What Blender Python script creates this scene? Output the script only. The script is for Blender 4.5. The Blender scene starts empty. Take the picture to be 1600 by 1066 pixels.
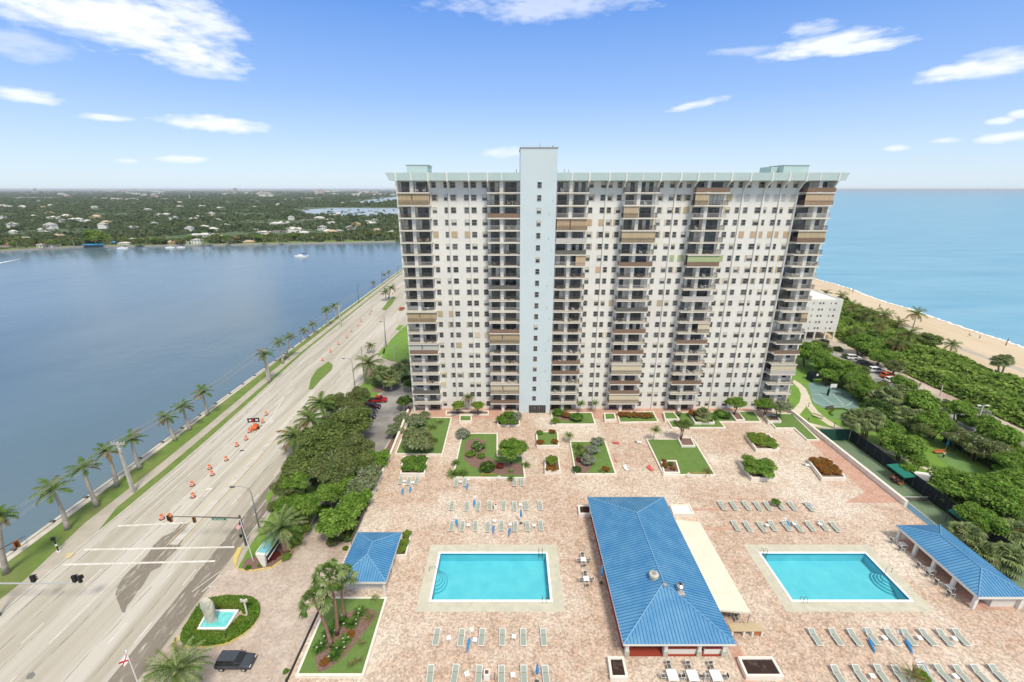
import bpy, math, random
import numpy as np
from mathutils import Vector, Matrix
from math import sin, cos, pi, radians, sqrt, atan2
# ------------------------------------------------------------ camera, world, sun
scn = bpy.context.scene
H = 54.0                     # camera height above the pool terrace
FP = 694.0; PITCH = radians(18.85)
SP, CP = sin(PITCH), cos(PITCH)
cam = bpy.data.cameras.new('camera'); camo = bpy.data.objects.new('camera', cam)
scn.collection.objects.link(camo); scn.camera = camo
camo.location = (0, 0, H); camo.rotation_euler = (pi/2 - PITCH, 0, 0)
cam.sensor_width = 36; cam.lens = FP/1600*36; cam.clip_start = .5; cam.clip_end = 120000
scn.view_settings.view_transform = 'Standard'; scn.view_settings.look = 'None'
scn.view_settings.gamma = 1; scn.view_settings.exposure = 0.62
scn.cycles.max_bounces = 6; scn.cycles.transparent_max_bounces = 8

def ray(px, py):             # direction of a photograph point (1600 x 1066)
    v = py - 533.0
    return ((px-800.0), FP*CP - v*SP, -(FP*SP + v*CP))
def G(px, py, z=0.0):        # point of that ray on the level z
    r = ray(px, py); t = (z-H)/r[2]
    return Vector((r[0]*t, r[1]*t, z))
def AY(px, py, Y):           # point of that ray at depth Y
    r = ray(px, py); t = Y/r[1]
    return Vector((r[0]*t, Y, H + r[2]*t))
def MPP(p):                  # metres per photograph pixel at p
    return (p[1]*CP + (H-p[2])*SP)/FP

world = bpy.data.worlds.new('World'); scn.world = world; world.use_nodes = True
SUN_EL, SUN_AZ = 58, 158     # sun behind the camera, a little to the right
def build_world():
    nt = world.node_tree; N = nt.nodes; L = nt.links; N.clear()
    def math_(op, a, b=None, c=None, clamp=False):
        n = N.new('ShaderNodeMath'); n.operation = op; n.use_clamp = clamp
        for i, x in enumerate((a, b, c)):
            if x is None: continue
            if isinstance(x, (int, float)): n.inputs[i].default_value = x
            else: L.new(x, n.inputs[i])
        return n.outputs[0]
    sky = N.new('ShaderNodeTexSky'); sky.sky_type = 'NISHITA'; sky.sun_disc = False
    sky.sun_elevation = radians(SUN_EL); sky.sun_rotation = radians(SUN_AZ)
    sky.air_density = 1.0; sky.dust_density = 0.6; sky.ozone_density = 3.0; sky.altitude = 50
    tc = N.new('ShaderNodeTexCoord'); sep = N.new('ShaderNodeSeparateXYZ'); L.new(tc.outputs['Generated'], sep.inputs[0])
    az = math_('ARCTAN2', sep.outputs[0], sep.outputs[1]); el = math_('ARCSINE', sep.outputs[2])
    cmb = N.new('ShaderNodeCombineXYZ'); L.new(math_('MULTIPLY', az, 3.2), cmb.inputs[0]); L.new(math_('MULTIPLY', el, 10.0), cmb.inputs[1])
    nz = N.new('ShaderNodeTexNoise'); nz.inputs['Scale'].default_value = 2.6; nz.inputs['Detail'].default_value = 9; nz.inputs['Roughness'].default_value = .62
    nz.inputs['Distortion'].default_value = .35
    n9 = N.new('ShaderNodeTexNoise'); n9.inputs['Scale'].default_value = 11; n9.inputs['Detail'].default_value = 6; L.new(cmb.outputs[0], n9.inputs['Vector'])
    L.new(cmb.outputs[0], nz.inputs['Vector'])
    nf = math_('ADD', math_('MULTIPLY', math_('SUBTRACT', nz.outputs[0], .5), 3.8), math_('MULTIPLY', math_('SUBTRACT', n9.outputs[0], .5), 2.6))
    clouds = [  # px, py, half width, half height, opacity, tilt
        (60,8,210,34,1,.05),(200,34,150,44,1,.12),(285,76,100,30,1,.15),(305,22,70,34,.85,.3),(120,12,200,30,1,0),(130,42,130,20,.6,.1),(40,70,70,20,.4,0),
        (320,113,60,8,.55,.05),(45,150,54,10,.9,.04),(165,184,44,5,.85,-.03),(340,195,90,10,1,.02),(283,249,40,5,.9,0),(198,252,20,4,.7,0),
        (850,8,170,22,.55,0),(1285,70,100,14,.95,-.08),(1270,45,45,12,.7,0),(1330,75,80,10,.95,0),(1170,80,60,6,.35,.05),
        (1500,112,95,13,.95,-.12),(1560,104,110,14,1,-.02),(1555,82,45,7,.5,0),(1083,165,48,6,.85,-.2),(1570,215,52,8,1,-.03),(1562,189,22,5,.8,0),
        (1595,178,20,6,.8,0),(1400,231,20,4,.7,0),(1477,220,24,4,.6,0),(790,238,40,7,.6,-.1)]
    acc = None
    for (cx, cy, hw, hh, op, tl) in clouds:
        def ae(x, y):
            r = ray(x, y); n = sqrt(r[0]**2+r[1]**2+r[2]**2); return atan2(r[0], r[1]), math.asin(r[2]/n)
        a0, e0 = ae(cx, cy); a1, _ = ae(cx+hw, cy); _, e1 = ae(cx, cy-hh)
        wa, we = abs(a1-a0)*1.12, abs(e1-e0)*1.35
        da = math_('SUBTRACT', az, a0)
        u = math_('MULTIPLY', da, 1/wa)
        w = math_('MULTIPLY', math_('ADD', math_('SUBTRACT', el, e0), math_('MULTIPLY', da, tl*.8)), 1/we)
        q = math_('ADD', math_('MULTIPLY', u, u), math_('MULTIPLY', w, w))
        m = math_('MULTIPLY', math_('ADD', math_('SUBTRACT', 1.0, q), math_('MULTIPLY', nf, .62)), .95, clamp=True)
        m = math_('SMOOTH_MIN', m, 1.0, .25) if 0 else m
        m = math_('MULTIPLY', m, op)
        acc = m if acc is None else math_('MAXIMUM', acc, m)
    hs = N.new('ShaderNodeHueSaturation'); hs.inputs['Saturation'].default_value = 1.18; hs.inputs['Value'].default_value = 1.0
    L.new(sky.outputs[0], hs.inputs['Color'])
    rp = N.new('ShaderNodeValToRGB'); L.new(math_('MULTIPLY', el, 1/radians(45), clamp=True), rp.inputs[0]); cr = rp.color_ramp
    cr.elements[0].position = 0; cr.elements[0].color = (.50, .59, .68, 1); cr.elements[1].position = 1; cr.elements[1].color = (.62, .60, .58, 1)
    for p_, c_ in ((.06, (.43, .545, .68)), (.22, (.235, .378, .68)), (.42, (.095, .232, .60)), (.54, (.16, .27, .52)), (.70, (.58, .57, .56))):  # grey-white stops above the view: unseen overcast added as soft neutral fill
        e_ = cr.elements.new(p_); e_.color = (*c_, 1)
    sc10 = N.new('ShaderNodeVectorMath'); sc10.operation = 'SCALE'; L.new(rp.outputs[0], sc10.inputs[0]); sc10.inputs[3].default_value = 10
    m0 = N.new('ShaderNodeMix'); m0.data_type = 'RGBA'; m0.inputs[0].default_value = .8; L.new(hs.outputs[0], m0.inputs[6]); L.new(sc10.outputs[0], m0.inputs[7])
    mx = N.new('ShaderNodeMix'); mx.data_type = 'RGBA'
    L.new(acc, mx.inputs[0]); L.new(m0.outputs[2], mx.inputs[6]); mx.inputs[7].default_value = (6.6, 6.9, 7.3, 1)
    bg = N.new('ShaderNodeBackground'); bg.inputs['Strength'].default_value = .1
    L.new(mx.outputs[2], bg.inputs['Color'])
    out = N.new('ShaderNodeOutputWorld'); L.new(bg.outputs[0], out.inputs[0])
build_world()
sunl = bpy.data.lights.new('sun', 'SUN'); sunl.energy = 2.3; sunl.angle = radians(12); sunl.color = (1, .92, .77)
suno = bpy.data.objects.new('sun', sunl); scn.collection.objects.link(suno)
_sd = Vector((sin(radians(SUN_AZ))*cos(radians(SUN_EL)), cos(radians(SUN_AZ))*cos(radians(SUN_EL)), sin(radians(SUN_EL))))
suno.rotation_euler = (-_sd).to_track_quat('-Z', 'Y').to_euler()
suno.location = (40, -60, 160)

# ------------------------------------------------------------ materials
M = {}
def mat(name, col, rough=.8, col2=None, scale=1.0, detail=4, bump=0, bscale=None, metal=0, spec=.3, island=0, stretch=None,
        lo=.35, hi=.65, col3=None, scale3=.1, lo3=.45, hi3=.6, cell=0, cellscale=5, obj=False, trans=0):
    m = bpy.data.materials.new(name); m.use_nodes = True; nt = m.node_tree; N = nt.nodes; L = nt.links
    b = N['Principled BSDF']; b.inputs['Roughness'].default_value = rough; b.inputs['Metallic'].default_value = metal
    b.inputs['Specular IOR Level'].default_value = spec
    if trans: b.inputs['Transmission Weight'].default_value = trans
    c = None; vec = None
    if col2 or bump or col3 or cell:
        if obj:
            t = N.new('ShaderNodeTexCoord'); vec = t.outputs['Object']
        else:
            t = N.new('ShaderNodeNewGeometry'); vec = t.outputs['Position']
        if stretch:
            mp = N.new('ShaderNodeMapping'); mp.inputs['Scale'].default_value = stretch; L.new(vec, mp.inputs[0]); vec = mp.outputs[0]
    def noise(s, d=4):
        n = N.new('ShaderNodeTexNoise'); n.inputs['Scale'].default_value = s; n.inputs['Detail'].default_value = d
        n.inputs['Roughness'].default_value = .6; L.new(vec, n.inputs['Vector']); return n.outputs[0]
    def mapr(x, a, b_):
        n = N.new('ShaderNodeMapRange'); L.new(x, n.inputs[0]); n.inputs[1].default_value = a; n.inputs[2].default_value = b_; return n.outputs[0]
    def mix(f, a, b_, bt='MIX'):
        n = N.new('ShaderNodeMix'); n.data_type = 'RGBA'; n.blend_type = bt
        if isinstance(f, float): n.inputs[0].default_value = f
        else: L.new(f, n.inputs[0])
        for i, x in ((6, a), (7, b_)):
            if isinstance(x, tuple): n.inputs[i].default_value = (*x, 1)
            else: L.new(x, n.inputs[i])
        return n.outputs[2]
    c = tuple(col)
    if col2: c = mix(mapr(noise(scale, detail), lo, hi), c, tuple(col2))
    if col3: c = mix(mapr(noise(scale3, 5), lo3, hi3), c, tuple(col3))
    if cell:
        v = N.new('ShaderNodeTexVoronoi'); v.inputs['Scale'].default_value = cellscale; L.new(vec, v.inputs['Vector'])
        s = N.new('ShaderNodeSeparateColor'); L.new(v.outputs['Color'], s.inputs[0])
        g = N.new('ShaderNodeMapRange'); L.new(s.outputs[0], g.inputs[0]); g.inputs[3].default_value = 1-cell; g.inputs[4].default_value = 1+cell
        cb = N.new('ShaderNodeCombineColor')
        for i in range(3): L.new(g.outputs[0], cb.inputs[i])
        c = mix(1.0, c, cb.outputs[0], 'MULTIPLY')
    if island:
        g = N.new('ShaderNodeNewGeometry'); r = N.new('ShaderNodeMapRange'); L.new(g.outputs['Random Per Island'], r.inputs[0])
        r.inputs[3].default_value = 1-island; r.inputs[4].default_value = 1+island
        cb = N.new('ShaderNodeCombineColor')
        for i in range(3): L.new(r.outputs[0], cb.inputs[i])
        c = mix(1.0, c, cb.outputs[0], 'MULTIPLY')
    if isinstance(c, tuple): b.inputs['Base Color'].default_value = (*c, 1)
    else: L.new(c, b.inputs['Base Color'])
    if bump:
        bn = N.new('ShaderNodeBump'); bn.inputs['Strength'].default_value = bump; bn.inputs['Distance'].default_value = .1
        L.new(noise(bscale or scale, 5), bn.inputs['Height']); L.new(bn.outputs[0], b.inputs['Normal'])
    M[name] = m; return m
mat('white_paint', (.76,.745,.68), .7, (.71,.69,.63), .35, col3=(.66,.64,.60), scale3=.08, lo3=.5, hi3=.75)
mat('cream_coping', (.80,.75,.67), .8, (.70,.645,.56), .8, detail=6)
mat('slab_edge', (.70,.66,.58), .8)
mat('fascia_green', (.47,.575,.55), .7, (.43,.54,.515), .3)
mat('tower_blue', (.59,.67,.68), .7, (.555,.635,.65), .15)
mat('dark_glass', (.025,.03,.033), .12, (.09,.095,.095), .9, spec=.5, lo=.45, hi=.6)
mat('blue_glass', (.05,.055,.06), .15, (.13,.135,.14), .6, spec=.5)
mat('dark_frame', (.05,.045,.04), .5)
mat('win_frame', (.42,.40,.36), .5)
mat('railing', (.12,.105,.09), .5)
mat('railing_brown', (.25,.17,.12), .6)
mat('railing_pale', (.55,.53,.50), .6)
mat('shutter_tan', (.52,.42,.27), .7, (.44,.35,.22), 1.5, stretch=(3,3,.2))
mat('shutter_cream', (.62,.55,.40), .7)
mat('shutter_orange', (.56,.42,.28), .7, (.50,.37,.24), 1.5, stretch=(3,3,.2))
mat('shutter_green', (.40,.47,.25), .7)
mat('shutter_grey', (.55,.55,.50), .7)
mat('paver', (.435,.31,.232), .85, (.515,.41,.328), .7, detail=8, lo=.36, hi=.64, col3=(.595,.52,.44), scale3=.06, lo3=.46, hi3=.64, cell=.30, cellscale=4.6, bump=.15, bscale=4)
mat('paver_drive', (.42,.34,.285), .85, (.50,.43,.37), .4, detail=6, col3=(.37,.28,.235), scale3=.09, lo3=.45, hi3=.65, cell=.14, cellscale=3.2)
mat('red_paver', (.45,.26,.19), .85, (.5,.33,.26), .6, cell=.15, cellscale=4)
mat('pool_deck', (.54,.52,.42), .85, (.48,.46,.375), .7, cell=.05, cellscale=1.6)
mat('pool_shell', (.16,.53,.65), .6, (.21,.60,.70), .5, detail=8)
mat('pool_line', (.02,.22,.34), .6)
mat('white_rim', (.80,.80,.78), .5)
mat('concrete_road', (.44,.41,.345), .85, (.36,.33,.27), .35, detail=8, stretch=(1.2,.06,1), col3=(.50,.475,.42), scale3=.25, lo3=.45, hi3=.62, bump=.1, bscale=3)
mat('asphalt_patch', (.255,.225,.185), .9, (.21,.18,.145), .6, detail=8, stretch=(1,.15,1), lo=.3, hi=.7)
mat('stain', (.33,.30,.25), .9, (.40,.37,.31), .9, stretch=(1,.2,1))
mat('asphalt', (.22,.21,.20), .9, (.16,.155,.15), .25, detail=8, col3=(.33,.32,.3), scale3=.1)
mat('sidewalk', (.45,.41,.34), .85, (.37,.335,.275), .35, detail=8)
mat('kerb', (.55,.53,.48), .85, (.45,.43,.38), .6)
mat('yellow_paint', (.62,.47,.12), .7, (.56,.45,.22), .8)
mat('line_white', (.72,.70,.65), .7, (.54,.51,.45), 1.2, detail=6)
mat('line_yellow', (.62,.48,.16), .7, (.55,.48,.32), 1.0, detail=6)
mat('grass', (.115,.185,.035), .95, (.155,.225,.05), .5, detail=8, col3=(.18,.21,.07), scale3=.15, lo3=.5, hi3=.7, bump=.6, bscale=9)
mat('grass_bright', (.125,.235,.035), .95, (.165,.28,.05), .4, detail=8, bump=.5, bscale=9)
mat('turf', (.11,.19,.045), .95, (.135,.22,.055), 1.2, detail=8, bump=.5, bscale=12)
mat('soil', (.12,.07,.045), .95, (.2,.12,.08), 2.5, detail=6, bump=.6, bscale=6)
mat('mulch', (.16,.10,.085), .95, (.24,.15,.12), 3, detail=6, bump=.6, bscale=6)
mat('dark_soil', (.035,.02,.016), .9, (.10,.07,.055), 1.3, detail=8, lo=.55, hi=.7)
mat('sand', (.50,.40,.275), .95, (.57,.47,.34), .12, detail=8, stretch=(1,.3,1), bump=.4, bscale=.8)
mat('foam', (.82,.84,.83), .8)
mat('seabed', (.45,.42,.33), .9)
mat('land_far', (.065,.10,.045), .95, (.10,.135,.07), .03, detail=10, lo=.4, hi=.6, col3=(.17,.16,.14), scale3=.004, lo3=.60, hi3=.66)
mat('trunk', (.20,.15,.11), .9, (.13,.09,.07), 2, stretch=(1,1,.3))
mat('palm_trunk', (.46,.42,.37), .9, (.33,.29,.25), 1.5, obj=True, stretch=(.3,.3,3))
mat('brown_trunk', (.22,.11,.07), .9, (.3,.2,.15), 2)
def leaf(name, c, c2, isl=.4, rough=.6, sc=.5):
    m = mat(name, c, rough, c2, sc, detail=5, island=isl, spec=.2, lo=.4, hi=.6); nt = m.node_tree; b = nt.nodes['Principled BSDF']   # thin leaves let light through
    t = nt.nodes.new('ShaderNodeBsdfTranslucent'); nt.links.new(b.inputs['Base Color'].links[0].from_socket, t.inputs[0])
    x = nt.nodes.new('ShaderNodeMixShader'); x.inputs[0].default_value = .5; nt.links.new(b.outputs[0], x.inputs[1]); nt.links.new(t.outputs[0], x.inputs[2]); nt.links.new(x.outputs[0], nt.nodes['Material Output'].inputs[0])
leaf('leaf_oak', (.145,.215,.05), (.23,.30,.085), .5)
leaf('leaf_olive', (.17,.21,.065), (.26,.28,.11), .5)
leaf('leaf_bright', (.15,.29,.035), (.25,.39,.07), .5)
leaf('leaf_grape', (.17,.31,.04), (.27,.42,.08), .5)
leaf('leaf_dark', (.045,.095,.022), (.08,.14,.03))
leaf('leaf_silver', (.36,.40,.32), (.46,.49,.41))
leaf('leaf_grey', (.16,.21,.09), (.23,.27,.13))
leaf('leaf_palm', (.10,.19,.035), (.16,.25,.055))
leaf('leaf_sabal', (.24,.33,.12), (.36,.42,.20))
leaf('leaf_coco', (.13,.19,.045), (.24,.26,.085))
leaf('leaf_dry', (.26,.19,.07), (.34,.25,.11))
leaf('leaf_lime', (.19,.29,.04), (.26,.35,.06))
leaf('leaf_red', (.30,.06,.02), (.42,.13,.03), .5)
leaf('leaf_wine', (.14,.02,.03), (.2,.05,.05), .5)
leaf('leaf_orange', (.46,.15,.02), (.30,.07,.02), .5)
leaf('leaf_lily', (.07,.17,.03), (.11,.23,.04))
leaf('petal_white', (.8,.78,.72), (.7,.7,.6), .1)
leaf('leaf_far', (.095,.145,.06), (.15,.19,.095), .45, .9, .02)
leaf('leaf_scrub', (.19,.31,.05), (.29,.41,.085), .45, .6, .12)
mat('roof_blue', (.052,.21,.42), .5, (.10,.28,.47), .5, detail=8, spec=.4)
mat('roof_seam', (.03,.12,.27), .6)
mat('roof_blue_light', (.14,.33,.53), .35, spec=.5)
mat('red_floor', (.28,.045,.025), .7)
mat('red_wall', (.35,.05,.06), .7)
mat('white_metal', (.78,.78,.76), .4, spec=.5)
mat('sling_green', (.30,.34,.29), .8)
mat('dark_mesh', (.10,.10,.09), .8)
mat('awning', (.70,.66,.54), .75, (.65,.61,.50), .6)
mat('umbrella_blue', (.03,.22,.50), .7, (.05,.30,.6), 3, obj=True)
mat('umbrella_light', (.10,.36,.62), .7)
mat('steel', (.55,.55,.56), .25, metal=.9)
mat('galv', (.5,.5,.48), .5, metal=.4)
mat('pole_grey', (.33,.33,.31), .6)
mat('pole_dark', (.10,.095,.085), .6)
mat('pole_concrete', (.52,.49,.43), .8, (.44,.41,.36), 1)
mat('signal_orange', (.45,.15,.02), .6)
mat('black', (.015,.015,.016), .5)
mat('rubber', (.02,.02,.02), .9)
mat('orange_plastic', (.72,.15,.04), .6)
mat('orange_white', (.85,.80,.75), .5)
mat('sign_green', (.03,.22,.14), .5)
mat('sign_blue', (.20,.52,.62), .5)
mat('tail_red', (.4,.01,.01), .3)
mat('lamp_lens', (.7,.7,.7), .2)
mat('car_black', (.012,.014,.018), .25, spec=.7)
mat('car_navy', (.05,.06,.08), .25, spec=.7, metal=.3)
mat('car_wine', (.05,.015,.02), .25, spec=.7, metal=.3)
mat('car_red', (.36,.012,.015), .3, spec=.6)
mat('car_orange', (.62,.12,.03), .3, spec=.6)
mat('car_white', (.78,.79,.8), .3, spec=.6)
mat('car_silver', (.45,.46,.47), .3, metal=.6)
mat('car_glass', (.012,.015,.018), .08, spec=.5)
mat('stone_pale', (.55,.54,.46), .8, (.42,.41,.34), 1.2, detail=8, bump=.8, bscale=2)
mat('fountain_water', (.10,.50,.50), .15, (.22,.62,.62), 1.2, detail=6, bump=.3, bscale=3)
mat('court_green', (.13,.20,.125), .85, (.16,.22,.14), .3)
mat('court_blue', (.10,.20,.29), .85)
mat('court_teal', (.14,.24,.22), .85, (.17,.27,.25), .4)
mat('putting', (.12,.22,.07), .95, (.14,.25,.08), .5)
mat('windscreen', (.012,.018,.024), .8)
mat('windscreen_green', (.015,.075,.055), .8)
mat('canopy_green', (.01,.16,.12), .6)
mat('wood_orange', (.45,.16,.06), .7)
mat('path_pale', (.60,.54,.42), .85, (.53,.47,.36), .5)
mat('skin', (.42,.24,.16), .6)
mat('hair', (.04,.025,.02), .7)
mat('cloth_red', (.40,.05,.04), .8); mat('cloth_dark', (.03,.03,.035), .8); mat('cloth_white', (.75,.75,.73), .8); mat('cloth_blue', (.05,.12,.35), .8)
mat('roof_red', (.35,.14,.09), .85, (.42,.2,.13), .5)
mat('roof_pale', (.62,.60,.56), .85); mat('roof_grey', (.38,.37,.36), .85); mat('roof_tan', (.50,.38,.26), .85)
mat('wall_pale', (.66,.63,.57), .85); mat('wall_yellow', (.60,.44,.24), .85); mat('wall_aqua', (.35,.52,.52), .85); mat('wall_pink', (.60,.42,.36), .85)
mat('pool_cyan', (.05,.35,.7), .4); mat('hull_white', (.82,.83,.84), .3); mat('cover_blue', (.03,.08,.35), .7)
mat('flag_red', (.55,.03,.04), .8); mat('flag_white', (.8,.79,.77), .8); mat('flag_blue', (.03,.05,.2), .8)
mat('red_plastic', (.6,.12,.12), .5)
mat('mesh_fence', (.16,.16,.14), .7)
mat('rock_wall', (.42,.40,.36), .9, (.3,.28,.25), 1)

def water(name, col, rough, bs, bst, stretch, spec=.5, col2=None, sc2=.01, st=None):
    m = mat(name, col, rough, col2, sc2, spec=spec, stretch=st, detail=7); nt = m.node_tree; N = nt.nodes; L = nt.links; b = N['Principled BSDF']
    g = N.new('ShaderNodeNewGeometry'); mp = N.new('ShaderNodeMapping'); mp.inputs['Scale'].default_value = stretch; mp.inputs['Rotation'].default_value = (0, 0, radians(-35))
    L.new(g.outputs['Position'], mp.inputs[0])
    n = N.new('ShaderNodeTexNoise'); n.inputs['Scale'].default_value = bs; n.inputs['Detail'].default_value = 6; L.new(mp.outputs[0], n.inputs['Vector'])
    n2 = N.new('ShaderNodeTexNoise'); n2.inputs['Scale'].default_value = bs*.12; n2.inputs['Detail'].default_value = 3; L.new(mp.outputs[0], n2.inputs['Vector'])
    ad = N.new('ShaderNodeMath'); ad.operation = 'MULTIPLY_ADD'; L.new(n2.outputs[0], ad.inputs[0]); ad.inputs[1].default_value = 4; L.new(n.outputs[0], ad.inputs[2])
    bn = N.new('ShaderNodeBump'); bn.inputs['Strength'].default_value = bst; bn.inputs['Distance'].default_value = .5
    L.new(ad.outputs[0], bn.inputs['Height']); L.new(bn.outputs[0], b.inputs['Normal']); b.inputs['IOR'].default_value = 1.33
    return m
water('lagoon_water', (.095,.15,.185), .16, .35, .13, (1,1,1), col2=(.125,.185,.22), sc2=.012, st=(1,.5,1))
mat('sea_wall', (.56,.53,.46), .85, (.46,.43,.37), .5)
mat('inlet_water', (.30,.33,.33), .2)
water('ocean_water', (.135,.33,.44), .3, .14, 1.0, (.35,1.8,1), spec=.35, col2=(.20,.40,.51), sc2=.06, st=(.22,1,1))
for nm_ in ('stain','asphalt_patch'):     # worn, ragged cover over the road
    nt = M[nm_].node_tree; N = nt.nodes; L = nt.links; g = N.new('ShaderNodeNewGeometry'); mp = N.new('ShaderNodeMapping'); mp.inputs['Scale'].default_value = (1.6,.28,1); L.new(g.outputs['Position'], mp.inputs[0])
    n = N.new('ShaderNodeTexNoise'); n.inputs['Scale'].default_value = 1.1; n.inputs['Detail'].default_value = 9; n.inputs['Roughness'].default_value = .7; L.new(mp.outputs[0], n.inputs['Vector'])
    r = N.new('ShaderNodeMapRange'); L.new(n.outputs[0], r.inputs[0]); r.inputs[1].default_value = .42 if nm_ == 'stain' else .36; r.inputs[2].default_value = .62 if nm_ == 'stain' else .5; r.inputs[4].default_value = .75 if nm_ == 'stain' else .85
    L.new(r.outputs[0], N['Principled BSDF'].inputs['Alpha'])
def poolwater():
    m = bpy.data.materials.new('pool_water'); m.use_nodes = True; nt = m.node_tree; N = nt.nodes; L = nt.links; N.clear()
    t = N.new('ShaderNodeBsdfTransparent'); t.inputs[0].default_value = (.74, .965, .975, 1)
    g = N.new('ShaderNodeBsdfGlossy'); g.inputs['Roughness'].default_value = .04
    f = N.new('ShaderNodeFresnel'); f.inputs[0].default_value = 1.33
    mx = N.new('ShaderNodeMixShader'); L.new(f.outputs[0], mx.inputs[0]); L.new(t.outputs[0], mx.inputs[1]); L.new(g.outputs[0], mx.inputs[2])
    p = N.new('ShaderNodeNewGeometry'); n = N.new('ShaderNodeTexNoise'); n.inputs['Scale'].default_value = 2.2; L.new(p.outputs['Position'], n.inputs['Vector'])
    b = N.new('ShaderNodeBump'); b.inputs['Strength'].default_value = .15; b.inputs['Distance'].default_value = .1
    L.new(n.outputs[0], b.inputs['Height']); L.new(b.outputs[0], g.inputs['Normal']); L.new(b.outputs[0], f.inputs['Normal'])
    o = N.new('ShaderNodeOutputMaterial'); L.new(mx.outputs[0], o.inputs[0]); M['pool_water'] = m
poolwater()

# ------------------------------------------------------------ mesh builder
COL = scn.collection
class MB:
    def __init__(s): s.v = []; s.f = []; s.mi = []; s.mats = []; s.cur = 0
    def use(s, name):
        if name not in s.mats: s.mats.append(name)
        s.cur = s.mats.index(name); return s
    def face(s, pts):
        b = len(s.v); s.v += [tuple(p) for p in pts]; s.f.append(tuple(range(b, b+len(pts)))); s.mi.append(s.cur); return s
    def _idx(s, pts, fs):
        b = len(s.v); s.v += [tuple(p) for p in pts]
        for f in fs: s.f.append(tuple(b+i for i in f)); s.mi.append(s.cur)
        return s
    def box(s, x0, y0, z0, x1, y1, z1):
        return s._idx([(x0,y0,z0),(x1,y0,z0),(x1,y1,z0),(x0,y1,z0),(x0,y0,z1),(x1,y0,z1),(x1,y1,z1),(x0,y1,z1)],
                      [(3,2,1,0),(4,5,6,7),(0,1,5,4),(1,2,6,5),(2,3,7,6),(3,0,4,7)])
    def cbox(s, c, size, rz=0, rx=0, ry=0):
        R = Matrix.Rotation(rz, 3, 'Z') @ Matrix.Rotation(rx, 3, 'X') @ Matrix.Rotation(ry, 3, 'Y'); c = Vector(c)
        hx, hy, hz = size[0]/2, size[1]/2, size[2]/2
        P = [c + R @ Vector(p) for p in ((-hx,-hy,-hz),(hx,-hy,-hz),(hx,hy,-hz),(-hx,hy,-hz),(-hx,-hy,hz),(hx,-hy,hz),(hx,hy,hz),(-hx,hy,hz))]
        return s._idx(P, [(3,2,1,0),(4,5,6,7),(0,1,5,4),(1,2,6,5),(2,3,7,6),(3,0,4,7)])
    def prism(s, poly, z0, z1, bottom=False):
        a = sum(poly[i][0]*poly[(i+1)%len(poly)][1]-poly[(i+1)%len(poly)][0]*poly[i][1] for i in range(len(poly)))
        if a < 0: poly = poly[::-1]
        n = len(poly); P = [(p[0], p[1], z0) for p in poly]+[(p[0], p[1], z1) for p in poly]
        F = [tuple(range(n, 2*n))] + [(i, (i+1) % n, n+(i+1) % n, n+i) for i in range(n)]
        if bottom: F.append(tuple(range(n-1, -1, -1)))
        return s._idx(P, F)
    def sheet(s, poly, z):
        a = sum(poly[i][0]*poly[(i+1)%len(poly)][1]-poly[(i+1)%len(poly)][0]*poly[i][1] for i in range(len(poly)))
        if a < 0: poly = poly[::-1]
        return s.face([(p[0], p[1], z) for p in poly])
    def tube(s, pts, rad, n=8, cap=True):
        pts = [Vector(p) for p in pts]
        if not isinstance(rad, (list, tuple)): rad = [rad]*len(pts)
        b = len(s.v)
        for i, p in enumerate(pts):
            d = (pts[min(i+1, len(pts)-1)] - pts[max(i-1, 0)]).normalized()
            u = d.orthogonal().normalized() if abs(d.z) < .95 else Vector((1, 0, 0)); u = (u - d*u.dot(d)).normalized(); w = d.cross(u)
            for k in range(n):
                a = 2*pi*k/n; s.v.append(tuple(p + (u*cos(a)+w*sin(a))*rad[i]))
        for i in range(len(pts)-1):
            for k in range(n):
                a, c = b+i*n+k, b+i*n+(k+1) % n
                s.f.append((a, c, c+n, a+n)); s.mi.append(s.cur)
        if cap:
            s.f.append(tuple(b+k for k in range(n))[::-1]); s.mi.append(s.cur)
            s.f.append(tuple(b+(len(pts)-1)*n+k for k in range(n))); s.mi.append(s.cur)
        return s
    def lathe(s, c, prof, n=12):     # prof: list of (r, z)
        b = len(s.v)
        for (r, z) in prof:
            for k in range(n): s.v.append((c[0]+r*cos(2*pi*k/n), c[1]+r*sin(2*pi*k/n), c[2]+z))
        for i in range(len(prof)-1):
            for k in range(n):
                a, d = b+i*n+k, b+i*n+(k+1) % n; s.f.append((a, d, d+n, a+n)); s.mi.append(s.cur)
        s.f.append(tuple(b+(len(prof)-1)*n+k for k in range(n))); s.mi.append(s.cur)
        return s
    def ico(s, c, r, sub=1, sq=(1,1,1)):
        import bmesh
        bm = bmesh.new(); bmesh.ops.create_icosphere(bm, subdivisions=sub, radius=1)
        bm.verts.ensure_lookup_table()
        P = [(c[0]+v.co.x*r*sq[0], c[1]+v.co.y*r*sq[1], c[2]+v.co.z*r*sq[2]) for v in bm.verts]; F = [tuple(v.index for v in f.verts) for f in bm.faces]
        bm.free(); return s._idx(P, F)
    def mesh(s, name, material=None, smooth=False):
        me = bpy.data.meshes.new(name); me.from_pydata(s.v, [], s.f)
        names = s.mats if s.mats else [material]
        for n in names: me.materials.append(M[n])
        if len(names) > 1: me.polygons.foreach_set('material_index', s.mi)
        if smooth: me.polygons.foreach_set('use_smooth', [True]*len(s.f))
        me.update(); return me
    def build(s, name, material=None, parent=None, smooth=False): return link(name, s.mesh(name, material, smooth), parent)
def link(name, me, parent=None):
    o = bpy.data.objects.new(name, me); COL.objects.link(o)
    if parent: o.parent = parent
    return o
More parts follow.
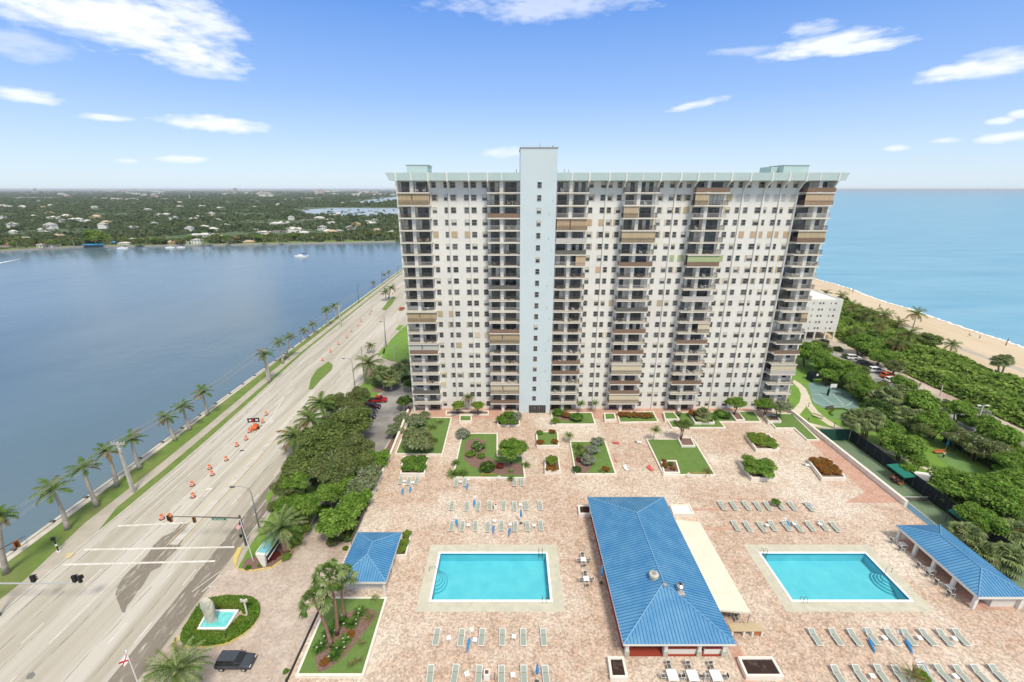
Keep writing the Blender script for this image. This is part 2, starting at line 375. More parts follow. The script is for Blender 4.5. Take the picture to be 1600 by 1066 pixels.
def npmesh(name, V, F, mats, mi=None):
    me = bpy.data.meshes.new(name); V = np.asarray(V, dtype=np.float32); F = np.asarray(F, dtype=np.int32); k = F.shape[1]
    me.vertices.add(len(V)); me.vertices.foreach_set('co', V.ravel()); me.loops.add(F.size); me.loops.foreach_set('vertex_index', F.ravel())
    me.polygons.add(len(F)); me.polygons.foreach_set('loop_start', np.arange(0, F.size, k, dtype=np.int32))
    for m in mats: me.materials.append(M[m])
    if mi is not None: me.polygons.foreach_set('material_index', np.asarray(mi, dtype=np.int32))
    me.update(calc_edges=True); me.validate(); return me
def tag(o, label=None, cat=None, group=None, kind=None):
    if label: o['label'] = label
    if cat: o['category'] = cat
    if group: o['group'] = group
    if kind: o['kind'] = kind
    return o
def empty(name, loc=(0,0,0), rz=0, sc=1, label=None, cat=None, group=None):
    o = bpy.data.objects.new(name, None); COL.objects.link(o); o.location = loc; o.rotation_euler = (0, 0, rz); o.empty_display_size = .3
    o.scale = (sc,)*3 if not isinstance(sc, (tuple, list)) else sc
    return tag(o, label, cat, group)
def struct(name, mb, material=None, kind='structure'):
    return tag(mb.build(name, material), kind=kind)
def place(proto, name, label, cat, group, loc, rz=0, sc=1):   # proto: list of (part name, mesh, [sub parts])
    r = empty(name, loc, rz, sc, label, cat, group)
    for it in proto:
        c = link(it[0], it[1], r)
        for sub in (it[2] if len(it) > 2 else []): link(sub[0], sub[1], c)
    return r
def ordn(i): return ORD[i] if i < 21 else ('twenty ' if i < 29 else 'thirtieth' if i == 29 else 'thirty ' if i < 39 else 'forty ')+('' if i == 29 else ORD[(i+1)%10-1])
ORD = ['first','second','third','fourth','fifth','sixth','seventh','eighth','ninth','tenth','eleventh','twelfth','thirteenth','fourteenth','fifteenth','sixteenth','seventeenth','eighteenth','nineteenth','twentieth','twenty-first']
def fromleft(i, n):
    if i == 0: return 'leftmost'
    if i == n-1: return 'rightmost'
    return ORD[i]+' from the left' if i <= n//2 else ORD[n-1-i]+' from the right'
ZG = -2.0      # street and garden level
# ------------------------------------------------------------ ground, water, roads
def xy(pts, z=ZG): return [tuple(G(a, b, z)[:2]) for a, b in pts]
beach = xy([(1600,544),(1573,534),(1531,521),(1486,506),(1452,494.5),(1428,485),(1391.6,475),(1357.5,463),(1326,451),(1300,443),(1276,437)], -3.1)
bx = [(205,-60),(193,40)] + beach + [(206,420),(215,800),(230,2500)]
shore = xy([(-300,398),(-120,396),(0,393.5),(40,391),(80,389),(130,386.5),(200,386),(300,384.5),(380,383.5),(450,382),(540,380.5),(618,378.5)], -3.1)
struct('lagoon_water', MB().sheet([(-9000,-300),(20,-300),(20,14000),(-9000,14000)], -3.05), 'lagoon_water')
struct('ocean_water', MB().sheet([(20,-400),(38900,-400),(38900,38900),(20,38900)], -3.06), 'ocean_water')
struct('sea_bed', MB().sheet([(-39000,-600),(39000,-600),(39000,39000),(-39000,39000)], -6), 'seabed')
# the island the towers stand on
isl = [(-81,-80)] + bx[:1] + bx[1:] + [(-60,2500),(-70,600),(-78.5,310),(-80.3,170),(-81,100)]
m = MB(); m.prism([(p[0]-(26 if i and 1 <= i < len(bx)+1 else 0), p[1]) for i, p in enumerate(isl)], -6, ZG-.02); struct('ground', m, 'sidewalk')
# beach: slopes to the water
m = MB(); tp = [(p[0]-30, p[1]) for p in bx]
for i in range(len(bx)-1):
    a, b, c, d = tp[i], tp[i+1], bx[i+1], bx[i]
    m.face([(d[0],d[1],-3.0),(c[0],c[1],-3.0),(b[0],b[1],-2.0),(a[0],a[1],-2.0)])
    m.face([(d[0]+5,d[1],-3.35),(c[0]+5,c[1],-3.35),(c[0],c[1],-3.0),(d[0],d[1],-3.0)])
m.sheet(tp + [(125,2500),(125,-60)], -2.0+.004)
struct('beach_sand', m, 'sand')
rng0 = random.Random(5)
m = MB(); fo = []
L1 = []; L2 = []
for i in range(len(bx)-1):
    for k in range(12):
        t = k/12; x = bx[i][0]*(1-t)+bx[i+1][0]*t; y = bx[i][1]*(1-t)+bx[i+1][1]*t
        j = rng0.uniform(-.7,.7); L1.append((x-.3+j, y)); L2.append((x+.6+j+rng0.uniform(0,.6), y))
for i in range(len(L1)-1): m.face([(*L1[i],-2.97),(*L2[i],-3.0),(*L2[i+1],-3.0),(*L1[i+1],-2.97)])
struct('surf_foam', m, 'foam')
m = MB(); m.sheet(xy([(-20,414),(0,410.5),(20,406.8),(38,403),(20,407.3),(0,411.6)], -3.0), -3.0); struct('boat_wake', m, 'foam')
# far mainland
m = MB(); m.prism(shore + [(20,560),(60,3000),(200,38900),(-38900,38900),(-38900,470),(-1500,470)], -6, -2.0); struct('mainland', m, 'land_far')
m = MB(); m.sheet(xy([(455,329),(520,325),(620,325.5),(640,326),(640,337),(560,338),(500,337.5),(480,334)], -1.6), -1.6)
m.sheet(xy([(470,330),(420,333),(425,335),(490,335)], -1.6), -1.55)
m.sheet(xy([(550,316.5),(590,311),(625,307),(640,306.5),(640,312),(600,315),(565,318)], -1.6), -1.6)
struct('inlet_water', m, 'inlet_water')
m = MB()   # lawns and sea wall edge of the far shore
for i in range(len(shore)-1):
    a, b = shore[i], shore[i+1]
    m.face([(a[0],a[1]+1.5,-1.93),(b[0],b[1]+1.5,-1.93),(b[0]*1.0,b[1]+24,-1.9),(a[0],a[1]+24,-1.9)])
struct('far_shore_lawn', m, 'grass')
m = MB()
for i in range(len(shore)-1):
    a, b = shore[i], shore[i+1]; m.prism([(a[0],a[1]-.5),(b[0],b[1]-.5),(b[0],b[1]+1),(a[0],a[1]+1)], -4, -1.6)
tag(m.build('sea_wall', 'rock_wall'), 'pale sea wall along the far shore of the lagoon', 'sea wall')

def off(Y):      # the road drifts left beyond the grass island
    if Y < 80: return 0
    if Y < 150: return -4.0*((Y-80)/70)**1.3
    return -4.0 - 1.6*min(1, (Y-150)/120)
YS = [-20,20,40,60,80,95,110,125,140,155,175,200,230,270,320,400]
def band(m, x0, x1, z, ys=YS, o0=1, o1=1):
    for a, b in zip(ys[:-1], ys[1:]):
        m.face([(x0+o0*off(a),a,z),(x1+o1*off(a),a,z),(x1+o1*off(b),b,z),(x0+o0*off(b),b,z)])
def kerbband(m, x0, x1, z1, ys=YS):
    for a, b in zip(ys[:-1], ys[1:]):
        m.prism([(x0+off(a),a),(x1+off(a),a),(x1+off(b),b),(x0+off(b),b)], ZG, z1)
m = MB(); band(m, -71.2, -45.0, ZG+.004); struct('road', m, 'concrete_road')
# right edge widens into a turn lane
m = MB(); band(m, -48.6, -45.1, ZG+.008, ys=[-20,20,40,60,80,95,110]); 
m.sheet(xy([(271,831),(286,815),(296,817),(282.5,853),(262,872),(250,886),(236,893),(225,912),(216,925),(208,936),(199,946),(195,958),(190,956),(186,944),(180,930),(184,916),(192,903),(205,889),(220,878),(231,866),(240,852),(255,838)], ZG), ZG+.008)
struct('road_patch', m, 'asphalt_patch')
m = MB(); rs = random.Random(3)
for x, w, a, b in ((-66,.25,20,230),(-63.4,.2,30,240),(-58.9,.3,30,76),(-53.9,.2,25,70),(-51,.18,20,66),(-69.3,.35,38,140),(-47.2,.3,30,90),(-62.1,.22,60,120),(-56.5,.15,90,210),(-69.9,.25,90,300),(-52.2,.35,70,130)):
    ys = [a+(b-a)*k/14 for k in range(15)]; xs = [x+rs.uniform(-.18,.18) for _ in ys]
    for k in range(14): 
        if rs.random() < .8:
            m.face([(xs[k]+off(ys[k]),ys[k],ZG+.011),(xs[k]+w+off(ys[k]),ys[k],ZG+.011),(xs[k+1]+w+off(ys[k+1]),ys[k+1],ZG+.011),(xs[k+1]+off(ys[k+1]),ys[k+1],ZG+.011)])
for px, py, r in ((51,1055,.75),(337,810,.0),(214,700,0)):
    pass
struct('tyre_marks', m, 'stain')
m = MB()
for a, b in ((20,38),(42,58),(150,300)): band(m, -60.35, -60.2, ZG+.012, ys=[y for y in range(a, b+1, 2)])
band(m, -60.35, -60.2, ZG+.012, ys=list(range(64, 99, 2)))
band(m, -67.0, -66.85, ZG+.012, ys=list(range(64, 110, 2)))
for x in (-52.7, -49.3, -64.0):
    y = 24
    while y < 260:
        if not (54 < y < 66) and not (x == -64.0 and 60 < y < 150) : band(m, x, x+.14, ZG+.012, ys=[y, y+3])
        y += 9
band(m, -46.9, -46.78, ZG+.012, ys=list(range(66, 98, 2))); band(m, -70.5, -70.38, ZG+.012, ys=list(range(70, 300, 5)))
def strip(p, q, w, z):
    a, b = Vector(G(*p, ZG)[:2]), Vector(G(*q, ZG)[:2]); d = (b-a).normalized(); n = Vector((-d.y, d.x))*w/2
    return [tuple(a+n), tuple(a-n), tuple(b-n), tuple(b+n)]
for p, q, w in (((131,859),(366,855),.36),((97,882.5),(336,877),.36),((184,822),(293,817),.36),((421.6,656.7),(445.7,617.4),.2),((400,680),(421.6,656.7),.2),((430,634),(445.7,617.4),.2),((445.7,617.4),(460,607),.2),
              ((300,925),(345,877+15),.12),((316,925),(352,892),.14),((323,917),(437,914),.13),((405,928),(415,922),.25),((421,903),(423,897),.3),((285,1020),(292,1010),.2)):
    m.sheet(strip(p, q, w, 0), ZG+.0125)
for (px, py) in ((325,769),(377,708),(424,661),(378,708)):   # worn turn arrows
    c = G(px, py, ZG); m.sheet([(c.x-.1,c.y-1.3),(c.x+.1,c.y-1.3),(c.x+.1,c.y+.9),(c.x-.1,c.y+.9)], ZG+.0126); m.sheet([(c.x-1.0,c.y+.5),(c.x+.1,c.y+.9),(c.x+.1,c.y+1.3),(c.x-1.0,c.y+1.1)], ZG+.0128)
for px, py in ((62,1010-20),(20,1003),(55,960)):
    pass
struct('road_markings', m, 'line_white')
m = MB()
for x in (-57.5, -55.35): band(m, x, x+.16, ZG+.013, ys=list(range(59, 122, 3)))
for x in (-58.4, -57.9): band(m, x, x+.14, ZG+.013, ys=list(range(142, 205, 4)))
struct('yellow_lines', m, 'line_yellow')
m = MB(); kerbband(m, -57.0, -55.6, ZG+.10, ys=list(range(59, 122, 3))); kerbband(m, -57.9, -57.3, ZG+.10, ys=list(range(142,202,4)))
struct('median', m, 'kerb')
isl1 = [(482.4,608.5),(486,592),(495,578),(513,565.5),(520,570.5),(518,578),(500,595),(488,609)]
isl2 = [(597,484),(604.6,472.8),(614,464),(618,465.6),(612,476),(603,485)]
for poly in (isl1, isl2):
    m = MB(); m.prism(xy(poly), ZG, ZG+.13); struct('grass_island', m, 'grass')
m = MB(); m.sheet(xy([(40,1059),(44,1053),(52,1050),(56,1054),(50,1061),(43,1062)]), ZG+.013); struct('manhole_cover', m, 'asphalt')
# left verge
m = MB(); kerbband(m, -71.5, -71.2, ZG+.13); kerbband(m, -45.0, -44.75, ZG+.13, ys=[y for y in YS if y >= 60]); struct('kerb', m, 'kerb')
YV = [y for y in YS if y >= 60]
m = MB(); band(m, -79.8, -71.5, ZG+.11, ys=[52]+YV, o0=.25); 
m.face([(-79.8,-20,ZG+.11),(-73.6,-20,ZG+.11),(-73.6,52,ZG+.11),(-79.8,52,ZG+.11)]); struct('verge_grass', m, 'grass')
m = MB(); band(m, -75.6, -73.4, ZG+.118, ys=[64]+YV[1:], o0=.8, o1=.8)
m.face([(-73.7,-20,ZG+.114),(-71.5,-20,ZG+.114),(-71.5,62,ZG+.114),(-73.7,52,ZG+.114)]); m.face([(-73.7,52,ZG+.119),(-71.5,62,ZG+.119),(-73.4,68,ZG+.119),(-75.6,64,ZG+.119)])
struct('sidewalk', m, 'sidewalk')
m = MB(); m.sheet(xy([(101,872),(107,864),(117,864),(108,873)], ZG+.12), ZG+.124); m.sheet(xy([(268,1005),(278,994),(283,997),(272,1008)], ZG), ZG+.03); m.sheet(xy([(309,957),(318,951),(322,954),(313,961)], ZG), ZG+.03)
m.sheet(xy([(366,884),(375,866),(378,856),(372,856),(364,872)], ZG), ZG+.125)
struct('tactile_paving', m, 'yellow_paint')
# sea wall along the lagoon with drain stubs
m = MB()
for a, b in zip([-20]+YV[:-1], YV):
    oa, ob = off(a)*.25, off(b)*.25
    oa = oa if a > 80 else 0
    m.prism([(-81.2-oa*.0,a),(-79.8+oa,a),(-79.8+ob,b),(-81.2,b)], -6, ZG+.22)
    m.prism([(-81.5,a),(-80.9,a),(-80.9,b),(-81.5,b)], -6, ZG+.45)
tag(m.build('sea_wall', 'sea_wall'), 'long pale sea wall between the lagoon and the grass verge with palms', 'sea wall')
m = MB()
for k in range(24): m.cbox((-81.25, 38+k*6.5, ZG+.46), (.7, .5, .3))
seaw = [o for o in COL.objects if o.name == 'sea_wall.001'][0]; m.build('mooring_block', 'pole_dark', seaw)
# right side of the road
m = MB(); m.face([(-44.75,20,ZG+.006),(-42.6,20,ZG+.006),(-42.6,130,ZG+.006),(-44.75,130,ZG+.006)])
m.sheet(xy([(520,640),(545,612),(566,592),(590,560),(600,545),(616,520),(632,500),(640,500),(640,540),(600,566),(590,580),(563,600),(545,620)]), ZG+.10)
struct('side_pavement', m, 'sidewalk')
m = MB(); m.sheet(xy([(448,1100),(200,1100),(222,1062),(267,1004),(316,936),(340,905),(357,882),(372,890),(395,893),(425,887),(455,868),(476,845),(500,815),(545,800),(560,900),(514,931),(492,990)]), ZG+.02); struct('driveway', m, 'paver_drive')
m = MB(); m.sheet(xy([(478,836),(520,838),(538,800),(562,760),(590,720),(606,690),(625,650),(640,610),(640,600),(608,604),(592,618),(575,640),(545,690),(520,730),(497,790)]), ZG+.012); struct('parking_lane', m, 'asphalt')
# lawns left of the building
m = MB()
m.sheet(xy([(372,888),(395,891),(425,885),(450,868),(470,845),(492,800),(510,760),(440,760),(425,800),(408,828),(390,855)]), ZG+.10)
m.sheet(xy([(500,655),(530,640),(560,606),(578,590),(600,575),(640,572),(640,592),(600,600),(588,620),(570,640),(540,700)]), ZG+.09)
m.sheet(xy([(596,560),(600,546),(612,530),(630,512),(642,505),(642,562),(620,566)]), ZG+.12)
m.sheet(xy([(617,515),(622,509),(631,508),(624,517)]), ZG+.12); m.sheet(xy([(590,555),(597,545),(602,541),(601,552),(592,558)]), ZG+.12)
m.sheet(xy([(415,775),(424,764),(470,700),(468,712),(430,768),(418,790)]), ZG+.10)
struct('lawn', m, 'grass_bright')
m = MB(); m.sheet(xy([(378,890),(382,876),(404,868),(420,878),(440,850),(470,842),(455,867),(428,884),(400,891)]), ZG+.105)
m.sheet(xy([(580,612),(585,604),(625,596),(640,585),(640,595),(605,606),(595,614)]), ZG+.10); m.sheet(xy([(440,842),(480,780),(552,680),(556,700),(520,760),(490,800),(462,842)]), ZG+.09); m.sheet(xy([(545,805),(580,740),(610,690),(638,634),(645,640),(604,735),(562,830)]), ZG+.03)
struct('planting_bed', m, 'mulch')
m = MB(); 
def kerbline(pts, w, h, z=ZG):
    P = [Vector(G(a, b, z)[:2]) for a, b in pts]
    for a, b in zip(P[:-1], P[1:]):
        d = (b-a).normalized(); n = Vector((-d.y, d.x))*w/2; a2, b2 = a-d*.02, b+d*.02
        m.prism([tuple(a2+n), tuple(a2-n), tuple(b2-n), tuple(b2+n)], z, z+h)
kerbline([(378,856),(371,872),(368,885),(373,890.5),(395,892.5),(425,887),(450,870),(466,850),(486,820),(500,795)], .22, .17)
isle = [(286,1004),(288,988),(300,970),(310,953),(318,942),(338,936.5),(365,936),(388,937),(400,944),(405,955),(402,966),(393,980),(380,992),(366,1000),(350,1007),(330,1010.5),(305,1011),(290,1010),(286,1004)]
kerbline(isle, .3, .16)
struct('yellow_kerb', m, 'yellow_paint')
# right garden: lawn, paths, courts
m = MB(); m.sheet([(71.2,38),(105,38),(108,190),(60,190),(60,108),(71.2,104)], ZG+.006); struct('garden_lawn', m, 'grass_bright')
def path(m, pts, w, z):
    P = [Vector(G(a, b, ZG)[:2]) for a, b in pts]; Ls, Rs = [], []
    for i, p in enumerate(P):
        d = (P[min(i+1, len(P)-1)]-P[max(i-1, 0)]).normalized(); n = Vector((-d.y, d.x))*w/2; Ls.append(p+n); Rs.append(p-n)
    for i in range(len(P)-1): m.face([(*Ls[i],z),(*Rs[i],z),(*Rs[i+1],z),(*Ls[i+1],z)])
m = MB(); path(m, [(1236,594),(1246,600),(1254,608),(1258,618),(1256,630),(1247,641),(1241,648)], 2.0, ZG+.02)
path(m, [(1258,616),(1262,630),(1272,643),(1286,655),(1302,665),(1318,673),(1332,682),(1350,690),(1380,703),(1406,713),(1440,727),(1470,742),(1484,752)], 2.0, ZG+.024)
path(m, [(1262,662),(1285,668),(1305,672),(1320,674)], 1.6, ZG+.028)
struct('garden_path', m, 'path_pale')
m = MB(); m.sheet(xy([(1262,600),(1268,598),(1290,600),(1313,606),(1326,614),(1338,625),(1343,637),(1336,641),(1310,640),(1285,637),(1271,630),(1268,620)]), ZG+.04); struct('basketball_court', m, 'court_teal')
m = MB()
def loop(pts, w, z): 
    for p, q in zip(pts[:-1], pts[1:]): m.sheet(strip(p, q, w, 0), z)
loop([(1268,622),(1274,628),(1285,633),(1300,635.5),(1315,636),(1326,633),(1333,627)], .12, ZG+.05)
loop([(1279,615),(1300,631.5),(1318,632.5),(1302,616)], .12, ZG+.054); loop([(1268,616.5),(1310,617),(1333,627)], .12, ZG+.058)
struct('court_lines', m, 'line_white')
m = MB(); m.sheet(xy([(1294,645),(1303,640),(1318,640),(1326,644),(1328,651),(1322,657),(1308,656),(1297,652)]), ZG+.03); struct('putting_green', m, 'putting')
m = MB(); m.sheet([(71.1,50),(79.2,50),(79.2,91.3),(71.1,91.3)], ZG+.03); struct('tennis_court', m, 'court_green')
m = MB(); m.sheet([(73.1,50),(74.8,50),(74.8,85),(73.1,85)], ZG+.036); struct('court_border', m, 'court_blue')
m = MB(); m.sheet([(71.1,50),(73.1,50),(73.1,85),(71.1,85)], ZG+.036); struct('court_apron', m, 'sidewalk')
m = MB(); m.sheet([(74.8,50),(74.92,50),(74.92,85.2),(74.8,85.2)], ZG+.042); m.sheet([(73.1,85.0),(74.8,85.0),(74.8,85.12),(73.1,85.12)], ZG+.044); m.sheet([(71.1,69.9),(71.9,69.9),(71.9,70.0),(71.1,70.0)], ZG+.044)
m.sheet([(73.05,50),(73.17,50),(73.17,85),(73.05,85)], ZG+.046); struct('court_line', m, 'line_white')
m = MB(); m.sheet(xy([(1457,703),(1482,704),(1500,712),(1530,735),(1518,740),(1490,732),(1470,718)]), ZG+.03); struct('bocce_court', m, 'putting')
# beach road
m = MB(); m.sheet([(110,40),(121,40),(121,175),(118,260),(110,260)], ZG+.01); struct('beach_road', m, 'asphalt')
m = MB(); m.sheet([(107.5,40),(110,40),(110,230),(107.5,230)], ZG+.014); m.sheet(xy([(1300,535),(1322,535),(1332,552),(1310,556)]), ZG+.016); struct('beach_pavement', m, 'sidewalk')
m = MB(); m.sheet([(121,40),(125.5,40),(126.5,150),(121,175)], ZG+.014); struct('brick_walk', m, 'paver_drive')
m = MB()
for k in range(26): m.sheet([(115.4,42+k*5),(115.52,42+k*5),(115.52,44+k*5),(115.4,44+k*5)], ZG+.018)
struct('road_dashes', m, 'line_white')

# ------------------------------------------------------------ terrace with two pools
P1 = (-11.2, 46.8, 5.3, 55.1); P2 = (39.0, 46.8, 55.35, 55.1)
m = MB(); TX0, TX1 = -26.0, 70.7
for (a, b, c, d) in ((TX0,12,TX1,46.8),(TX0,55.1,TX1,104),(TX0,46.8,P1[0],55.1),(P1[2],46.8,P2[0],55.1),(P2[2],46.8,TX1,55.1)):
    m.sheet([(a,b),(c,b),(c,d),(a,d)], 0)
for a, b in (((TX0,12),(TX1,12)),((TX1,12),(TX1,104)),((TX1,104),(TX0,104)),((TX0,104),(TX0,12))):
    m.face([(*a,-2.2),(*b,-2.2),(*b,0),(*a,0)])
terr = struct('terrace', m, 'paver')
for i, P in enumerate((P1, P2)):
    x0, y0, x1, y1 = P; nm = 'left' if i == 0 else 'right'
    r = empty('swimming_pool', ((x0+x1)/2, (y0+y1)/2, 0), 0, 1, 'rectangular turquoise swimming pool on the %s half of the brick terrace' % nm, 'swimming pool')
    w, h = (x1-x0)/2, (y1-y0)/2
    m = MB()
    m.face([(-w,-h,-1.5),(w,-h,-1.5),(w,h,-1.5),(-w,h,-1.5)])
    for a, b in (((-w,-h),(w,-h)),((w,-h),(w,h)),((w,h),(-w,h)),((-w,h),(-w,-h))): m.face([(*b,-1.5),(*a,-1.5),(*a,0),(*b,0)])
    m.build('basin', 'pool_shell', r)
    m = MB(); m.sheet([(-w,-h),(w,-h),(w,h),(-w,h)], -.13); m.build('water', 'pool_water', r)
    m = MB(); e = .32
    for (a,b,c,d) in ((-w-e,-h-e,w+e,-h),(-w-e,h,w+e,h+e),(-w-e,-h,-w,h),(w,-h,w+e,h)): m.box(a,b,.0,c,d,.05)
    m.build('coping', 'white_rim', r)
    m = MB(); e = .04
    for (a,b,c,d) in ((-w,-h,w,-h+e),(-w,h-e,w,h),(-w,-h+e,-w+e,h-e),(w-e,-h+e,w,h-e)): m.box(a,b,-.25,c,d,-.06)
    m.build('tile_band', 'pool_line', r)
    m = MB(); e, g = .335, 1.85
    for (a,b,c,d) in ((-w-g,-h-g,w+g,-h-e),(-w-g,h+e,w+g,h+g),(-w-g,-h-e,-w-e,h+e),(w+e,-h-e,w+g,h+e)): m.sheet([(a,b),(c,b),(c,d),(a,d)], .012)
    m.build('deck_border', 'pool_deck', r)
    s = 1 if i == 0 else -1; cx = -w*s; cy = 0.0 if i == 0 else -.2
    for k in range(4):
        R = 2.0-.42*k; mm = MB().use('pool_shell'); pts = [(cx, cy-R)]+[(cx+s*R*cos(a)*.8, cy+R*sin(a)) for a in [(-pi/2)+pi*j/12 for j in range(1, 12)]]+[(cx, cy+R)]
        mm.prism(pts, -1.5, -1.25+.27*k); mm.use('pool_line')
        for a, b in zip(pts[:-1], pts[1:]):
            a2 = (cx+(a[0]-cx)*.955, cy+(a[1]-cy)*.955); b2 = (cx+(b[0]-cx)*.955, cy+(b[1]-cy)*.955)
            mm.face([(*a,-1.245+.27*k),(*b,-1.245+.27*k),(*b2,-1.245+.27*k),(*a2,-1.245+.27*k)])
        mm.build('step', None, r)
    mm = MB()
    for q in ((-.3,) ): mm.tube([(cx-s*1.1,cy+q+1.0,0),(cx-s*1.1,cy+q+1.0,.85),(cx-s*.2,cy+q+1.0,.9),(cx+s*1.0,cy+q-.1,.35),(cx+s*1.0,cy+q-.1,-.6)], .035, 6)
    mm.build('handrail', 'pole_dark', r)
    for yy, xx in ((h, w-.8 if i == 0 else -w+.6), (-h, w-.8 if i == 0 else -w+1.4)):
        sg = 1 if yy > 0 else -1; mm = MB()
        for dx in (-.28, .28): mm.tube([(xx+dx, yy-.1*sg, -.9),(xx+dx, yy-.1*sg, .55),(xx+dx, yy+.2*sg, .8),(xx+dx, yy+.5*sg, .6),(xx+dx, yy+.55*sg, 0)], .03, 6)
        mm.tube([(xx-.28, yy-.1*sg, -.4),(xx+.28, yy-.1*sg, -.4)], .03, 6); mm.build('ladder', 'pole_dark', r)

# parapet walls of the terrace
def wallseg(m, a, b, t, z0, z1):
    a, b = Vector(a), Vector(b); d = (b-a).normalized(); n = Vector((-d.y, d.x))*t/2
    m.prism([tuple(a+n), tuple(a-n), tuple(b-n), tuple(b+n)], z0, z1)
m = MB(); wallseg(m, (-25.9,67.0), (-26.0,84.0), .45, -2.2, .75); wallseg(m, (-26.0,84.0), (-26.6,102), .45, -2.2, .752)
m.use('cream_coping'); 
tag(m.build('parapet_wall', 'cream_coping'), 'long cream parapet wall along the left edge of the brick terrace above the parking lane', 'wall')
m = MB(); wallseg(m, (70.95,66.2), (71.0,88.5), .55, -2.2, 1.05); wallseg(m, (71.0,88.5), (71.05,104), .55, -2.2, 1.052)
tag(m.build('parapet_wall', 'cream_coping'), 'long cream parapet wall along the right edge of the brick terrace beside the tennis court', 'wall')
def fence(p0, p1, h, zb, label, matn='mesh_fence', step=2.4, solid=True, cat='fence'):
    a, b = Vector(p0), Vector(p1); L_ = (b-a).length; d = (b-a)/L_; n = max(1, int(L_/step)); ang = atan2(d.y, d.x)
    r = empty('fence', (a.x, a.y, zb), ang, 1, label, cat)
    mm = MB()
    if solid: mm.box(0, -.012, .05, L_, .012, h-.05)
    else:
        k = 0
        while k*.14 < L_: mm.box(k*.14, -.01, .05, k*.14+.025, .01, h-.05); k += 1
    mm.build('screen' if solid else 'bars', matn, r)
    mm = MB(); mm.tube([(0,0,h),(L_,0,h)], .03, 5); mm.build('top_rail', 'pole_dark' if solid else matn, r)
    for k in range(n+1): mm = MB(); mm.tube([(L_*k/n,0,0),(L_*k/n,0,h+.03)], .04, 6); mm.build('post', 'pole_dark', r)
    return r
fence((-25.75,56.9), (-25.85,66.7), 1.1, 0, 'dark mesh fence on the left terrace edge between small kiosk and parapet', solid=False)
fence((-26.35,30), (-26.35,47.2), 1.9, ZG, 'grey mesh fence at the foot of the large planted bed above the brick driveway', matn='mesh_fence')
fence((79.3,91.4), (79.3,52), 3.0, ZG, 'tall black windscreen fence along the outer side of the tennis court', matn='windscreen')
fence((72.0,91.5), (79.2,91.5), 3.0, ZG, 'green windscreen fence closing the far end of the tennis court', matn='windscreen_green')
# ------------------------------------------------------------ planters
def inset(P, d):
    a = sum(P[i][0]*P[(i+1)%len(P)][1]-P[(i+1)%len(P)][0]*P[i][1] for i in range(len(P)))
    if a < 0: P = P[::-1]
    out = []; n = len(P)
    for i in range(n):
        p0, p1, p2 = Vector(P[i-1]), Vector(P[i]), Vector(P[(i+1) % n])
        d1, d2 = (p1-p0).normalized(), (p2-p1).normalized(); n1, n2 = Vector((-d1.y, d1.x)), Vector((-d2.y, d2.x))
        den = d1.x*d2.y-d1.y*d2.x
        if abs(den) < 1e-4: out.append(tuple(p1+n1*d)); continue
        q1, q2 = p0+n1*d, p1+n2*d; w = q2-q1; t = (w.x*d2.y-w.y*d2.x)/den; out.append(tuple(q1+d1*t))
    return P, out
def planter(pts, h, fill, label, zb=0, t=.28, world=False):
    P = [tuple(p) for p in pts] if world else [tuple(G(a, b, zb+h)[:2]) for a, b in pts]
    P, Q = inset(P, t); c = Vector((sum(p[0] for p in P)/len(P), sum(p[1] for p in P)/len(P)))
    P = [(p[0]-c.x, p[1]-c.y) for p in P]; Q = [(p[0]-c.x, p[1]-c.y) for p in Q]
    r = empty('planter', (c.x, c.y, zb), 0, 1, label, 'planter'); m = MB(); n = len(P)
    for i in range(n):
        j = (i+1) % n
        m.face([(*P[i],0),(*P[j],0),(*P[j],h),(*P[i],h)]); m.face([(*P[i],h),(*P[j],h),(*Q[j],h),(*Q[i],h)]); m.face([(*Q[j],h-.25),(*Q[i],h-.25),(*Q[i],h),(*Q[j],h)])
    m.build('wall', 'cream_coping', r)
    m = MB(); m.sheet(Q, h-(.06 if fill in ('turf','grass') else .2)); m.build({'turf':'grass','soil':'soil','mulch':'soil','dark_soil':'soil','white_rim':'basin_floor'}[fill], fill, r)
    return r
planter([(617,709),(691.8,710),(706.3,652.2),(640,651.5)], .45, 'turf', 'large grass planter at the far left terrace corner under the big drooping shrub')
planter([(624.8,740),(663.6,740),(670,712.6),(629.4,712.6)], .8, 'soil', 'cream planter with a clipped green hedge beside the left parapet')
planter([(717.5,658),(737,658),(737,649),(718,649)], .7, 'turf', 'small square grass planter in front of the narrow bed at the tower wall')
planter([(696,647.5),(764,647.5),(763.5,641.5),(697,641.5)], .4, 'mulch', 'long narrow planter with three small trees against the white tower wall')
planter([(706.3,746),(821.3,747),(817,712),(777.8,712),(777.8,676.7),(722,676.7)], .4, 'turf', 'large L shaped grass planter with bushes and a round leafy tree behind the left pool')
planter([(776.9,664),(812.7,664),(812,654.7),(777.3,654.7)], .45, 'mulch', 'planter packed with tall shrubs left of the black entrance doors')
planter([(838.6,696.3),(874,696.3),(871.7,674.3),(837.5,674.3)], .8, 'turf', 'raised planter with low green cover and orange red corner bushes')
planter([(850.9,735.6),(876.3,735.6),(873.3,714.8),(850.9,714.8)], .9, 'mulch', 'small raised planter with one round yellow green bush')
planter([(898.7,740.8),(963.4,740.8),(946,689),(890,689)], .4, 'turf', 'grass planter with a silver grey bush and small palm behind the main pavilion')
planter([(862.9,662.8),(931,662.8),(925.3,644.3),(860.6,644.3)], .4, 'turf', 'grass planter with shrubs just right of the black entrance doors')
planter([(944.7,656),(963.4,655),(960.5,645.3),(943.8,645.3)], .7, 'turf', 'small raised grass planter beside the bed of orange red foliage')
planter([(967.7,660),(1029.5,659),(1020.9,642.4),(963.4,644.4)], .35, 'turf', 'planter with a long mound of orange red foliage at the tower foot')
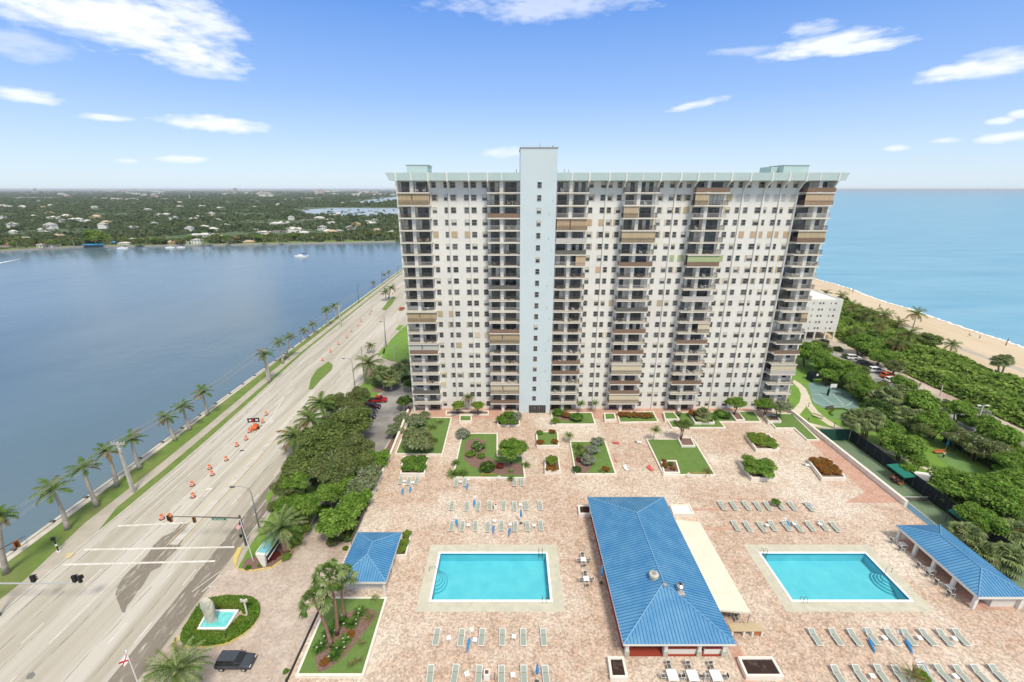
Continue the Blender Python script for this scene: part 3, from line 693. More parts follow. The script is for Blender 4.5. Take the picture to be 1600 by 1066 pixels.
planter([(1049.6,668.3),(1134.5,668.3),(1125.8,658.8),(1190,658.8),(1179,642.4),(1034.7,644.4)], .35, 'turf', 'long stepped grass planter holding three raised tree boxes at the tower foot')
planter([(1039,655),(1062,655),(1053,643.5),(1036,643.5)], .85, 'turf', 'raised grass box at the left end of the long stepped planter')
planter([(1085.6,660.3),(1117.2,660.3),(1107,643),(1075.5,643)], .85, 'mulch', 'raised box with fan palm shrub and red foliage in the long stepped planter')
planter([(1150,656),(1164.6,656),(1155,644),(1140,644)], .85, 'mulch', 'raised tree box at the right end of the long stepped planter')
planter([(1212,668.9),(1240.8,668.9),(1261,687.6),(1281,687.6),(1238,646),(1190.5,645.9)], .35, 'turf', 'stepped grass planter in the far right corner against the parapet')
planter([(1200.6,658),(1221.3,658),(1213.5,648.8),(1193,647)], .85, 'mulch', 'raised tree box inside the far right corner planter')
planter([(1009.4,685.6),(1084,685.6),(1118.6,742.2),(1036.7,742.2)], .4, 'turf', 'large open rectangular lawn planter in the middle of the terrace')
planter([(1065,696.5),(1087,696.5),(1080,683),(1058,683)], .8, 'mulch', 'raised tree box on the corner of the open lawn planter')
planter([(1037,738.5),(1063,738.5),(1057,719),(1032,719)], .7, 'mulch', 'raised flower box with orange blooms on the front corner of the open lawn planter')
planter([(1181.3,702),(1217.8,702),(1203,677.5),(1164.6,677.5)], .8, 'mulch', 'raised planter of bright green ground cover, farthest of the three at the right')
planter([(1174.7,746.5),(1215,746.5),(1202,720.6),(1154.6,720.6)], .8, 'mulch', 'raised planter with one spreading green bush, right of the open lawn planter')
planter([(1284,746.5),(1322.8,746.5),(1298,717.8),(1262.4,717.8)], .8, 'mulch', 'raised planter filled with orange red crotons near the right parapet')
planter([(616,868),(635,868),(643,835),(629,832)], .8, 'mulch', 'narrow planter of yellow green shrubs beside the small left kiosk')
planter([(904.4,803),(923,803),(925,789),(903,789)], .7, 'dark_soil', 'empty planter of dark soil at the far left corner of the main pavilion')
planter([(1052,803),(1085.3,803),(1078,788.3),(1046.5,788.3)], .7, 'white_rim', 'empty white tiled basin at the far right corner of the main pavilion')
planter([(954,1059),(982,1059),(974.7,1025.6),(949.5,1025.6)], .7, 'dark_soil', 'narrow planter of dark soil at the near left corner of the main pavilion')
planter([(1166.5,1057),(1225.4,1057),(1207.3,1025.6),(1152.7,1025.6)], .7, 'dark_soil', 'wide planter of dark soil at the near right of the main pavilion')
planter([(461,1056),(568,1056),(605,932.5),(514,932.5)], .45, 'turf', 'large grass planter with three tall fan palms at the near left corner of the terrace')
m = MB(); m.sheet([tuple(G(a,b,.4)[:2]) for a,b in [(497,1050),(510,1047),(535,1030),(560,1000),(585,968),(590,955),(565,948),(540,958),(525,975),(500,1005),(492,1030)]], .405); struct('flower_bed', m, 'mulch')
m = MB(); m.sheet([tuple(G(a,b,.36)[:2]) for a,b in [(735,728),(725,716),(727,690),(745,684),(760,690),(758,712),(778,722),(815,724),(818,742),(780,742)]], .352); m.sheet([tuple(G(a,b,.36)[:2]) for a,b in [(900,738),(898,715),(905,700),(920,695),(928,720),(918,739)]], .352)
m.sheet([tuple(G(a,b,.36)[:2]) for a,b in [(868,652),(880,648),(905,648),(905,655),(885,658)]], .352)
struct('mulch_bed', m, 'mulch')
m = MB()
for (a,b,c,d,z) in ((-21,98.5,0,103.8,.008),(10,98.5,62,103.8,.008)): m.sheet([(a,b),(c,b),(c,d),(a,d)], z)
m.sheet([tuple(G(a,b,0)[:2]) for a,b in [(1215,735),(1400,748+42),(1370,760),(1275,690),(1262,700)]], .008) if 0 else None
m.sheet([(60.5,67),(70.6,67),(70.6,92),(67.5,92),(66.5,70)], .008); m.sheet([(12.0,64.9),(38,64.9),(38,65.5),(12,65.5)], .009)
m.sheet([(26.9,30),(28.4,30),(28.4,44),(26.9,44)], .009); m.sheet([(31.5,60.2),(38,60.2),(38,60.8),(31.5,60.8)], .0095)
struct('red_paving', m, 'red_paver')
# ------------------------------------------------------------ the apartment tower
YW, YF = 103.85, 101.5; FH = 2.675
def FZ(k): return 2.55 + (19-k)*FH          # floor level, k = 0 is the top storey, 20 the ground floor
T = empty('apartment_tower', (22.6, YW, 0), 0, 1, 'twenty storey white apartment tower with pale blue stair shaft and six stacks of balconies', 'building')
def tp(name, mb, matn=None): 
    me = mb.mesh(name, matn); me.transform(Matrix.Translation((-22.6, -YW, 0))); return link(name, me, T)
XL, XR = -25.1, 70.3
BAYS = [(-25.1,-18.1,-21.9),(-5.3,1.8,-2.3),(9.66,16.67,12.9),(24.6,32.0,27.8),(40.0,47.2,42.9),(63.3,70.1,67.1)]
GL = [((-24.4,-22.5),(-21.1,-18.7)),((-4.8,-2.9),(-1.5,1.0)),((10.2,12.2),(13.8,16.2)),((25.3,27.1),(28.5,31.2)),((40.5,42.3),(43.8,46.5)),((63.6,66.4),(67.7,69.5))]
m = MB(); m.box(XL, YW, -2, XR, YW+17, FZ(-1)+.15); tp('wall', m, 'white_paint')
m = MB(); m.box(XL-1.3, YF, FZ(-1)-.25, 1.78, YW+18.3, FZ(-1)+1.35); m.box(9.68, YF, FZ(-1)-.25, XR+1.4, YW+18.3, FZ(-1)+1.35); m.box(1.78, YF+3, FZ(-1)-.25, 9.68, YW+18.3, FZ(-1)+1.34)
m.face([(XL-2.1,YF,FZ(-1)+1.35),(XL-1.3,YF,FZ(-1)-.25),(XL-1.3,YW+18,FZ(-1)-.25),(XL-2.1,YW+18,FZ(-1)+1.35)][::-1]); m.face([(XL-2.1,YF,FZ(-1)+1.35),(XL-1.3,YF,FZ(-1)+1.352),(XL-1.3,YF,FZ(-1)-.25)][::-1])
m.face([(XR+2.0,YF,FZ(-1)+1.35),(XR+1.4,YF,FZ(-1)-.25),(XR+1.4,YW+18,FZ(-1)-.25),(XR+2.0,YW+18,FZ(-1)+1.35)]); m.face([(XR+2.0,YF,FZ(-1)+1.35),(XR+1.4,YF,FZ(-1)+1.352),(XR+1.4,YF,FZ(-1)-.25)])
tp('fascia', m, 'fascia_green')
m = MB(); m.box(1.8, YF-.04, 0, 9.66, YW+9, 62.2); tp('stair_shaft', m, 'tower_blue')
m = MB(); m.box(1.65, YF-.15, 62.2, 9.8, YW+9.1, 62.42); tp('shaft_cap', m, 'pole_grey')
m = MB(); m.box(-23.9, YW+4, FZ(-1)+1.35, -19.2, YW+10, FZ(-1)+3.1); tp('roof_room', m, 'fascia_green')
m = MB(); m.box(-24.1, YW+3.9, FZ(-1)+3.1, -19.0, YW+10.1, FZ(-1)+3.22); tp('roof_room_cap', m, 'pole_grey')
m = MB(); m.box(59.3, YW+5, FZ(-1)+1.35, 61.0, YW+10, FZ(-1)+2.85); m.box(61.0, YW+3, FZ(-1)+1.35, 66.6, YW+9, FZ(-1)+3.0); tp('roof_room', m, 'fascia_green')
m = MB(); m.box(60.9, YW+2.9, FZ(-1)+3.0, 66.8, YW+9.1, FZ(-1)+3.12); tp('roof_room_cap', m, 'pole_grey')
m = MB()
for x in (-21.5,-18.9,1.0,10.3,12,13,63): m.tube([(x,YW+5,FZ(-1)+1.3),(x,YW+5,FZ(-1)+2.3)], .07, 6)
m.tube([(6,YW,62.4),(6,YW,63.4)], .06, 5); m.tube([(8.8,YW,62.4),(8.8,YW,62.9)], .15, 6); tp('roof_vents', m, 'pole_grey')
ribs = [-25.0,-18.1,-14.0,-9.35,-5.3,16.67,20.95,24.6,32.0,36.3,40.0,47.2,51.3,55.9,59.6,63.3,70.2]
for x in ribs:
    m = MB(); zt, zb = FZ(-1)+1.36, 0
    prof = [(YF-.12, zt), (YF-.12, zt-1.75), (YF+.9, zt-2.35), (YW-.28, zt-3.7), (YW-.28, zb), (YW+.05, zb), (YW+.05, zt)] 
    if x in (-25.0, 70.2): prof = [(YF-.12, zt), (YF-.12, zt-1.75), (YF+.35, zt-2.9), (YF+.4, zb), (YW+.05, zb), (YW+.05, zt)] if x < 0 else [(YF-.12, zt), (YF-.12, zt-1.75), (YF+1.2, zt-3.2), (YF+1.2, zb), (YW+.05, zb), (YW+.05, zt)]
    w = .17; n = len(prof); b = len(m.v)
    m.v += [(x-w, y, z) for y, z in prof]+[(x+w, y, z) for y, z in prof]
    m.f += [tuple(b+i for i in range(n)), tuple(b+n+i for i in range(n))[::-1]]+[(b+i, b+n+i, b+n+(i+1) % n, b+(i+1) % n) for i in range(n)]; m.mi += [0]*(n+2)
    tp('rib', m, 'white_paint')
for x in (-21.7,-2.3,12.9,28.1,43.4,66.2):
    m = MB(); m.box(x-.15, YF-.08, FZ(-1)-.24, x+.15, YF+.1, FZ(-1)+1.36); tp('rib', m, 'white_paint')
# windows
rw = random.Random(11)
COLS = [(-17.3,1.0),(-14.75,.8),(-13.1,1.2),(-10.15,1.1),(-8.5,1.2),(-6.1,1.15),
        (17.55,1.0),(20.2,1.05),(21.75,.95),(23.8,1.0),(33.0,.95),(35.4,1.1),(37.05,.95),(39.1,1.1),
        (48.35,1.05),(50.45,.95),(52.35,1.0),(55.1,1.3),(56.75,.65),(58.9,1.0),(60.4,.7),(62.55,1.0)]
def window(m, x, y, z0, w, h, glass):
    m.use('win_frame'); t = .06; e = .05
    m.box(x-w/2, y-e, z0, x-w/2+t, y+.02, z0+h); m.box(x+w/2-t, y-e, z0, x+w/2, y+.02, z0+h); m.box(x-w/2+t, y-e, z0, x+w/2-t, y+.02, z0+t); m.box(x-w/2+t, y-e, z0+h-t, x+w/2-t, y+.02, z0+h)
    m.box(x-w/2+t, y-e, z0+h*.5-.03, x+w/2-t, y+.01, z0+h*.5+.03)
    m.use(glass); m.box(x-w/2+t, y-.02, z0+t, x+w/2-t, y+.01, z0+h-t); q = rw.random()
    if q < .3: m.use('shutter_grey' if q < .15 else 'shutter_cream'); m.box(x-w/2+t+.02, y-.03, z0+h*(.45+q), x+w/2-t-.02, y-.021, z0+h-t-.01)
full = {(1,c): 'shutter_grey' for c in range(15,22)}; full.update({(4,c): 'shutter_orange' for c in range(16,22)})
full.update({(1,14):'shutter_tan',(3,6):'shutter_orange',(3,7):'shutter_orange',(7,7):'shutter_orange',(4,0):'shutter_tan',(4,2):'shutter_tan',(4,3):'shutter_tan',(11,0):'shutter_tan',(11,1):'shutter_tan',
    (13,4):'shutter_cream',(13,5):'shutter_cream',(14,2):'shutter_tan',(6,12):'shutter_green',(6,13):'shutter_green',(6,14):'shutter_green',(10,9):'shutter_tan',(10,11):'shutter_tan',(18,0):'shutter_cream',(2,13):'shutter_tan'})
sidesh = {1:list(range(6,14))+[0,1,2,3], 2:[8,9,10,11,12,13,14], 3:[8,9,10,11], 4:[6,7,8,9,10,11], 5:[6,7], 7:list(range(12,22)), 8:list(range(14,22)), 12:[0,1,2,3], 6:[17,18,19,20,21], 16:[14,15,17,18], 9:[], 17:[0,1,2,3], 13:[8,9,11]}
nw = 0; rest = MB(); sh_rest = MB(); nsh = 0
for k in range(21):
    for ci, (x, w) in enumerate(COLS):
        z0 = FZ(k)+.92; h = 1.28; hidden = rw.random()
        if k == 20 and ci in (8, 11): continue
        if (k, ci) in full:
            mm = MB() if nsh < 99 else sh_rest; mm.use(full[(k, ci)]); mm.box(x-w/2-.08, YW-.09, z0-.06, x+w/2+.08, YW+.02, z0+h+.08)
            for q in range(1, 5): mm.box(x-w/2+(w+.0)*q/5-.012, YW-.11, z0-.05, x-w/2+w*q/5+.012, YW-.091, z0+h+.07)
            if nsh < 99: tp('shutter', mm)
            nsh += 1; continue
        gl = 'blue_glass' if rw.random() < .45 else 'dark_glass'
        mm = MB() if nw < 75 else rest
        window(mm, x, YW-.03, z0, w, h, gl)
        if nw < 75: tp('window', mm)
        nw += 1
        if ci in sidesh.get(k, []):
            for s in ((-1, 1) if rw.random() < .45 else ((1,) if rw.random() < .6 else (-1,))):
                mm = MB() if nsh < 99 else sh_rest; mm.use('shutter_tan' if rw.random() < .5 else 'shutter_cream'); a = x+s*(w/2+.04); 
                mm.box(min(a, a+s*.3), YW-.1, z0-.06, max(a, a+s*.3), YW+.02, z0+h+.08)
                if nsh < 99: tp('shutter', mm)
                nsh += 1
tag(tp('window', rest), kind='stuff')
if sh_rest.v: tag(tp('shutter', sh_rest), kind='stuff')
for k in range(20):
    m = MB(); window(m, 5.95-.02*k, YF-.07, FZ(k)+.9, .95, 1.25, 'dark_glass'); tp('window', m)
m = MB()
for k in range(20): 
    if k % 3: m.box(8.0+(k%2)*.7, YF-.05, FZ(k)+.6, 8.35+(k%2)*.7, YF-.03, FZ(k)+1.2)
tp('wall_patches', m, 'fascia_green')
m = MB().use('dark_frame'); m.box(4.3, YF-.12, 0, 8.55, YF-.02, 2.15); m.use('pole_grey')
for q in range(8): m.box(4.4+q*.52, YF-.15, .1, 4.43+q*.52, YF-.121, 2.05)
m.use('lamp_lens'); m.box(5.7, YF-.16, 1.35, 5.82, YF-.121, 1.5); m.box(6.9, YF-.16, 1.35, 7.02, YF-.121, 1.5); tp('entrance_door', m)
# balconies
closed = {(1,0):'shutter_tan',(11,0):'shutter_tan',(14,0):'shutter_grey',(13,1):'shutter_tan',(18,1):'shutter_cream',(3,2):'shutter_orange',(4,3):'shutter_tan',(16,3):'shutter_cream',(19,3):'shutter_cream',
          (6,4):'shutter_green',(1,5):'shutter_orange',(4,5):'shutter_tan',(16,5):'shutter_cream'}
half = {(2,3):'shutter_tan',(1,4):'shutter_tan',(11,5):'shutter_tan',(12,4):'shutter_cream',(6,2):'shutter_orange'}
brown = {(14,0),(12,1),(17,1),(16,1),(19,1),(12,2),(16,2),(14,3),(12,3),(13,4),(1,5),(18,3),(17,3),(15,4),(0,5),(2,1),(15,2),(17,4)}
stuffm = {n: MB() for n in ('balcony','railing','sliding_door','divider')}; nb = 0; ng = 0
def rail(m, x0, x1, z, y, side0, side1, mt):
    m.use(mt); top = z+1.02
    m.box(x0, y-.03, top-.05, x1, y+.03, top); m.box(x0, y-.02, z+.06, x1, y+.02, z+.10)
    n = int((x1-x0)/.17)
    for i in range(n+1): xx = x0+(x1-x0-.03)*i/n; m.box(xx, y-.014, z+.1, xx+.03, y+.014, top-.05)
    for s, x in ((side0, x0), (side1, x1)):
        if s:
            m.box(x-.03, y+.03, top-.05, x+.03, YW-.05, top)
            for i in range(12): yy = y+.1+(YW-y-.2)*i/12; m.box(x-.014, yy, z+.05, x+.014, yy+.03, top-.05)
for k in range(21):
    for bi, (x0, x1, xd) in enumerate(BAYS):
        z = FZ(k); ind = nb < 96; s0 = bi not in (0, 2); s1 = bi not in (1, 0)
        xa = x0+(.2 if bi in (0, 2) else -.05)+(.75 if bi == 5 else 0); xb = x1-(.05 if bi in (1,) else -.05)
        cl = closed.get((k, bi)); hf = half.get((k, bi))
        # glazing
        for gi, (g0, g1) in enumerate(GL[bi]):
            h = 2.05 if not (bi in (0,) and gi == 0 and k > 9) and not (bi == 5 and gi == 1) else 1.25
            zz = z+.08+(2.05-h)
            mm = MB() if ng < 96 else stuffm['sliding_door']; gl = 'dark_glass' if rw.random() < .7 else 'blue_glass'
            mm.use('dark_frame'); mm.box(g0, YW-.10, zz, g1, YW+.01, zz+h); mm.use(gl); n = 2 if g1-g0 < 2.2 else 3; w = (g1-g0)/n
            for q in range(n):
                mm.use(gl if rw.random() < .8 else 'shutter_grey' if rw.random() < .5 else 'blue_glass'); mm.box(g0+q*w+.05, YW-.125, zz+.06, g0+(q+1)*w-.05, YW-.101, zz+h-.06)
            if ng < 96: tp('sliding_door', mm)
            ng += 1
        if k < 20:
            mm = MB() if ind else stuffm['balcony']
            mm.use('slab_edge'); mm.box(xa-.1, YF-.02, z-.22, xb+.1, YW+.01, z)
            mm.use('white_paint'); mm.box(xd-.38, YF+.75, z, xd+.38, YW+.01, z+FH-.22)
            if ind: bo = tp('balcony', mm)
            rm = MB() if ind else stuffm['railing']; mt = 'railing_brown' if (k, bi) in brown or (rw.random() < .12) else ('railing_pale' if rw.random() < .2 else 'railing')
            rail(rm, xa, xb, z, YF+.06, s0, s1, mt)
            if mt != 'railing' or rw.random() < .35:
                rm.use({'railing_brown':'railing_brown','railing_pale':'railing_pale'}.get(mt, 'mesh_fence')); 
                if rw.random() < (.6 if mt == 'railing_brown' else .15): rm.box(xa+.03, YF+.075, z+.12, xb-.03, YF+.085, z+.95)
            if ind:
                me = rm.mesh('railing'); me.transform(Matrix.Translation((-22.6, -YW, 0))); link('railing', me, bo)
            if cl or hf:
                mm = MB(); c_ = cl or hf; mm.use(c_)
                a, b = (xa, xb) if cl else ((xa, xd) if (k+bi) % 2 else (xd+1.6, xb)); zt = z+FH-.23
                if cl and bi in (0,1,2): 
                    mm.box(a+.05, YF+.3, z+.05, xd-.12, YF+.36, zt); mm.box(xd+.12, YF+.3, z+.05, b-.05, YF+.36, zt)
                else: mm.box(a, YF+.2, z+.05, b, YF+.26, zt)
                n = int((b-a)/.35)
                for i in range(n): mm.box(a+.1+(b-a-.2)*i/n, YF+.17, z+.05, a+.12+(b-a-.2)*i/n, YF+(.199 if not (cl and bi in (0,1,2)) else .299), zt)
                tp('storm_shutter', mm)
            nb += 1
        else:
            tp('pier', MB().use('white_paint').box(xd-.38, YF+.75, 0, xd+.38, YW+.01, FH-.3))
for n in ('balcony','railing','sliding_door'): tag(tp(n, stuffm[n]), kind='stuff')
# balcony chairs and tables: copies of two small prototypes
m = MB(); m.box(-.27,-.25,.38,.27,.27,.44); m.cbox((0,.27,.68),(.52,.05,.55),0,-.12)
for sx in (-1,1):
    for sy in (-1,1): m.box(sx*.24-.025, sy*.22-.025, 0, sx*.24+.025, sy*.22+.025, .39)
    m.box(sx*.27-.03,-.22,.6,sx*.27+.03,.28,.65); m.box(sx*.27-.025,-.22,.38,sx*.27+.025,-.17,.6)
CH = {c: m.mesh('balcony_chair', c) for c in ('cloth_white','pole_dark','railing_brown','tower_blue','shutter_tan')}
m2 = MB(); m2.lathe((0,0,0), [(.25,0),(.25,.03),(.04,.06),(.04,.68),(.42,.70),(.42,.74)], 12)
TB = {c: m2.mesh('balcony_table', c) for c in ('cloth_white','pole_dark')}
cname = {'cloth_white':'white','pole_dark':'dark','railing_brown':'brown','tower_blue':'pale blue','shutter_tan':'tan'}
BN = ['leftmost tower stack','stack left of blue shaft','stack right of blue shaft','fourth stack from left','fifth stack from left','rightmost tower stack']
for k in range(19):
    for bi, (x0, x1, xd) in enumerate(BAYS):
        if (k, bi) in closed or (k, bi) in half or rw.random() < .38: continue
        where = '%s balcony down, %s' % (ORD[k], BN[bi])
        xa = x0+(1.6 if bi == 5 else .9); n = rw.choice((1,2,2,3)); used = set()
        tcol = rw.choice(('cloth_white','pole_dark')); xt = rw.choice((xd+1.9, xd+2.4, xa+1.2)); xt = min(xt, x1-.9)
        if rw.random() < .6: o = link('balcony_table', TB[tcol]); o.location = (xt, YF+1.0, FZ(k)); tag(o, 'round %s table, %s' % (cname[tcol], where), 'table', 'tables on the tower balconies')
        c = rw.choice(list(CH)); slots = [('left of', -.8), ('right of', .8)]
        for side, dx in slots[:min(n, 2)]:
            if abs(xt+dx-xd) < .6 or xt+dx > x1-.3: continue
            o = link('balcony_chair', CH[c]); o.location = (xt+dx, YF+1.0, FZ(k)); o.rotation_euler = (0, 0, (pi/2 if dx < 0 else -pi/2)+rw.uniform(-.3,.3))
            tag(o, '%s chair %s of table, %s' % (cname[c], side.split()[0], where), 'chair', 'chairs on the tower balconies')

# ------------------------------------------------------------ pavilion and kiosks with blue hip roofs
def hiproof(r, w, d, ze, zr, over=0, col='roof_blue', seam=.42, fasc=.28):
    # w along x, d along y (d > w); centred
    hw, hd = w/2, d/2; ry = hd-hw
    m = MB().use(col); A, B, C, D = (-hw,-hd,ze), (hw,-hd,ze), (hw,hd,ze), (-hw,hd,ze); E, F_ = (0,-ry,zr), (0,ry,zr)
    m.face([A, B, E]); m.face([B, C, F_, E]); m.face([C, D, F_]); m.face([D, A, E, F_])
    sl = (zr-ze)/hw
    def seamline(p, q): 
        m.tube([(p[0],p[1],p[2]+.02),(q[0],q[1],q[2]+.02)], .04, 4, cap=False)
    m.use('roof_seam')
    n = int(d/seam)
    for i in range(1, n):
        y = -hd+d*i/n; mm_ = min(hw, hd-abs(y)); 
        for s in (-1, 1): seamline((s*hw, y, ze), (s*(hw-mm_), y, ze+sl*mm_))
    n = int(w/seam)
    for i in range(1, n):
        x = -hw+w*i/n; mm_ = hw-abs(x)
        for s in (-1, 1): seamline((x, s*hd, ze), (x, s*(hd-mm_), ze+sl*mm_))
    m.build('roof', None, r)
    m = MB(); 
    for p, q in ((A,E),(B,E),(C,F_),(D,F_),(E,F_)): m.tube([(p[0],p[1],p[2]+.03),(q[0],q[1],q[2]+.05)], .09, 5)
    m.build('ridge_cap', 'roof_blue_light', r)
    m = MB(); t = .12
    for (a,b,c,d_) in ((-hw,-hd-.02,hw,-hd+t),(-hw,hd-t,hw,hd+.02),(-hw-.02,-hd+t,-hw+t,hd-t),(hw-t,-hd+t,hw+.02,hd-t)): m.box(a,b,ze-fasc,c,d_,ze-.015)
    m.build('fascia', 'white_paint', r)
    m = MB(); m.sheet([(-hw+t,-hd+t),(hw-t,-hd+t),(hw-t,hd-t),(-hw+t,hd-t)], ze-.05); m.build('soffit', 'wall_pale', r)
PV = empty('pavilion', (19.9, 51.5, 0), 0, 1, 'large open pavilion bar with long blue metal hip roof between the two pools', 'pavilion')
hiproof(PV, 13.4, 26.6, 3.0, 5.2, fasc=.3)
m = MB(); m.box(-6.1,-12.6,.0,6.1,12.7,.06); m.build('floor', 'red_floor', PV)
for x, y in ((-5.9,-12.4),(-1.2,-12.4),(2.9,-12.4),(5.9,-12.4),(-5.9,-4),(-5.9,4),(-5.9,12.2),(5.9,-4),(5.9,4),(5.9,12.2),(0,12.2)):
    m = MB().use('white_paint'); m.box(x-.2,y-.2,.06,x+.2,y+.2,2.95); m.use('stone_pale'); m.box(x-.28,y-.28,.06,x+.28,y+.28,.9); m.build('post', None, PV)
for x0, x1 in ((-1.0,2.6),(3.6,5.7)):
    m = MB().use('white_paint'); m.box(x0,-12.35,.06,x1,-12.1,1.05); m.use('red_floor'); m.box(x0,-12.45,1.05,x1,-11.7,1.15); m.build('counter', None, PV)
m = MB(); m.box(-1.0,-10.5,.06,5.2,4,2.7); m.build('bar_room', 'wall_pale', PV)
m = MB(); m.box(-6.25,-11.5,.0,-6.12,12,.5); m.build('side_wall', 'red_wall', PV)
for k, (px, py) in enumerate(((1021,905),(1063,917),(1038,920))):
    p = AY(px, py, [45.9,44.2,44.6][k]); r = PV
    l = Vector((p.x-19.9, p.y-51.5, 4.9 if k != 1 else 4.0)); m = MB().use('galv')
    if k == 1: m.cbox((l.x,l.y-.3,l.z+.35),(.8,1.1,.9)); m.use('steel'); m.lathe((l.x,l.y,l.z+.75), [(.3,0),(.3,.35),(.5,.4),(.5,.75),(.2,.95)], 14); m.use('black'); m.lathe((l.x,l.y,l.z+1.7), [(.2,0),(.2,.03)], 10)
    elif k == 0: m.use('stone_pale').lathe((l.x,l.y,l.z-.3), [(.5,0),(.5,.6),(.62,.65),(.62,1.0),(.4,1.1)], 16); m.use('steel').lathe((l.x,l.y,l.z+.8), [(.3,0),(.3,.08)], 14)
    else: m.use('steel').lathe((l.x,l.y,l.z-.3), [(.28,0),(.28,.5),(.36,.55),(.3,.75),(.05,.85)], 14)
    m.build('roof_vent', None, PV)
AW = empty('awning', (28.6, 51.2, 0), 0, 1, 'cream canvas awning reaching from the long blue roof toward the right pool', 'awning')
m = MB(); m.face([(-2.2,-8.3,2.85),(2.2,-8.3,2.35),(2.2,8.2,2.35),(-2.2,8.2,2.85)]); m.face([(-2.2,-8.3,2.85),(2.2,-8.3,2.35),(2.2,-8.3,2.05),(-2.2,-8.3,2.55)][::-1]); m.face([(2.2,-8.3,2.35),(2.2,-8.3,2.05),(2.2,8.2,2.05),(2.2,8.2,2.35)])
for i in range(1,6): y = -8.3+16.5*i/6; m.tube([(-2.2,y,2.86),(2.2,y,2.36)], .03, 4)
m.build('canvas', 'awning', AW)
for y in (-8.2, 0, 8.1): m = MB(); m.tube([(2.15,y,0),(2.15,y,2.3)], .04, 6); m.build('post', 'pole_dark', AW)
KL = empty('kiosk', (-20.95, 52.1, 0), 0, 1, 'small square kiosk with blue hip roof on the left edge of the terrace', 'kiosk')
hiproof(KL, 7.0, 9.4, 2.6, 3.9, fasc=.35, seam=.38)
for x in (-3,3):
    for y in (-4.2,0,4.2): m = MB(); m.box(x-.15,y-.15,0,x+.15,y+.15,2.5); m.build('post', 'white_paint', KL)
m = MB(); m.box(-2.6,-3.6,0,2.6,3.6,2.4); m.build('wall', 'wall_pale', KL)
KR = empty('kiosk', (65.75, 51.7, 0), 0, 1, 'long kiosk with blue hip roof and chairs beneath on the right edge of the terrace', 'kiosk')
hiproof(KR, 7.1, 13.4, 2.6, 3.8, fasc=.4, seam=.42)
for y in (-6.2,-3.1,0,3.1,6.2):
    for x in (-3.1, 3.1): m = MB(); m.box(x-.2,y-.2,0,x+.2,y+.2,2.5); m.build('post', 'white_paint', KR)
m = MB(); m.box(-.5,-6,0,3.0,6,2.4); m.build('wall', 'wall_pale', KR)
m = MB(); m.box(-3.3,-6.4,.0,3.3,6.4,.03); m.build('floor', 'red_paver', KR)
# ------------------------------------------------------------ white mid-rise by the beach
B0 = Vector((0,0)); fl = 3.0
q = [AY(1254,548,166), AY(1310,548,166)]
WB = empty('apartment_block', (117, 166, ZG), 0, 1, 'white five storey block raised over open parking beside the beach', 'building')
WX0, WX1 = AY(1240,470,166).x-117, AY(1318,470,166).x-117
WZ1 = AY(1290,470,166).z-ZG
m = MB(); m.box(WX0,0,3.1,WX1,18,WZ1); m.build('wall', 'white_paint', WB)
m = MB()
for (a,b,c,d) in ((WX0,0,WX1,.3),(WX0,17.7,WX1,18),(WX0,.3,WX0+.3,17.7),(WX1-.3,.3,WX1,17.7)): m.box(a,b,WZ1,c,d,WZ1+.5)
m.build('parapet', 'white_paint', WB)
fs = (WZ1-3.1)/5
for k in range(5):
    z = 3.1+fs*k+fs*.32
    for fx, w in ((.42,.4),(.545,.7),(.61,.7),(.77,.4),(.86,.8)):
        x = WX0+(WX1-WX0)*fx; m = MB(); window(m, x, -.03, z+.4, w, .75, 'dark_glass'); m.build('window', None, WB)
    x = WX0+(WX1-WX0)*.27; m = MB(); m.box(x-.45,-.06,z-.5,x+.45,.01,z+1.5); m.build('louvre', 'shutter_grey', WB)
    m = MB(); m.box(WX1,2,3.1+fs*k,WX1+1.5,15,3.1+fs*k+.2); m.box(WX1+1.4,2,3.1+fs*k+.2,WX1+1.5,15,3.1+fs*k+1.1); m.build('balcony', 'white_paint', WB)
for fx in (.02,.2,.4,.58,.8,.98):
    x = WX0+(WX1-WX0)*fx
    for y in (.3, 9, 17.5): m = MB(); m.box(x-.25,y-.25,0,x+.25,y+.25,3.1); m.build('column', 'white_paint', WB)
m = MB(); m.box(WX0,6,0,WX0+9,17,3.0); m.build('lobby', 'wall_pale', WB)
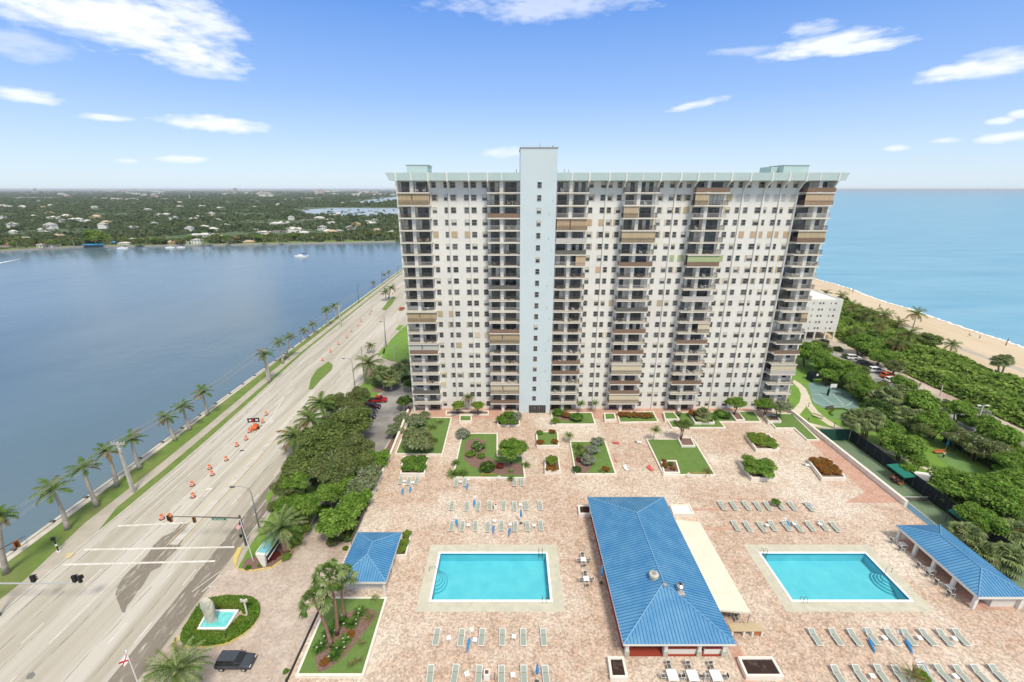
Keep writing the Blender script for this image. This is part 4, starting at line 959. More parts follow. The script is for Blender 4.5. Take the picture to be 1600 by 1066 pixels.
# ------------------------------------------------------------ vegetation prototypes
def leafcloud(name, seed, lobes, n, size, mats, weights=None, core=.62, out=.75, aspect=1.6, droop=0.0, keep=1.0, corem=None, extra=None):
    """crown: leaf-sized quads through and over a set of lobes; lobes = [(cx, cy, cz, r, squash)]"""
    R = np.random.RandomState(seed); L = np.array(lobes, dtype=float)
    w = L[:,3]**2; w /= w.sum(); k = R.choice(len(L), n, p=w)
    d = R.normal(size=(n,3)); d /= np.linalg.norm(d, axis=1)[:,None]; d[:,2] = np.where(d[:,2] < -.35, -d[:,2]*.6, d[:,2])
    rr = L[k,3]*(1 - np.abs(R.normal(scale=.13, size=n)))*(1+.07*R.normal(size=n))
    P = L[k,:3] + d*rr[:,None]*np.stack([np.ones(n), np.ones(n), L[k,4]], 1)
    nrm = d*out + R.normal(size=(n,3))*.38; nrm[:,2] += .45; nrm /= np.linalg.norm(nrm, axis=1)[:,None]
    t = np.cross(nrm, R.normal(size=(n,3))); t[:,2] -= droop; t -= nrm*(t*nrm).sum(1)[:,None]; t /= np.linalg.norm(t, axis=1)[:,None]; b = np.cross(nrm, t)
    s = size*R.uniform(.6, 1.35, n)[:,None]
    V = np.stack([P-t*s*aspect*.5, P+b*s*.5+nrm*s*.08, P+t*s*aspect*.5-nrm*s*.12, P-b*s*.5+nrm*s*.08], 1).reshape(-1,3)
    F = np.arange(n*4).reshape(n,4); mi = R.choice(len(mats), n, p=weights) if len(mats) > 1 else np.zeros(n, int)
    if core:
        c = MB()
        for l in lobes: c.ico(l[:3], l[3]*core, 1, (1,1,l[4]))
        cv = np.array(c.v); cf = np.array([(a,b_,c_,c_) for a,b_,c_ in c.f]); 
        me = bpy.data.meshes.new(name); allv = V.tolist()+c.v; fs = F.tolist()+[tuple(i+len(V) for i in f) for f in c.f]
        me.from_pydata(allv, [], fs); ms = list(mats)
        ci = ms.index(corem) if corem in ms else len(ms)
        if corem and corem not in ms: ms.append(corem)
        if not corem: ci = 0
        for q in ms: me.materials.append(M[q])
        me.polygons.foreach_set('material_index', mi.tolist()+[ci]*len(c.f)); me.update(); return me
    return npmesh(name, V, F, mats, mi)
def lobes(seed, n, R_, r, sq=.8, zc=0, flat=.55):
    g = random.Random(seed); out = [(0,0,zc,R_*.62,sq)]
    for i in range(n):
        a = 2*pi*i/n+g.uniform(-.4,.4); q = R_*g.uniform(.45,.72); out.append((q*cos(a), q*sin(a), zc+g.uniform(-.25,.45)*R_*flat, r*R_*g.uniform(.75,1.2), sq))
    for i in range(n//2):
        a = g.uniform(0,2*pi); q = R_*g.uniform(.1,.4); out.append((q*cos(a), q*sin(a), zc+R_*flat*g.uniform(.5,.85), r*R_*g.uniform(.7,1.0), sq))
    return out
CR = {}
def crowns(key, nv, n, size, mats, weights=None, corem='leaf_oak', nl=8, r=.42, sq=.8, flat=.55, **k):
    corem = mats[0] if key in ('bright','grape','bush','limebush') else corem
    CR[key] = [leafcloud('crown', 100+hash_(key)+i*7, lobes(hash_(key)+i, nl+5, 1.0, r*.88, sq, 0, flat), int(n*1.6), size*.78, mats, weights, corem=corem, **k) for i in range(nv)]
def hash_(s): return sum(ord(c)*(i+3) for i, c in enumerate(s)) % 997
# crowns have unit radius and are scaled when placed
crowns('oak', 4, 5200, .075, ['leaf_oak','leaf_olive'], [.8,.2], nl=10, r=.33)
crowns('olive', 3, 5000, .07, ['leaf_olive','leaf_oak','leaf_grey'], [.5,.3,.2], nl=10, r=.33)
crowns('bright', 4, 3600, .085, ['leaf_bright','leaf_oak'], [.9,.1], nl=9, r=.36)
crowns('grape', 4, 2600, .12, ['leaf_grape','leaf_bright'], [.7,.3], nl=9, r=.36, aspect=1.1)
crowns('dark', 2, 2600, .10, ['leaf_dark','leaf_bright'], [.75,.25], nl=7)
crowns('bush', 4, 900, .17, ['leaf_bright','leaf_lily'], [.6,.4], nl=6, aspect=2.0)
crowns('limebush', 3, 900, .17, ['leaf_lime','leaf_bright'], [.75,.25], nl=6, aspect=1.8)
crowns('silver', 3, 1500, .11, ['leaf_silver','leaf_grey'], [.75,.25], nl=8, corem='leaf_grey')
crowns('grey', 3, 2600, .10, ['leaf_grey','leaf_sabal','leaf_silver'], [.5,.3,.2], nl=8, corem='leaf_oak')
crowns('croton', 3, 900, .15, ['leaf_orange','leaf_red','leaf_lime','leaf_oak'], [.42,.28,.12,.18], nl=6, corem='leaf_wine', flat=.3)
crowns('wine', 2, 700, .19, ['leaf_wine','leaf_red'], [.8,.2], nl=6, corem='leaf_wine', aspect=2.6)
crowns('flower', 3, 1100, .15, ['leaf_lily','leaf_bright','petal_white'], [.55,.38,.07], nl=6)
crowns('oleander', 3, 3200, .08, ['leaf_grey','leaf_oak','petal_white','leaf_dry'], [.5,.36,.05,.09], nl=9)
crowns('weep', 2, 5200, .10, ['leaf_sabal','leaf_grey','leaf_dry'], [.5,.38,.12], nl=9, r=.42, aspect=3.4, droop=2.2, corem='leaf_oak', sq=.95)
crowns('sparse', 2, 1500, .08, ['leaf_oak','leaf_grey'], [.7,.3], nl=10, r=.24, core=.35)
def bladeclump(name, seed, n, L_, w, mats, up=.9, spread=1.0, weights=None, flowers=0):     # strap leaved plants
    R = np.random.RandomState(seed); V = []; F = []; mi = []
    for i in range(n):
        a = R.uniform(0, 2*pi); e = R.uniform(.15, up); l = L_*R.uniform(.7, 1.15); r0 = R.uniform(0, .22)*L_*spread
        bx_, by_ = r0*cos(a+R.normal()*.5), r0*sin(a+R.normal()*.5); d = np.array([cos(a), sin(a)]); q = np.array([-sin(a), cos(a)])*w
        m_ = R.choice(len(mats), p=weights) if len(mats) > 1 else 0; b = len(V)
        for j in range(4):
            t = j/3; h = l*(sin(e*pi/2)*t - .55*t*t*(1.2-e)); rr = l*cos(e*pi/2)*t+.25*l*t*t; ww = (1-.9*t**2)*(.4+.6*min(1,t*2.4))
            c = np.array([bx_, by_])+d*rr; V += [(*(c+q*ww), h), (*(c-q*ww), h+.001)]
        for j in range(3): F.append((b+2*j, b+2*j+1, b+2*j+3, b+2*j+2)); mi.append(m_)
    if flowers:
        mats = list(mats)+['petal_white']
        for i in range(flowers):
            a = R.uniform(0, 2*pi); r_ = R.uniform(.2,.8)*L_; b = len(V); c = np.array([r_*cos(a), r_*sin(a), L_*.62]); s = L_*.11
            for (u, v) in ((-s,-s),(s,-s),(s,s),(-s,s)): V.append((c[0]+u, c[1]+v, c[2]+R.uniform(-.02,.02)))
            F.append((b,b+1,b+2,b+3)); mi.append(len(mats)-1)
    return npmesh(name, V, F, mats, mi)
CR['lily'] = [bladeclump('foliage', 21+i, 190, 1.0, .055, ['leaf_lily','leaf_bright'], weights=[.7,.3], flowers=2) for i in range(3)]
CR['agave'] = [bladeclump('foliage', 31+i, 70, 1.0, .045, ['leaf_sabal','leaf_lime'], weights=[.7,.3]) for i in range(2)]
CR['straggle'] = [bladeclump('foliage', 41+i, 60, 1.0, .03, ['leaf_dry','leaf_sabal'], weights=[.5,.5]) for i in range(2)]
def frondcrown(name, seed, n, L_, mats, weights=None, rise=(.1,1.2), sag=.9, leaflet=.2, nl=13, w=.035, vdrop=.35, boot=None):
    """feather palm: unit coordinates, fronds start at the origin"""
    R = np.random.RandomState(seed); V = []; F = []; mi = []
    for i in range(n):
        a = 2*pi*i/n*2.4+R.uniform(-.2,.2); e = rise[0]+(rise[1]-rise[0])*((i+.5)/n)+R.uniform(-.08,.08); l = L_*R.uniform(.85,1.1); d = np.array([cos(a), sin(a), 0]); q = np.array([-sin(a), cos(a), 0])
        m_ = (R.choice(len(mats), p=weights) if len(mats) > 1 else 0); pts = []
        if e < .15 and len(mats) > 1: m_ = len(mats)-1 if R.rand() < .6 else m_
        x = z = 0.0; ang = e
        for j in range(nl+1):
            pts.append(np.array([d[0]*x, d[1]*x, z])); st = l/nl; x += cos(ang)*st; z += sin(ang)*st; ang -= sag*(1.55/nl)*(0.4+1.2*j/nl)
        for j in range(nl):
            p, p2 = pts[j], pts[j+1]; t = (p2-p)/np.linalg.norm(p2-p); up = np.cross(t, q)*-1; b = len(V)
            V += [p-q*.012, p+q*.012, p2+q*.010, p2-q*.010]; F.append((b,b+1,b+2,b+3)); mi.append(m_)
            if j < 1: continue
            ll = leaflet*l*sin(pi*min(.97,(j+1.2)/(nl+1.5)))**.6
            for s in (-1, 1):
                for h in (0, .5):
                    o = p+(p2-p)*h; tip = o+q*s*ll*.82+t*ll*.45-np.array([0,0,1])*ll*(vdrop+R.uniform(-.1,.2)); b = len(V)
                    V += [o-t*w*.5*l, o+t*w*.5*l, tip+t*w*.1, tip-t*w*.1]; F.append((b,b+1,b+2,b+3)); mi.append(m_)
    return npmesh(name, V, F, mats, mi)
CR['royal'] = [frondcrown('crown', 50+i, 15, 1.0, ['leaf_palm','leaf_coco','leaf_dry'], [.72,.18,.10], rise=(-.25,1.25), sag=.95, leaflet=.24, vdrop=.3, w=.05) for i in range(4)]
CR['coco'] = [frondcrown('crown', 60+i, 19, 1.0, ['leaf_coco','leaf_palm','leaf_dry'], [.6,.3,.10], rise=(-.5,1.3), sag=.9, leaflet=.24, vdrop=.5) for i in range(4)]
CR['date'] = [frondcrown('crown', 70+i, 58, 1.0, ['leaf_sabal','leaf_palm'], [.6,.4], rise=(-.3,1.35), sag=.75, leaflet=.15, nl=11, w=.03) for i in range(2)]
CR['areca'] = [frondcrown('fronds', 80+i, 26, 1.0, ['leaf_palm','leaf_bright'], [.6,.4], rise=(.35,1.45), sag=1.0, leaflet=.2, nl=10) for i in range(2)]
CR['cycad'] = [frondcrown('fronds', 84+i, 30, 1.0, ['leaf_sabal','leaf_lime'], [.6,.4], rise=(0,1.2), sag=.8, leaflet=.12, nl=10) for i in range(2)]
def fancrown(name, seed, n, mats, weights, low=-.7, blades=9):
    R = np.random.RandomState(seed); V = []; F = []; mi = []
    for i in range(n):
        a = R.uniform(0, 2*pi); e = low+(1.45-low)*((i+.5)/n); l = R.uniform(.5,.66); m_ = R.choice(len(mats), p=weights)
        d = np.array([cos(a)*cos(e), sin(a)*cos(e), sin(e)]); q = np.array([-sin(a), cos(a), 0]); up = np.cross(q, d)*-1; c = d*l; b = len(V)
        V += [q*.012, -q*.012, c-q*.01, c+q*.01]; F.append((b,b+1,b+2,b+3)); mi.append(m_)
        for k in range(blades):
            th = -1.35+2.7*k/(blades-1); r = .42*(1-.12*abs(th))*R.uniform(.88,1.1); u = d*cos(th)+q*sin(th); tip = c+u*r-np.array([0,0,1])*(.16+.07*abs(th)); md = c+u*r*.55+up*.02
            v = np.cross(u, up); b = len(V); V += [c-v*.012, md-v*.045, tip, md+v*.045]; F.append((b,b+1,b+2,b+3)); mi.append(m_)
    return npmesh(name, V, F, mats, mi)
CR['sabal'] = [fancrown('crown', 90+i, 95, ['leaf_sabal','leaf_grey','leaf_dry'], [.76,.22,.02]) for i in range(4)]
CR['fan'] = [fancrown('crown', 95+i, 48, ['leaf_palm','leaf_sabal'], [.35,.65], low=-.35) for i in range(3)]
pc = {}
def nxt(kind): pc[kind] = pc.get(kind, 0)+1; return CR[kind][pc[kind] % len(CR[kind])]
rv = random.Random(77)
def palm(kind, bpx, cpx, r, label, zb=ZG, name='palm_tree', tr=.2, trm='palm_trunk', group=None, bulge=True, cat='palm tree', Y=None, tw=1.0, world=False):
    """bpx: pixel of the trunk foot; cpx: pixel of the crown heart"""
    b = G(*bpx, zb); t = AY(cpx[0], cpx[1], b.y); t.z = max(t.z, zb+.6)
    o = empty(name, b, 0, 1, label, cat, group); d = t-b; m = MB(); n = 7; pts = []; rad = []
    for i in range(n+1):
        s = i/n; pts.append((d.x*s+(.12*d.z*sin(s*pi)*.25*(1 if len(label)%2 else -1)), 0, d.z*s)); rad.append(tr*(1.45-.75*s+(.35*(1-s*5) if s < .2 else 0)) if bulge else tr*(1.15-.35*s))
    if kind == 'royal' and d.z > 3:
        pts.append((d.x*1.0,0,d.z+.02)); rad.append(tr*.7)
    m.tube(pts, rad, 8); m.build('trunk', trm, o, smooth=True)
    if kind == 'royal': mm = MB(); mm.tube([(pts[-3][0],0,pts[-3][2]),(d.x,0,d.z+.3)], [tr*.8,tr*.5], 7); mm.build('crownshaft', 'leaf_coco', o, smooth=True)
    c = link('crown', nxt(kind), o); c.location = (d.x, 0, d.z); c.rotation_euler = (0,0,rv.uniform(0,6)); c.scale = (r,r,r*rv.uniform(.85,1.0))
    return o
def tree(kind, px, py, rpx, h, label, zg=ZG, sz=1.0, name='broadleaf_tree', cat='tree', group=None, trunks=1, trm='trunk'):
    """px, py, rpx: crown centre and radius in the photograph; h: height of the crown's centre above zg"""
    c = G(px, py, zg+h); R_ = rpx*MPP(c)*(1.12 if zg == ZG else 1); o = empty(name, (c.x, c.y, zg), 0, 1, label, cat, group)
    cr = link('crown', nxt(kind), o); cr.location = (0,0,h); cr.rotation_euler = (0,0,rv.uniform(0,6)); cr.scale = (R_*rv.uniform(.95,1.05), R_*rv.uniform(.95,1.05), R_*sz)
    m = MB(); tr = max(.08, R_*.055)
    for q in range(trunks):
        a = rv.uniform(0,6); e = .35*R_ if trunks > 1 else .08*R_
        m.tube([(cos(a)*e*.2,sin(a)*e*.2,0),(cos(a)*e*.6,sin(a)*e*.6,h*.5),(cos(a)*e,sin(a)*e,h)], [tr,tr*.75,tr*.5], 7)
    for q in range(4): a = rv.uniform(0,6); m.tube([(0,0,h*.55),(cos(a)*R_*.3,sin(a)*R_*.3,h*.8),(cos(a)*R_*.55,sin(a)*R_*.55,h+R_*sz*.15)], [tr*.6,tr*.4,tr*.2], 6)
    m.build('trunk', trm, o, smooth=True); return o
def shrub(kind, px, py, rpx, label, zg=0.0, sz=.75, name='shrub', cat='shrub', group=None, sx=1.0, rz=None, lift=.45):
    b = G(px, py, zg); R_ = rpx*MPP(b); o = link(name, nxt(kind), None); o.location = (b.x, b.y, zg+(R_*sz*lift if kind not in ('lily','agave','straggle','areca','cycad','sabal','fan') else (0 if kind not in ('sabal','fan') else R_*.45)))
    o.rotation_euler = (0,0,rv.uniform(0,6) if rz is None else rz); o.scale = (R_*sx, R_, R_*sz); return tag(o, label, cat, group)

# --- royal palms along the lagoon
seq = [((10,896),(0,806)),((106,827),(83,766)),((152,791),(130,731)),((183,760),(167,706)),((219,733),(205,687)),((274,688),(260,653)),((297,672),(286,636)),((324,649),(316,614)),
       ((421,598),(414,553)),((442,568),(436,536)),((446,560),(452,527)),((474,531),(475,517)),((489,522),(488,507)),((513,509.5),(510,485)),((525,498),(523,478))]
for i, (b, c) in enumerate(seq):
    nmb = 'nearest' if i == 0 else (ORD[i]+' nearest' if i < 8 else (ORD[len(seq)-1-i]+' farthest' if i < len(seq)-1 else 'farthest'))
    palm('royal', b, c, [2.5,3.2,3.0,2.9,2.9,2.6,2.8,3.1,3.1,2.9,2.8,2.6,2.6,2.9,2.8][i], 'royal palm on the lagoon verge, %s of fifteen' % nmb, zb=ZG+.1, tr=.27, group='royal palms along the lagoon verge')
palm('royal', (603,470), (602,457), 3.6, 'left palm of the pair on the far traffic island', tr=.25); palm('royal', (607,468), (611,450), 3.6, 'right palm of the pair on the far traffic island', tr=.25)
for i, (b, c) in enumerate((((584,447),(583,442)),((600,436),(600,430)),((607,433),(607,426)))): palm('royal', b, c, 2.4, '%s of three tiny distant palms by the lagoon road' % ['nearest','middle','farthest'][i], tr=.2)
for (b, c, r, l) in (((489,708),(462,682),4.6,'bright green royal palm nearest the signal among three beside the oak'),((505,690),(486,655),4.3,'middle royal palm of three standing between road and oak'),((520,675),(501,630),4.2,'farthest royal palm of three standing between road and oak')):
    palm('royal', b, c, r, l, tr=.22)
palm('date', (448,862), (438,826), 4.1, 'large feathery date palm behind the blue entrance sign', tr=.35, trm='brown_trunk')
palm('date', (279,1085), (277,1047), 3.7, 'date palm at the bottom edge beside the black car', tr=.35, trm='brown_trunk')
palm('coco', (590,598), (576,568), 5.2, 'tall feather palm by the light pole left of the tower', tr=.22)
palm('coco', (583,552), (579,540), 2.4, 'small coconut palm beside the road verge left of the tower', tr=.15)
palm('sabal', (598,600), (592,588), 3.2, 'sabal palm with pale trunk, left of the driveway palm pair', tr=.25); palm('sabal', (612,610), (610,590), 3.2, 'sabal palm with pale trunk above the striped parking bay', tr=.25)
palm('sabal', (600,608), (596,582), 3.0, 'sabal palm in the middle of the group beyond the red pickup', tr=.25); palm('sabal', (625,600), (622,578), 3.1, 'sabal palm closest to the lower left tower corner', tr=.25); palm('sabal', (634,590), (632,572), 2.8, 'rear sabal palm beside the tower corner', tr=.25)
palm('fan', (518,1009.6), (492,942), 2.15, 'leftmost of the three tall fan palms in the large bed', zb=.4, tr=.17, trm='brown_trunk'); palm('fan', (527,991), (514,901), 2.25, 'middle of the three tall fan palms in the large bed', zb=.4, tr=.17, trm='brown_trunk'); palm('fan', (539,965), (534,903), 2.1, 'rightmost of the three tall fan palms in the large bed', zb=.4, tr=.15, trm='brown_trunk')
palm('coco', (732,641.5), (731,620), 1.9, 'slim palm in the middle of the narrow bed at the tower wall', zb=.3, tr=.09, bulge=False)
palm('areca', (930,643), (930,632), 1.6, 'small palm at the tower foot right of the entrance shrubs', zb=.3, tr=.07); palm('areca', (905,643), (908,632), 1.5, 'small palm beside the dense shrubs right of the entrance doors', zb=.3, tr=.07)
palm('areca', (1020.5,688), (1024,674), 1.7, 'small multi headed palm at the far left of the open lawn planter', zb=.3, tr=.08)
palm('areca', (890,690), (889,682), 1.5, 'little palm at the far left corner of the silver bush planter', zb=.3, tr=.06)
# --- left tree belt
for k, px, py, r, h, l in (('oak',545,662,33,5,'dense olive oak crown nearest the parked black cars'),('oak',505,688,38,6,'broad oak crown left of the parking lane, largest of the cluster'),
    ('olive',555,700,30,5,'oak with small reddish patch beside the parking lane'),('oak',470,728,32,6,'oak over the road pavement, nearest the royal palms'),('olive',520,735,38,5.5,'dark olive tree in the middle of the cluster'),
    ('olive',450,762,24,4.5,'brownish green tree at the road edge above the street light'),('bright',462,752,22,5.5,'bright green tree at the road edge of the oak cluster'),('oak',560,728,24,4,'small oak crown beside the hedge line'),
    ('bright',478,792,26,4.5,'bright green tree above the date palm by the driveway'),('bright',515,770,24,4.5,'bright green tree over the driveway entrance'),('bright',448,790,20,3.8,'bright green round tree near the driveway kerb'),
    ('grape',530,812,31,4.5,'sea grape with round leaves beside the small blue kiosk'),('grape',556,785,24,4,'sea grape against the dark terrace fence'),('grey',563,762,22,4,'pale green tree along the terrace parapet'),
    ('grape',545,755,20,4,'bright tree in the row between driveway and parapet'),('grey',578,742,20,4,'soft grey green tree nearest the middle of the parapet'),('bright',590,718,19,3.5,'bright green tree along the upper parapet'),('grape',572,725,16,3.5,'bright green tree at the bend of the lane'),
    ('olive',525,632,24,4,'feathery olive tree beyond the royal palms'),('olive',548,640,22,4,'olive tree behind the parked black cars'),('grey',535,655,22,3.5,'pale olive tree between royal palms and parked cars'),('olive',560,618,18,3.5,'dark olive tree at the lawn corner beyond the parked cars'),
    ('dark',633,627,12,2.6,'dark round tree at the lower left corner of the tower'),('dark',641,600,10,2.5,'dark bush hugging the tower corner'),('grey',618,672,14,2,'grey green shrub mass outside the parapet, lower'),('grey',629,655,13,2,'grey green shrub mass outside the parapet, upper')):
    tree(k, px, py, r, h, l, trunks=1)
for i, (x, y) in enumerate(((605,603),(615,600),(626,596),(636,591))): shrub('dark', x, y, 8, '%s dark hedge bush of the row bordering the curved lane' % ['leftmost','second','third','rightmost'][i], ZG, sz=.5)
for k, x, y, r, l in (('limebush',448,872,8,'bright lime bush at the tip of the entrance bed'),('wine',423,874,8,'dark red spiky plants behind the entrance sign'),('wine',432,868,6,'wine red plant beside the lime bush'),('limebush',462,850,9,'lime green bush right of the date palm'),
    ('limebush',478,828,10,'lime green shrub near the yellow kerb of the driveway'),('limebush',456,838,8,'lime green shrub under the date palm'),('wine',471,817,6,'wine red shrub below the bright tree'),('bush',388,888,5,'low green cover at the grass tip by the flag pole'),('bush',408,884,5,'low green cover below the entrance sign')):
    shrub(k, x, y, r, l, ZG+.1)
for k, x, y, r, l in (('bush',452,1062,6,'green shrub at the foot of the mesh fence near the bottom edge'),('bush',447,1050,5,'upright green shrub beside the mesh fence'),('dark',535,845,5,'dark shrub between kiosk wall and driveway'),('bush',540,858,5,'green shrub beside the left kiosk wall')): shrub(k, x, y, r, l, ZG)
# --- bed with fan palms
for i, (k, x, y, r, l) in enumerate((('lily',500,1012,13,'spider lily clump at the left end of the large bed'),('lily',515,990,13,'spider lily clump below the leftmost fan palm crown'),('lily',530,1012,14,'white flowering spider lily clump in the bed middle'),('lily',540,1000,12,'spider lily clump touching the orange bush'),
    ('lily',532,973,13,'spider lily clump left of the middle trunk'),('lily',550,975,12,'spider lily clump right of the middle trunk'),('lily',562,958,12,'spider lily clump near the upper right of the large bed'),('lily',523,1025,12,'spider lily clump by the red orange croton'),
    ('croton',507,1036,8,'red orange croton at the lower left of the large bed'),('croton',548,992,8,'orange croton in the middle of the large bed'),('straggle',578,965,14,'dry spiky palm at the right of the large bed'),('straggle',566,1005,10,'small dry spiky plant on the lawn of the large bed'),
    ('straggle',548,1040,9,'spiky plant at the bottom of the large bed'),('straggle',560,1032,11,'dry tufted plant near the lower right of the large bed'),('agave',586,935,9,'spiky plant at the far right corner of the large bed'))):
    shrub(k, x, y, r*.95, l, .42)
# --- terrace planters
shrub('weep', 655, 703, 26, 'very large round drooping shrub with narrow leaves', .4, sz=.9, lift=.75)
shrub('grey', 652, 666, 17, 'yellow green bushy shrub behind the large drooping shrub', .4, sz=.8, lift=.8); shrub('grey', 664, 655, 9, 'leafy shrub beside the lower left tower corner', .4, sz=.9, lift=.9)
shrub('agave', 675, 668, 12, 'spiky palm like shrub between drooping shrub and tower', .4); shrub('areca', 676, 690, 12, 'small palm at the right of the large drooping shrub', .4); shrub('agave', 686, 660, 9, 'spiky plant on the corner lawn nearest the tower', .4)
for i, (x, y) in enumerate(((638,733),(655,733),(640,722),(657,722),(647,728))): shrub('bush', x, y, 12, '%s bush of the clipped hedge beside the left parapet' % ['front left','front right','rear left','rear right','middle'][i], .65, sz=.55, lift=.6, group='clipped hedge bushes by the left parapet')
tree('limebush', 715, 633.5, 11.5, 2.6, 'left small tree of the narrow bed at the tower wall', .3, sz=.75, trunks=3); tree('limebush', 746.5, 633.5, 11, 2.6, 'right small tree of the narrow bed at the tower wall', .3, sz=.75, trunks=3)
for k, x, y, r, l in (('silver',724,681,13,'grey leaved shrub at the far left corner of the L shaped planter'),('flower',747,700,12,'white flowered bush in the mulch of the L shaped planter'),('bush',736,711,9,'green bush left of the mulch curve'),('bush',752,714,7,'small bush beside the white flowered one'),
    ('dark',761,733,14,'dark green rounded bush at the front of the L shaped planter'),('wine',781,730,7,'wine red plant under the round leafy tree'),('agave',798,737,7,'low plants beneath the round leafy tree')):
    shrub(k, x, y, r, l, .4)
tree('bright', 799, 703, 26, 3.2, 'round leafy bright tree in the L shaped planter', .4, sz=.85)
for x, y, r, l in ((708,741,13,'left spiky palm shrub on the near corner of the L shaped planter'),(724,740,12,'right spiky palm shrub on the near corner of the L shaped planter'),(822,727,9,'palm shrub on the right rim of the L shaped planter'),(799,748,8,'spiky palm hanging over the front rim of the L shaped planter'),(712,724,9,'spiky palm at the left rim of the L shaped planter')): shrub('areca', x, y, r, l, .4)
for k, x, y, r, l in (('bush',784,660,9,'leftmost shrub in the planter left of the doors'),('bush',796,656,11,'tall middle shrub in the planter left of the doors'),('limebush',789,664,8,'yellow green shrub in the planter left of the doors'),('silver',808,655,9,'silver shrub in the planter left of the doors'),('bush',803,664,7,'low shrub at the front of the planter left of the doors')):
    shrub(k, x, y, r, l, .4, sz=.95, lift=.7)
for k, x, y, r, l in (('limebush',867,661,7,'yellow green bush at the left of the planter right of the doors'),('bush',872,648,9,'green bush next to the blue shaft, right of the doors'),('croton',884,652,8,'brownish red groundcover behind the entrance planter'),('bush',901,657,11,'round green bush in the planter right of the doors'),('agave',880,640,12,'tall spiky plant against the tower right of the doors'),('cycad',865,645,9,'feathery cycad at the shaft corner')):
    shrub(k, x, y, r, l, .35, lift=.7)
for k, x, y, r, l in (('croton',844,693,7,'orange red bush at the front left of the raised planter'),('croton',867,692,6.5,'orange red bush at the front right of the raised planter'),('croton',863,676,6,'orange red bush at the rear of the raised planter'),('bush',843,678,6,'green bush at the rear left of the raised planter')): shrub(k, x, y, r, l, .75, lift=.5)
shrub('limebush', 862, 724, 10.5, 'round yellow green bush filling the small raised planter', .85, sz=.8, lift=.7); shrub('croton', 862, 732, 11, 'brown red groundcover beneath the round yellow green bush', .75, sz=.2)
for x, y, r, l in ((934,694,11,'upper part silver grey bush of the palm planter'),(925,708,12,'middle silver grey bush of the palm planter'),(919,724,13,'lower silver grey bush of the palm planter')): shrub('silver', x, y, r, l, .4, sz=.8, lift=.6)
shrub('areca', 908, 712, 15, 'feathery palm shrub left of the silver bushes', .4); shrub('areca', 903, 700, 12, 'feathery palm behind the silver bushes', .4); shrub('dark', 901, 735, 8, 'clipped round dark bush at the near left planter corner', .4); shrub('wine', 905, 720, 5, 'purple plant beside the palm shrub', .4); shrub('croton', 947, 735, 7, 'orange tipped bush at the near right planter corner', .4); shrub('agave', 940, 737, 7, 'grassy tuft beside the orange tipped bush', .4)
for i, x in enumerate((973,983,993,1003,1013)): shrub('croton', x, 649.5+i*.5, 8.5, '%s of five orange red bushes forming the long mound' % fromleft(i, 5), .3, sz=.6, lift=.5)
for k, x, y, r, l in (('croton',1083,649,9,'red foliage at the left of the raised fan palm box'),('bush',1125,650,10,'dark shrub behind the fan palm box'),('bush',1112,655,9,'green shrub at the right end of the fan palm box'),('dark',1135,652,8,'dark shrub between the two raised tree boxes')): shrub(k, x, y, r, l, .6, lift=.6)
shrub('sabal', 1097, 655, 15, 'big fan palm shrub in the raised box', .7, sz=1.0); shrub('grey', 1060, 648, 6, 'low shrub near the left end of the stepped planter', .6)
tree('sparse', 1067, 664, 17, 3.6, 'airy small tree standing in the raised box of the open lawn planter', .6, sz=.8, trunks=2)
tree('bright', 1149, 630, 18, 3.0, 'bright leafy tree at the right end of the stepped planter', .6, sz=.8, trunks=2)
tree('bright', 1197, 632, 17, 3.0, 'bright tree in the far right corner planter', .6, sz=.75, trunks=2); tree('grey', 1219, 636, 17, 3.0, 'grey green tree in the far right corner planter', .6, sz=.8, trunks=2)
shrub('agave', 1199, 654, 6, 'small tuft in the corner tree box', .7)
for i, (x, y) in enumerate(((1176,683),(1190,684),(1202,690),(1190,695),(1205,697),(1180,690))): shrub('limebush', x, y, 10, 'low bright shrub, %s in the farthest raised planter at the right' % ['rear left','rear middle','right middle','front middle','front right','left middle'][i], .65, sz=.5, lift=.5)
shrub('bright', 1184, 736, 28, 'wide spreading green bush in the raised planter right of the lawn', .7, sz=.6, lift=.45)
for i, (x, y) in enumerate(((1274,722),(1290,722),(1283,730),(1299,730),(1290,738),(1306,738))): shrub('croton', x, y, 10, 'orange red croton, %s in the planter near the right parapet' % ['rear left','rear right','middle left','middle right','front left','front right'][i], .7, sz=.5, lift=.5)
shrub('agave', 1298, 733, 8, 'pale green plant amid the crotons near the right parapet', .7)
for k, x, y, r, l in (('croton',1039,729,6,'orange flower clump at the front left of the lawn flower box'),('croton',1037,721,4.5,'orange flower clump at the rear of the lawn flower box'),('croton',1052,733,5,'orange flower clump at the right of the lawn flower box'),('bush',1048,726,5,'green plant in the lawn flower box')): shrub(k, x, y, r, l, .6, lift=.5)
shrub('straggle', 1106, 738, 11, 'pale spiky plant at the near right corner of the open lawn planter', .4)
for i, (x, y) in enumerate(((636,838),(633,850),(627,862))): shrub('limebush', x, y, 8, 'yellow green shrub, %s of three in the narrow kiosk planter' % ['farthest','middle','nearest'][i], .75, sz=.8, lift=.7)
